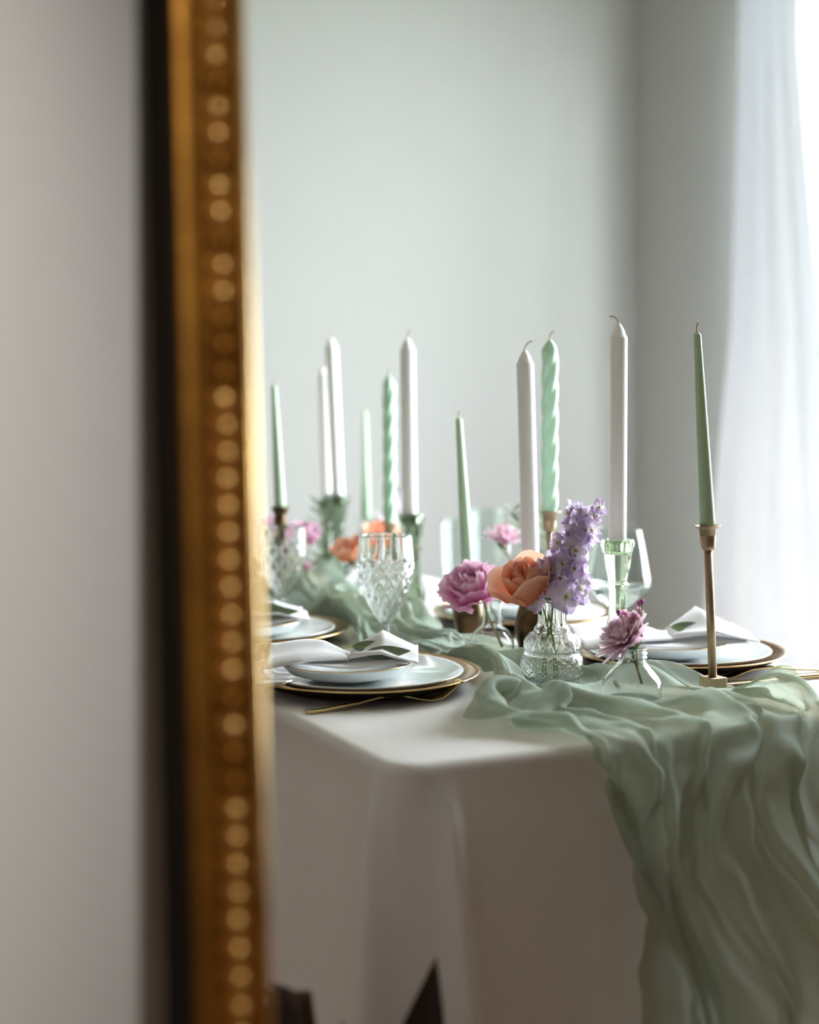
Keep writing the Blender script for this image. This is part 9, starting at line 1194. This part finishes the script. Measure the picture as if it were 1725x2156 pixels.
# bottles
def vase(name, label, px, d, prof, m, seg=96, mod=None, th=.0022, z0=TZ+.001, floor_t=.006):
    a = at(px, d); t = thing(name, label, 'vase', (a[0], a[1], z0))
    pr = dens(prof, 120); nb = len(pr)
    body = [(.0004, 0)]+pr+[(pr[-1][0]-th*.5, pr[-1][1]+.0008)]+[(max(.0004, r-th), max(z, floor_t)) for r, z in pr[::-1]]+[(.0004, floor_t)]
    MB().lathe(body, seg, mod and (lambda a_, r, z, j: mod(a_, r, z) if 1 <= j <= nb else (r, 0))).build('glass_body', m, t)
    return t
def cut_mod(a, r, z):
    o = 0
    if .004 < z < .011: o = .0006*abs(sin(a*40))
    elif .014 < z < .040:
        A = a*9/pi; k = z/.0085
        p1 = abs(((A+k) % 1)-.5); p2 = abs(((A-k) % 1)-.5); o = .0011*(1-min(1, min(p1, p2)*5))-.0006
    elif .042 < z < .047: o = .0008*abs(sin(a*32))
    elif .049 < z < .068:
        A = a*7/pi; tri = abs(((A) % 1)-.5)*2; hh = (z-.049)/.019
        o = .0011*math.exp(-((tri-hh)/.09)**2)+(.0005*sin(a*80)*sin(z*1500) if tri > hh else 0)
    elif z > .078: return r*cos(pi/8)/cos((a % (pi/4))-pi/8)*1.04, 0
    return r+o, 0
vase('cut_glass_vase', 'clear cut glass vase with diamond pattern holding the rose and delphinium', 1163, 1.935,
     [(.031, 0), (.0335, .002), (.0340, .010), (.0385, .018), (.0405, .028), (.0385, .038), (.0350, .042), (.0345, .046), (.0355, .052), (.0345, .060), (.0290, .067), (.0235, .071), (.0225, .075), (.0185, .081), (.0178, .095), (.0185, .104), (.0205, .1085), (.0225, .110)], M['crystal'], 288, cut_mod, .0026)
vase('bottle_vase', 'small clear bottle vase holding the dusty pink chrysanthemum', 1331, 1.83,
     [(.034, 0), (.036, .004), (.036, .020), (.033, .030), (.024, .041), (.0172, .049), (.0160, .054), (.0182, .0555), (.0165, .058), (.0185, .0605), (.0165, .063), (.0180, .066)], M['crystal'], 64, None, .0018)
vase('bulb_vase', 'round clear glass bud vase holding the pink peony', 1036, 2.13,
     [(.026, 0), (.030, .006), (.0315, .018), (.030, .030), (.024, .040), (.0150, .048), (.0130, .056), (.0130, .078), (.0150, .084)], M['crystal'], 64, None, .0018)
vase('bud_vase', 'clear bud vase hidden behind the rose, holding the pale pink flower', 1085, 2.50,
     [(.020, 0), (.024, .01), (.022, .05), (.012, .08), (.011, .12), (.014, .13)], M['thin'], 48, None, .0018)
vase('bud_vase', 'blurred clear vase of peach roses behind the crystal goblet', 772, 2.72,
     [(.020, 0), (.026, .01), (.024, .04), (.012, .065), (.011, .085), (.014, .09)], M['thin'], 48, None, .0018)
vase('bud_vase', 'blurred clear vase with a pink flower at the far left', 640, 2.80,
     [(.020, 0), (.026, .01), (.024, .04), (.012, .065), (.011, .085), (.014, .09)], M['thin'], 48, None, .0018)
vase('bud_vase', 'blurred vase of lilac flowers behind the far white candle', 838, 2.95,
     [(.020, 0), (.024, .01), (.022, .05), (.012, .08), (.011, .10), (.014, .11)], M['thin'], 48, None, .0018)

# ------------------------------------------------------------------ flowers
def cup_petal(R0, H, span, close, flare, ruf, seed, nu=13, nv=12, point=0.0):
    rr = random.Random(seed); ph = [rr.uniform(0, 6.28) for _ in range(4)]
    def fn(u, v):
        s_ = 2*u-1; top = 1-.30*abs(s_)**2.4+point*math.exp(-(s_/.25)**2)
        z = H*v*top
        r = R0*(math.sqrt(max(0, 1-(1-v)**2.2))*.92+.08)
        r *= 1-close*v**2.2
        r += flare*max(0, v-.62)**2*7*R0+.05*R0*abs(s_)
        r += ruf*R0*v*v*(sin(s_*7+ph[0])+.6*sin(s_*13+ph[1]))
        a = s_*span*(.35+.65*min(1, v*2.2))*(1-.15*v)
        return (r*cos(a), r*sin(a), z+ruf*H*v*.6*sin(s_*9+ph[2]))
    b = MB(); b.grid(fn, nu, nv, uv=True); return b
def rose(label, loc, axis, R0=.032, m='rose', name='garden_rose', cat='rose', layers=None, ruf=.02, stem=None, sepals=True, seed=1, stemm='stem', petal='petal'):
    t = thing(name, label, cat, loc, None, 0, dirq(axis)); rr = random.Random(seed)
    layers = layers or [(.25, 1.10, 3, .30, .0, 1.2), (.42, 1.12, 3, .35, .0, 1.15), (.60, 1.10, 4, .28, .02, 1.0), (.80, 1.02, 4, .16, .08, .95), (1.0, .92, 5, .02, .22, .85)]
    off = 0
    for k, (rf, hf, n, cl_, fl, sp_) in enumerate(layers):
        me = cup_petal(R0*rf, R0*1.45*hf, sp_, cl_, fl, ruf, seed*10+k, point=.04 if fl > .1 else 0).mesh(petal, M[m])
        off += rr.uniform(.5, 1.2)
        for i in range(n):
            link(petal, me, t, (0, 0, rr.uniform(-.04, .03)*R0), (rr.uniform(-.07, .07), rr.uniform(-.07, .07), off+i*2*pi/n+rr.uniform(-.15, .15)), scale=(1, 1, rr.uniform(.93, 1.07)))
    if sepals:
        sm = leaf_mesh(R0*.85, R0*.26, 'sepal', M['leaf'], .1)
        for i in range(5): link('sepal', sm, t, (0, 0, -.002), (-.35, 0, i*2*pi/5))
        MB().lathe([(.0004, -.006), (.004, -.005), (R0*.2, 0), (R0*.16, .004), (.0004, .006)], 16).build('calyx', M['leaf'], t)
    if stem:
        qi = dirq(axis).inverted(); pts = [qi@(Vector(p_)-Vector(loc)) for p_ in stem]
        MB().tube(spline([(0, 0, -.002)]+pts, 20), .0019, 8).build('stem', M[stemm], t)
    return t
camdir = Vector((-FW[0], -FW[1], 0))
right = Vector((RT[0], RT[1], 0)); upv = Vector((0, 0, 1))
# peach rose in the cut glass vase
rl = P3(1122, 1262, 1.93)
rose('open peach rose leaning left out of the cut glass vase', rl, upv*.80-right*.42+camdir*.38, .034, stem=[P3(1148, 1290, 1.935), P3(1165, 1350, 1.935), P3(1170, 1425, 1.935)])
# pink peony
pl = P3(1000, 1256, 2.12)
pe_layers = [(.22, .80, 4, .35, 0, 1.2), (.36, .92, 5, .32, 0, 1.0), (.50, .98, 5, .30, .0, .9), (.64, .98, 6, .26, .02, .85), (.78, .92, 6, .16, .05, .8), (.92, .80, 6, .05, .12, .8), (1.06, .50, 6, -.10, .22, .7), (1.08, .34, 3, -.15, .22, .6)]
rose('deep pink ruffled peony blossom leaning over the bulb vase', pl, upv*.82-right*.26+camdir*.50, .033, 'peony', 'pink_peony', 'peony', pe_layers, .055,
     [P3(1017, 1262, 2.12), P3(1030, 1300, 2.13), P3(1058, 1362, 2.13)], False, 5, 'stemy')
# delphinium spike
def floret(b_R=.0135, seed=1):
    rr = random.Random(seed); b = MB()
    for i in range(5):
        a0 = i*2*pi/5+rr.uniform(-.1, .1); tl = rr.uniform(.05, .35); sc = rr.uniform(.9, 1.15); ph = rr.uniform(0, 6)
        def fn(u, v):
            s_ = 2*u-1; w_ = b_R*.62*sc*sin(pi*(.06+.86*v)**.85)*s_; l = b_R*sc*v
            h_ = b_R*(tl*v*v*1.2+.16*sin(s_*4+ph)*v+.18*s_*s_*v)
            return (l*cos(a0)-w_*sin(a0), l*sin(a0)+w_*cos(a0), h_)
        b.grid(fn, 8, 7, uv=True)
    for i in range(3):
        a0 = i*2*pi/3
        def fn(u, v):
            s_ = 2*u-1; w_ = b_R*.25*(1-v*.4)*s_; l = b_R*.32*v
            return (l*cos(a0)-w_*sin(a0), l*sin(a0)+w_*cos(a0), b_R*(.12+.35*v))
        n0 = len(b.v); b.grid(fn, 4, 4, uv=False)
        for k in range(n0, len(b.v)): b.uv[k] = (.5, .05)
    return b
fl_m = [floret(seed=s_).mesh('floret', M['delph']) for s_ in (1, 2, 3)]
eye = MB().lathe([(.0004, 0), (.0018, .001), (.0020, .003), (.0004, .0042)], 10).mesh('floret_eye', M['centre'])
def delphinium(label, path, n, size, stem_end, seed=2, rad=.014):
    loc = Vector(path[0]); t = thing('delphinium_spike', label, 'delphinium', loc); rr = random.Random(seed)
    c = spline([Vector(p_)-loc for p_ in path], 60)
    for i in range(n):
        k = i/(n-1); p_ = c[int(k*59)]
        ang = i*2.399+rr.uniform(-.3, .3)
        d_ = Vector((cos(ang), sin(ang), rr.uniform(-.1, .45)))
        d_ = (d_+camdir*rr.uniform(.3, 1.1)).normalized()
        rr_ = rad*(1-.45*k)*rr.uniform(.35, 1.30)
        sc = size*(1-.30*k)*rr.uniform(.70, 1.06)
        fo = link('floret', fl_m[i % 3], t, p_+d_*rr_, None, dirq(d_)@Quaternion((0, 0, 1), rr.uniform(0, 6)), sc)
        link('floret_eye', eye, fo)
    MB().tube(c+[c[-1]+(c[-1]-c[-4])], .0011, 6).build('flower_stalk', M['stemy'], t)
    if stem_end: MB().tube(spline([c[0]]+[Vector(p_)-loc for p_ in stem_end], 16), .0018, 8).build('stem', M['stem'], t)
delphinium('lilac delphinium spike curving up right out of the cut glass vase', [P3(1166, 1262, 1.925), P3(1180, 1215, 1.92), P3(1207, 1160, 1.93), P3(1218, 1110, 1.935), P3(1243, 1072, 1.94)],
           32, 1.58, [P3(1160, 1300, 1.935), P3(1150, 1360, 1.935), P3(1145, 1420, 1.935)], 2, .027)
sl = thing('serrated_leaf', 'small dark serrated leaf under the peach rose at the vase mouth', 'leaf', P3(1125, 1272, 1.92))
lm = leaf_mesh(.026, .008, 'leaf_blade', M['leaf'], -.1)
for a, s_ in ((.1, 1.0), (.5, .8), (-.3, .7)):
    link('leaf_blade', lm, sl, None, (0, 0, pi/2+camang+pi-pi+a+.0-0), scale=s_).rotation_euler = (.1, .0, camang+pi/2+a*.8)
# chrysanthemum
def mum(label, loc, axis, Rr, m, n=64, stem=None, seed=3, cat='chrysanthemum', name='chrysanthemum'):
    t = thing(name, label, cat, loc, None, 0, dirq(axis)); rr = random.Random(seed)
    b = MB()
    def fn(u, v):
        s_ = 2*u-1; w_ = Rr*.125*(sin(pi*(.12+.83*v))**.6)*s_
        return (Rr*v*.98, w_, Rr*(.10*v*v)+abs(s_)**2*Rr*.04)
    b.grid(fn, 5, 9, uv=True); me = b.mesh('petal', M[m])
    for i in range(n):
        k = i/(n-1); el = .08+1.30*(1-k)**.75*1.0 if True else 0
        el = 1.35*(1-k**.8)+rr.uniform(-.08, .08)-.05
        link('petal', me, t, (0, 0, Rr*.10*(1-k)), (0, -el, i*2.399), scale=(.62+.42*k+rr.uniform(-.06, .06), 1, 1))
    MB().lathe([(.0004, -Rr*.30), (Rr*.12, -Rr*.28), (Rr*.30, -Rr*.04), (Rr*.22, Rr*.03), (.0004, Rr*.05)], 18).build('calyx', M['leaf'], t)
    if stem:
        qi = dirq(axis).inverted(); pts = [qi@(Vector(p_)-Vector(loc)) for p_ in stem]
        MB().tube(spline([(0, 0, -Rr*.28)]+pts, 16), .0017, 8).build('stem', M['stemb'], t)
    return t
ml = P3(1322, 1352, 1.83)
mum('dusty pink spiky chrysanthemum leaning left from the bottle vase', ml, upv*.72-right*.72+camdir*.25, .042, 'mum', 80, [P3(1332, 1375, 1.83), P3(1340, 1400, 1.83), P3(1352, 1440, 1.83)])
# waxflower sprigs
wf_ = thing('waxflower_sprig', 'thin sprig of tiny magenta buds beside the chrysanthemum', 'flower sprig', P3(1345, 1420, 1.825))
base = Vector(wf_.location)
budm = MB().lathe([(.0004, -.004), (.0018, -.002), (.0028, .0015), (.0022, .0035), (.0004, .0042)], 10).mesh('bud', M['bud'])
blm = floret(.0075, 9).mesh('small_blossom', M['palepink'])
for (tx, ty, kind) in ((1346, 1272, 0), (1352, 1268, 0), (1336, 1300, 1), (1302, 1290, 0), (1315, 1296, 1), (1344, 1318, 1), (1358, 1300, 2), (1338, 1330, 1), (1330, 1310, 1), (1352, 1340, 2), (1345, 1290, 1)):
    e = P3(tx, ty, 1.825+R.uniform(-.012, .012))-base; m1 = P3(1340, 1370, 1.828)-base
    MB().tube(spline([(0, 0, 0), m1, (m1*.45+e*.55)+Vector((.002, 0, 0)), e], 14), .0007, 5).build('twig', M['stem' if kind != 1 else 'stemy'], wf_)
    if kind == 0: link('bud', budm, wf_, e)
    if kind == 1: link('small_blossom', blm, wf_, e, None, dirq(camdir+upv*R.uniform(0, 1)+right*R.uniform(-1, 1)))
    if kind == 2: link('bud', budm, wf_, e, scale=.6)
# pale pink flower behind
mum('pale pink fringed blossom behind the rose with green leaves', P3(1060, 1142, 2.48), upv*.9+right*.10+camdir*.15, .040, 'palepink', 46, [P3(1075, 1180, 2.49), P3(1085, 1240, 2.50)], 6, 'flower', 'fringed_flower')
def leaf_sprig(label, pts, n, ls, seed, m='leaf', name='leafy_sprig'):
    loc = Vector(pts[0]); t = thing(name, label, 'foliage', loc); rr = random.Random(seed)
    c = spline([Vector(p_)-loc for p_ in pts], 40)
    MB().tube(c, .0012, 6).build('stem', M['stem'], t)
    me = leaf_mesh(ls, ls*.42, 'leaf', M[m], .2)
    for i in range(n):
        k = .25+.75*i/(n-1); p_ = c[int(k*39)]
        d_ = (right*(1 if i % 2 else -1)+upv*rr.uniform(.3, 1.0)+camdir*rr.uniform(-.6, .6)).normalized()
        q = d_.to_track_quat('Y', 'Z'); link('leaf', me, t, p_, None, q, rr.uniform(.7, 1.05))
leaf_sprig('bright green leafy sprig standing behind the peach rose', [P3(1100, 1240, 2.50), P3(1108, 1180, 2.50), P3(1098, 1110, 2.50), P3(1080, 1075, 2.50)], 16, .030, 3)
leaf_sprig('green leaf tips beside the twisted mint candle', [P3(1140, 1240, 2.55), P3(1145, 1150, 2.55), P3(1138, 1070, 2.55)], 12, .026, 4)
leaf_sprig('green foliage below the far left white candles', [P3(678, 1235, 2.80), P3(680, 1160, 2.80), P3(672, 1055, 2.80)], 26, .036, 5)
leaf_sprig('low green foliage behind the far orange rose', [P3(730, 1245, 2.80), P3(720, 1200, 2.80), P3(738, 1150, 2.78)], 18, .034, 8)
small = [(.3, 1.05, 3, .3, 0, 1.1), (.6, 1.05, 4, .25, .03, 1.0), (1.0, .9, 5, .02, .2, .85)]
rose('blurred orange rose left of the crystal goblet rim', P3(740, 1178, 2.72), upv*.9-right*.3+camdir*.3, .026, layers=small, stem=[P3(765, 1215, 2.72), P3(772, 1230, 2.72)], seed=7)
rose('blurred peach rose seen above the crystal goblet rim', P3(796, 1150, 2.74), upv*.9+right*.2+camdir*.3, .028, layers=small, stem=[P3(780, 1200, 2.72), P3(772, 1230, 2.72)], seed=8)
rose('blurred pink carnation at the far left', P3(644, 1145, 2.80), upv*.9+camdir*.35, .026, 'peony', 'pink_carnation', 'carnation', small, .06, [P3(642, 1180, 2.80), P3(640, 1215, 2.80)], False, 9)
rose('muted mauve blossom beside the gilded frame', P3(572, 1128, 2.78), upv*.9+camdir*.35, .024, 'mum', 'mauve_blossom', 'flower', small, .06, [P3(590, 1180, 2.78), P3(600, 1225, 2.78)], False, 11)
mum('small white daisy with yellow base near the frame', P3(645, 1196, 2.65), upv*.8+camdir*.5, .016, 'palepink', 24, [P3(650, 1230, 2.65)], 12, 'daisy', 'white_daisy')
delphinium('blurred lilac delphinium behind the far white candle', [P3(838, 1170, 2.95), P3(832, 1110, 2.95), P3(840, 1060, 2.95), P3(838, 1005, 2.95)], 16, 1.0, [P3(838, 1210, 2.95)], 6, .014)
delphinium('blurred violet flower cluster between the goblet and twisted candle', [P3(808, 1120, 2.98), P3(800, 1085, 2.98)], 7, .9, [P3(825, 1200, 2.95)], 7, .010)

# ------------------------------------------------------------------ potted plant on the floor in front of the table
pa = at(780, 1.33)
pp = thing('potted_plant', 'dark brown pointed-leaf plant standing in front of the table corner', 'plant', (pa[0], pa[1], 0))
base = Vector((pa[0], pa[1], 0))
MB().lathe([(.0005, 0), (.075, 0), (.08, .01), (.105, .19), (.112, .195), (.112, .215), (.102, .215), (.098, .19), (.0005, .185)], 40).build('pot', M['pot'], pp)
MB().lathe([(.0005, .180), (.099, .180), (.096, .195), (.0005, .2)], 32).build('soil', M['soil'], pp)
def blade(tip, w0, m, name='leaf', lean_=Vector((0, 0, 0)), root=(0, 0)):
    tip = Vector(tip)-base; r0 = Vector((root[0], root[1], .19)); mid = r0.lerp(tip, .5)+lean_
    c = spline([r0, mid, tip], 30); b = MB()
    s0 = right
    for sgn in (0, 1):
        pass
    def fn(u, v):
        k = v*29; i = min(int(k), 28); p_ = c[i].lerp(c[i+1], k-i)
        w_ = w0*(1-v**2.0)*(.45+.55*min(1, v*2.5))*.5
        th_ = .004*(1-v*.7)
        a = 2*pi*u
        return tuple(p_+s0*(w_*cos(a))+camdir*(th_*sin(a))+camdir*(.25*w_*abs(cos(a))))
    b.grid(fn, 20, 40, closeu=True)
    return b.build(name, m, pp)
blade(P3(919, 2012, 1.33), .15, M['dleaf'], lean_=right*-.012, root=(.0, .0))
blade(P3(722, 2146, 1.33), .070, M['dleaf'], lean_=right*-.02)
def frond(px0, py0, px1, py1, pxm, pym, w_, m):
    a_, m_, e_ = P3(px0, py0, 1.30)-base, P3(pxm, pym, 1.30)-base, P3(px1, py1, 1.30)-base
    c = spline([(0, 0, .19), a_*1.0, m_, e_], 30)
    b = MB(); V = []
    def fn(u, v):
        k = v*29; i = min(int(k), 28); p_ = c[i].lerp(c[i+1], k-i); t_ = (c[i+1]-c[i]).normalized(); s_ = t_.cross(camdir).normalized()
        ww = w_*sin(pi*min(.97, .08+v*.9))**.7; a = 2*pi*u
        return tuple(p_+s_*(ww*cos(a))+camdir*(.0025*sin(a)))
    return b.grid(fn, 14, 40, closeu=True).build('curled_leaf', m, pp)
frond(640, 2170, 560, 2085, 625, 2120, .012, M['cleaf'])
frond(652, 2200, 570, 2068, 630, 2110, .006, M['dleaf'])
frond(610, 2200, 575, 2120, 615, 2150, .016, M['dleaf'])
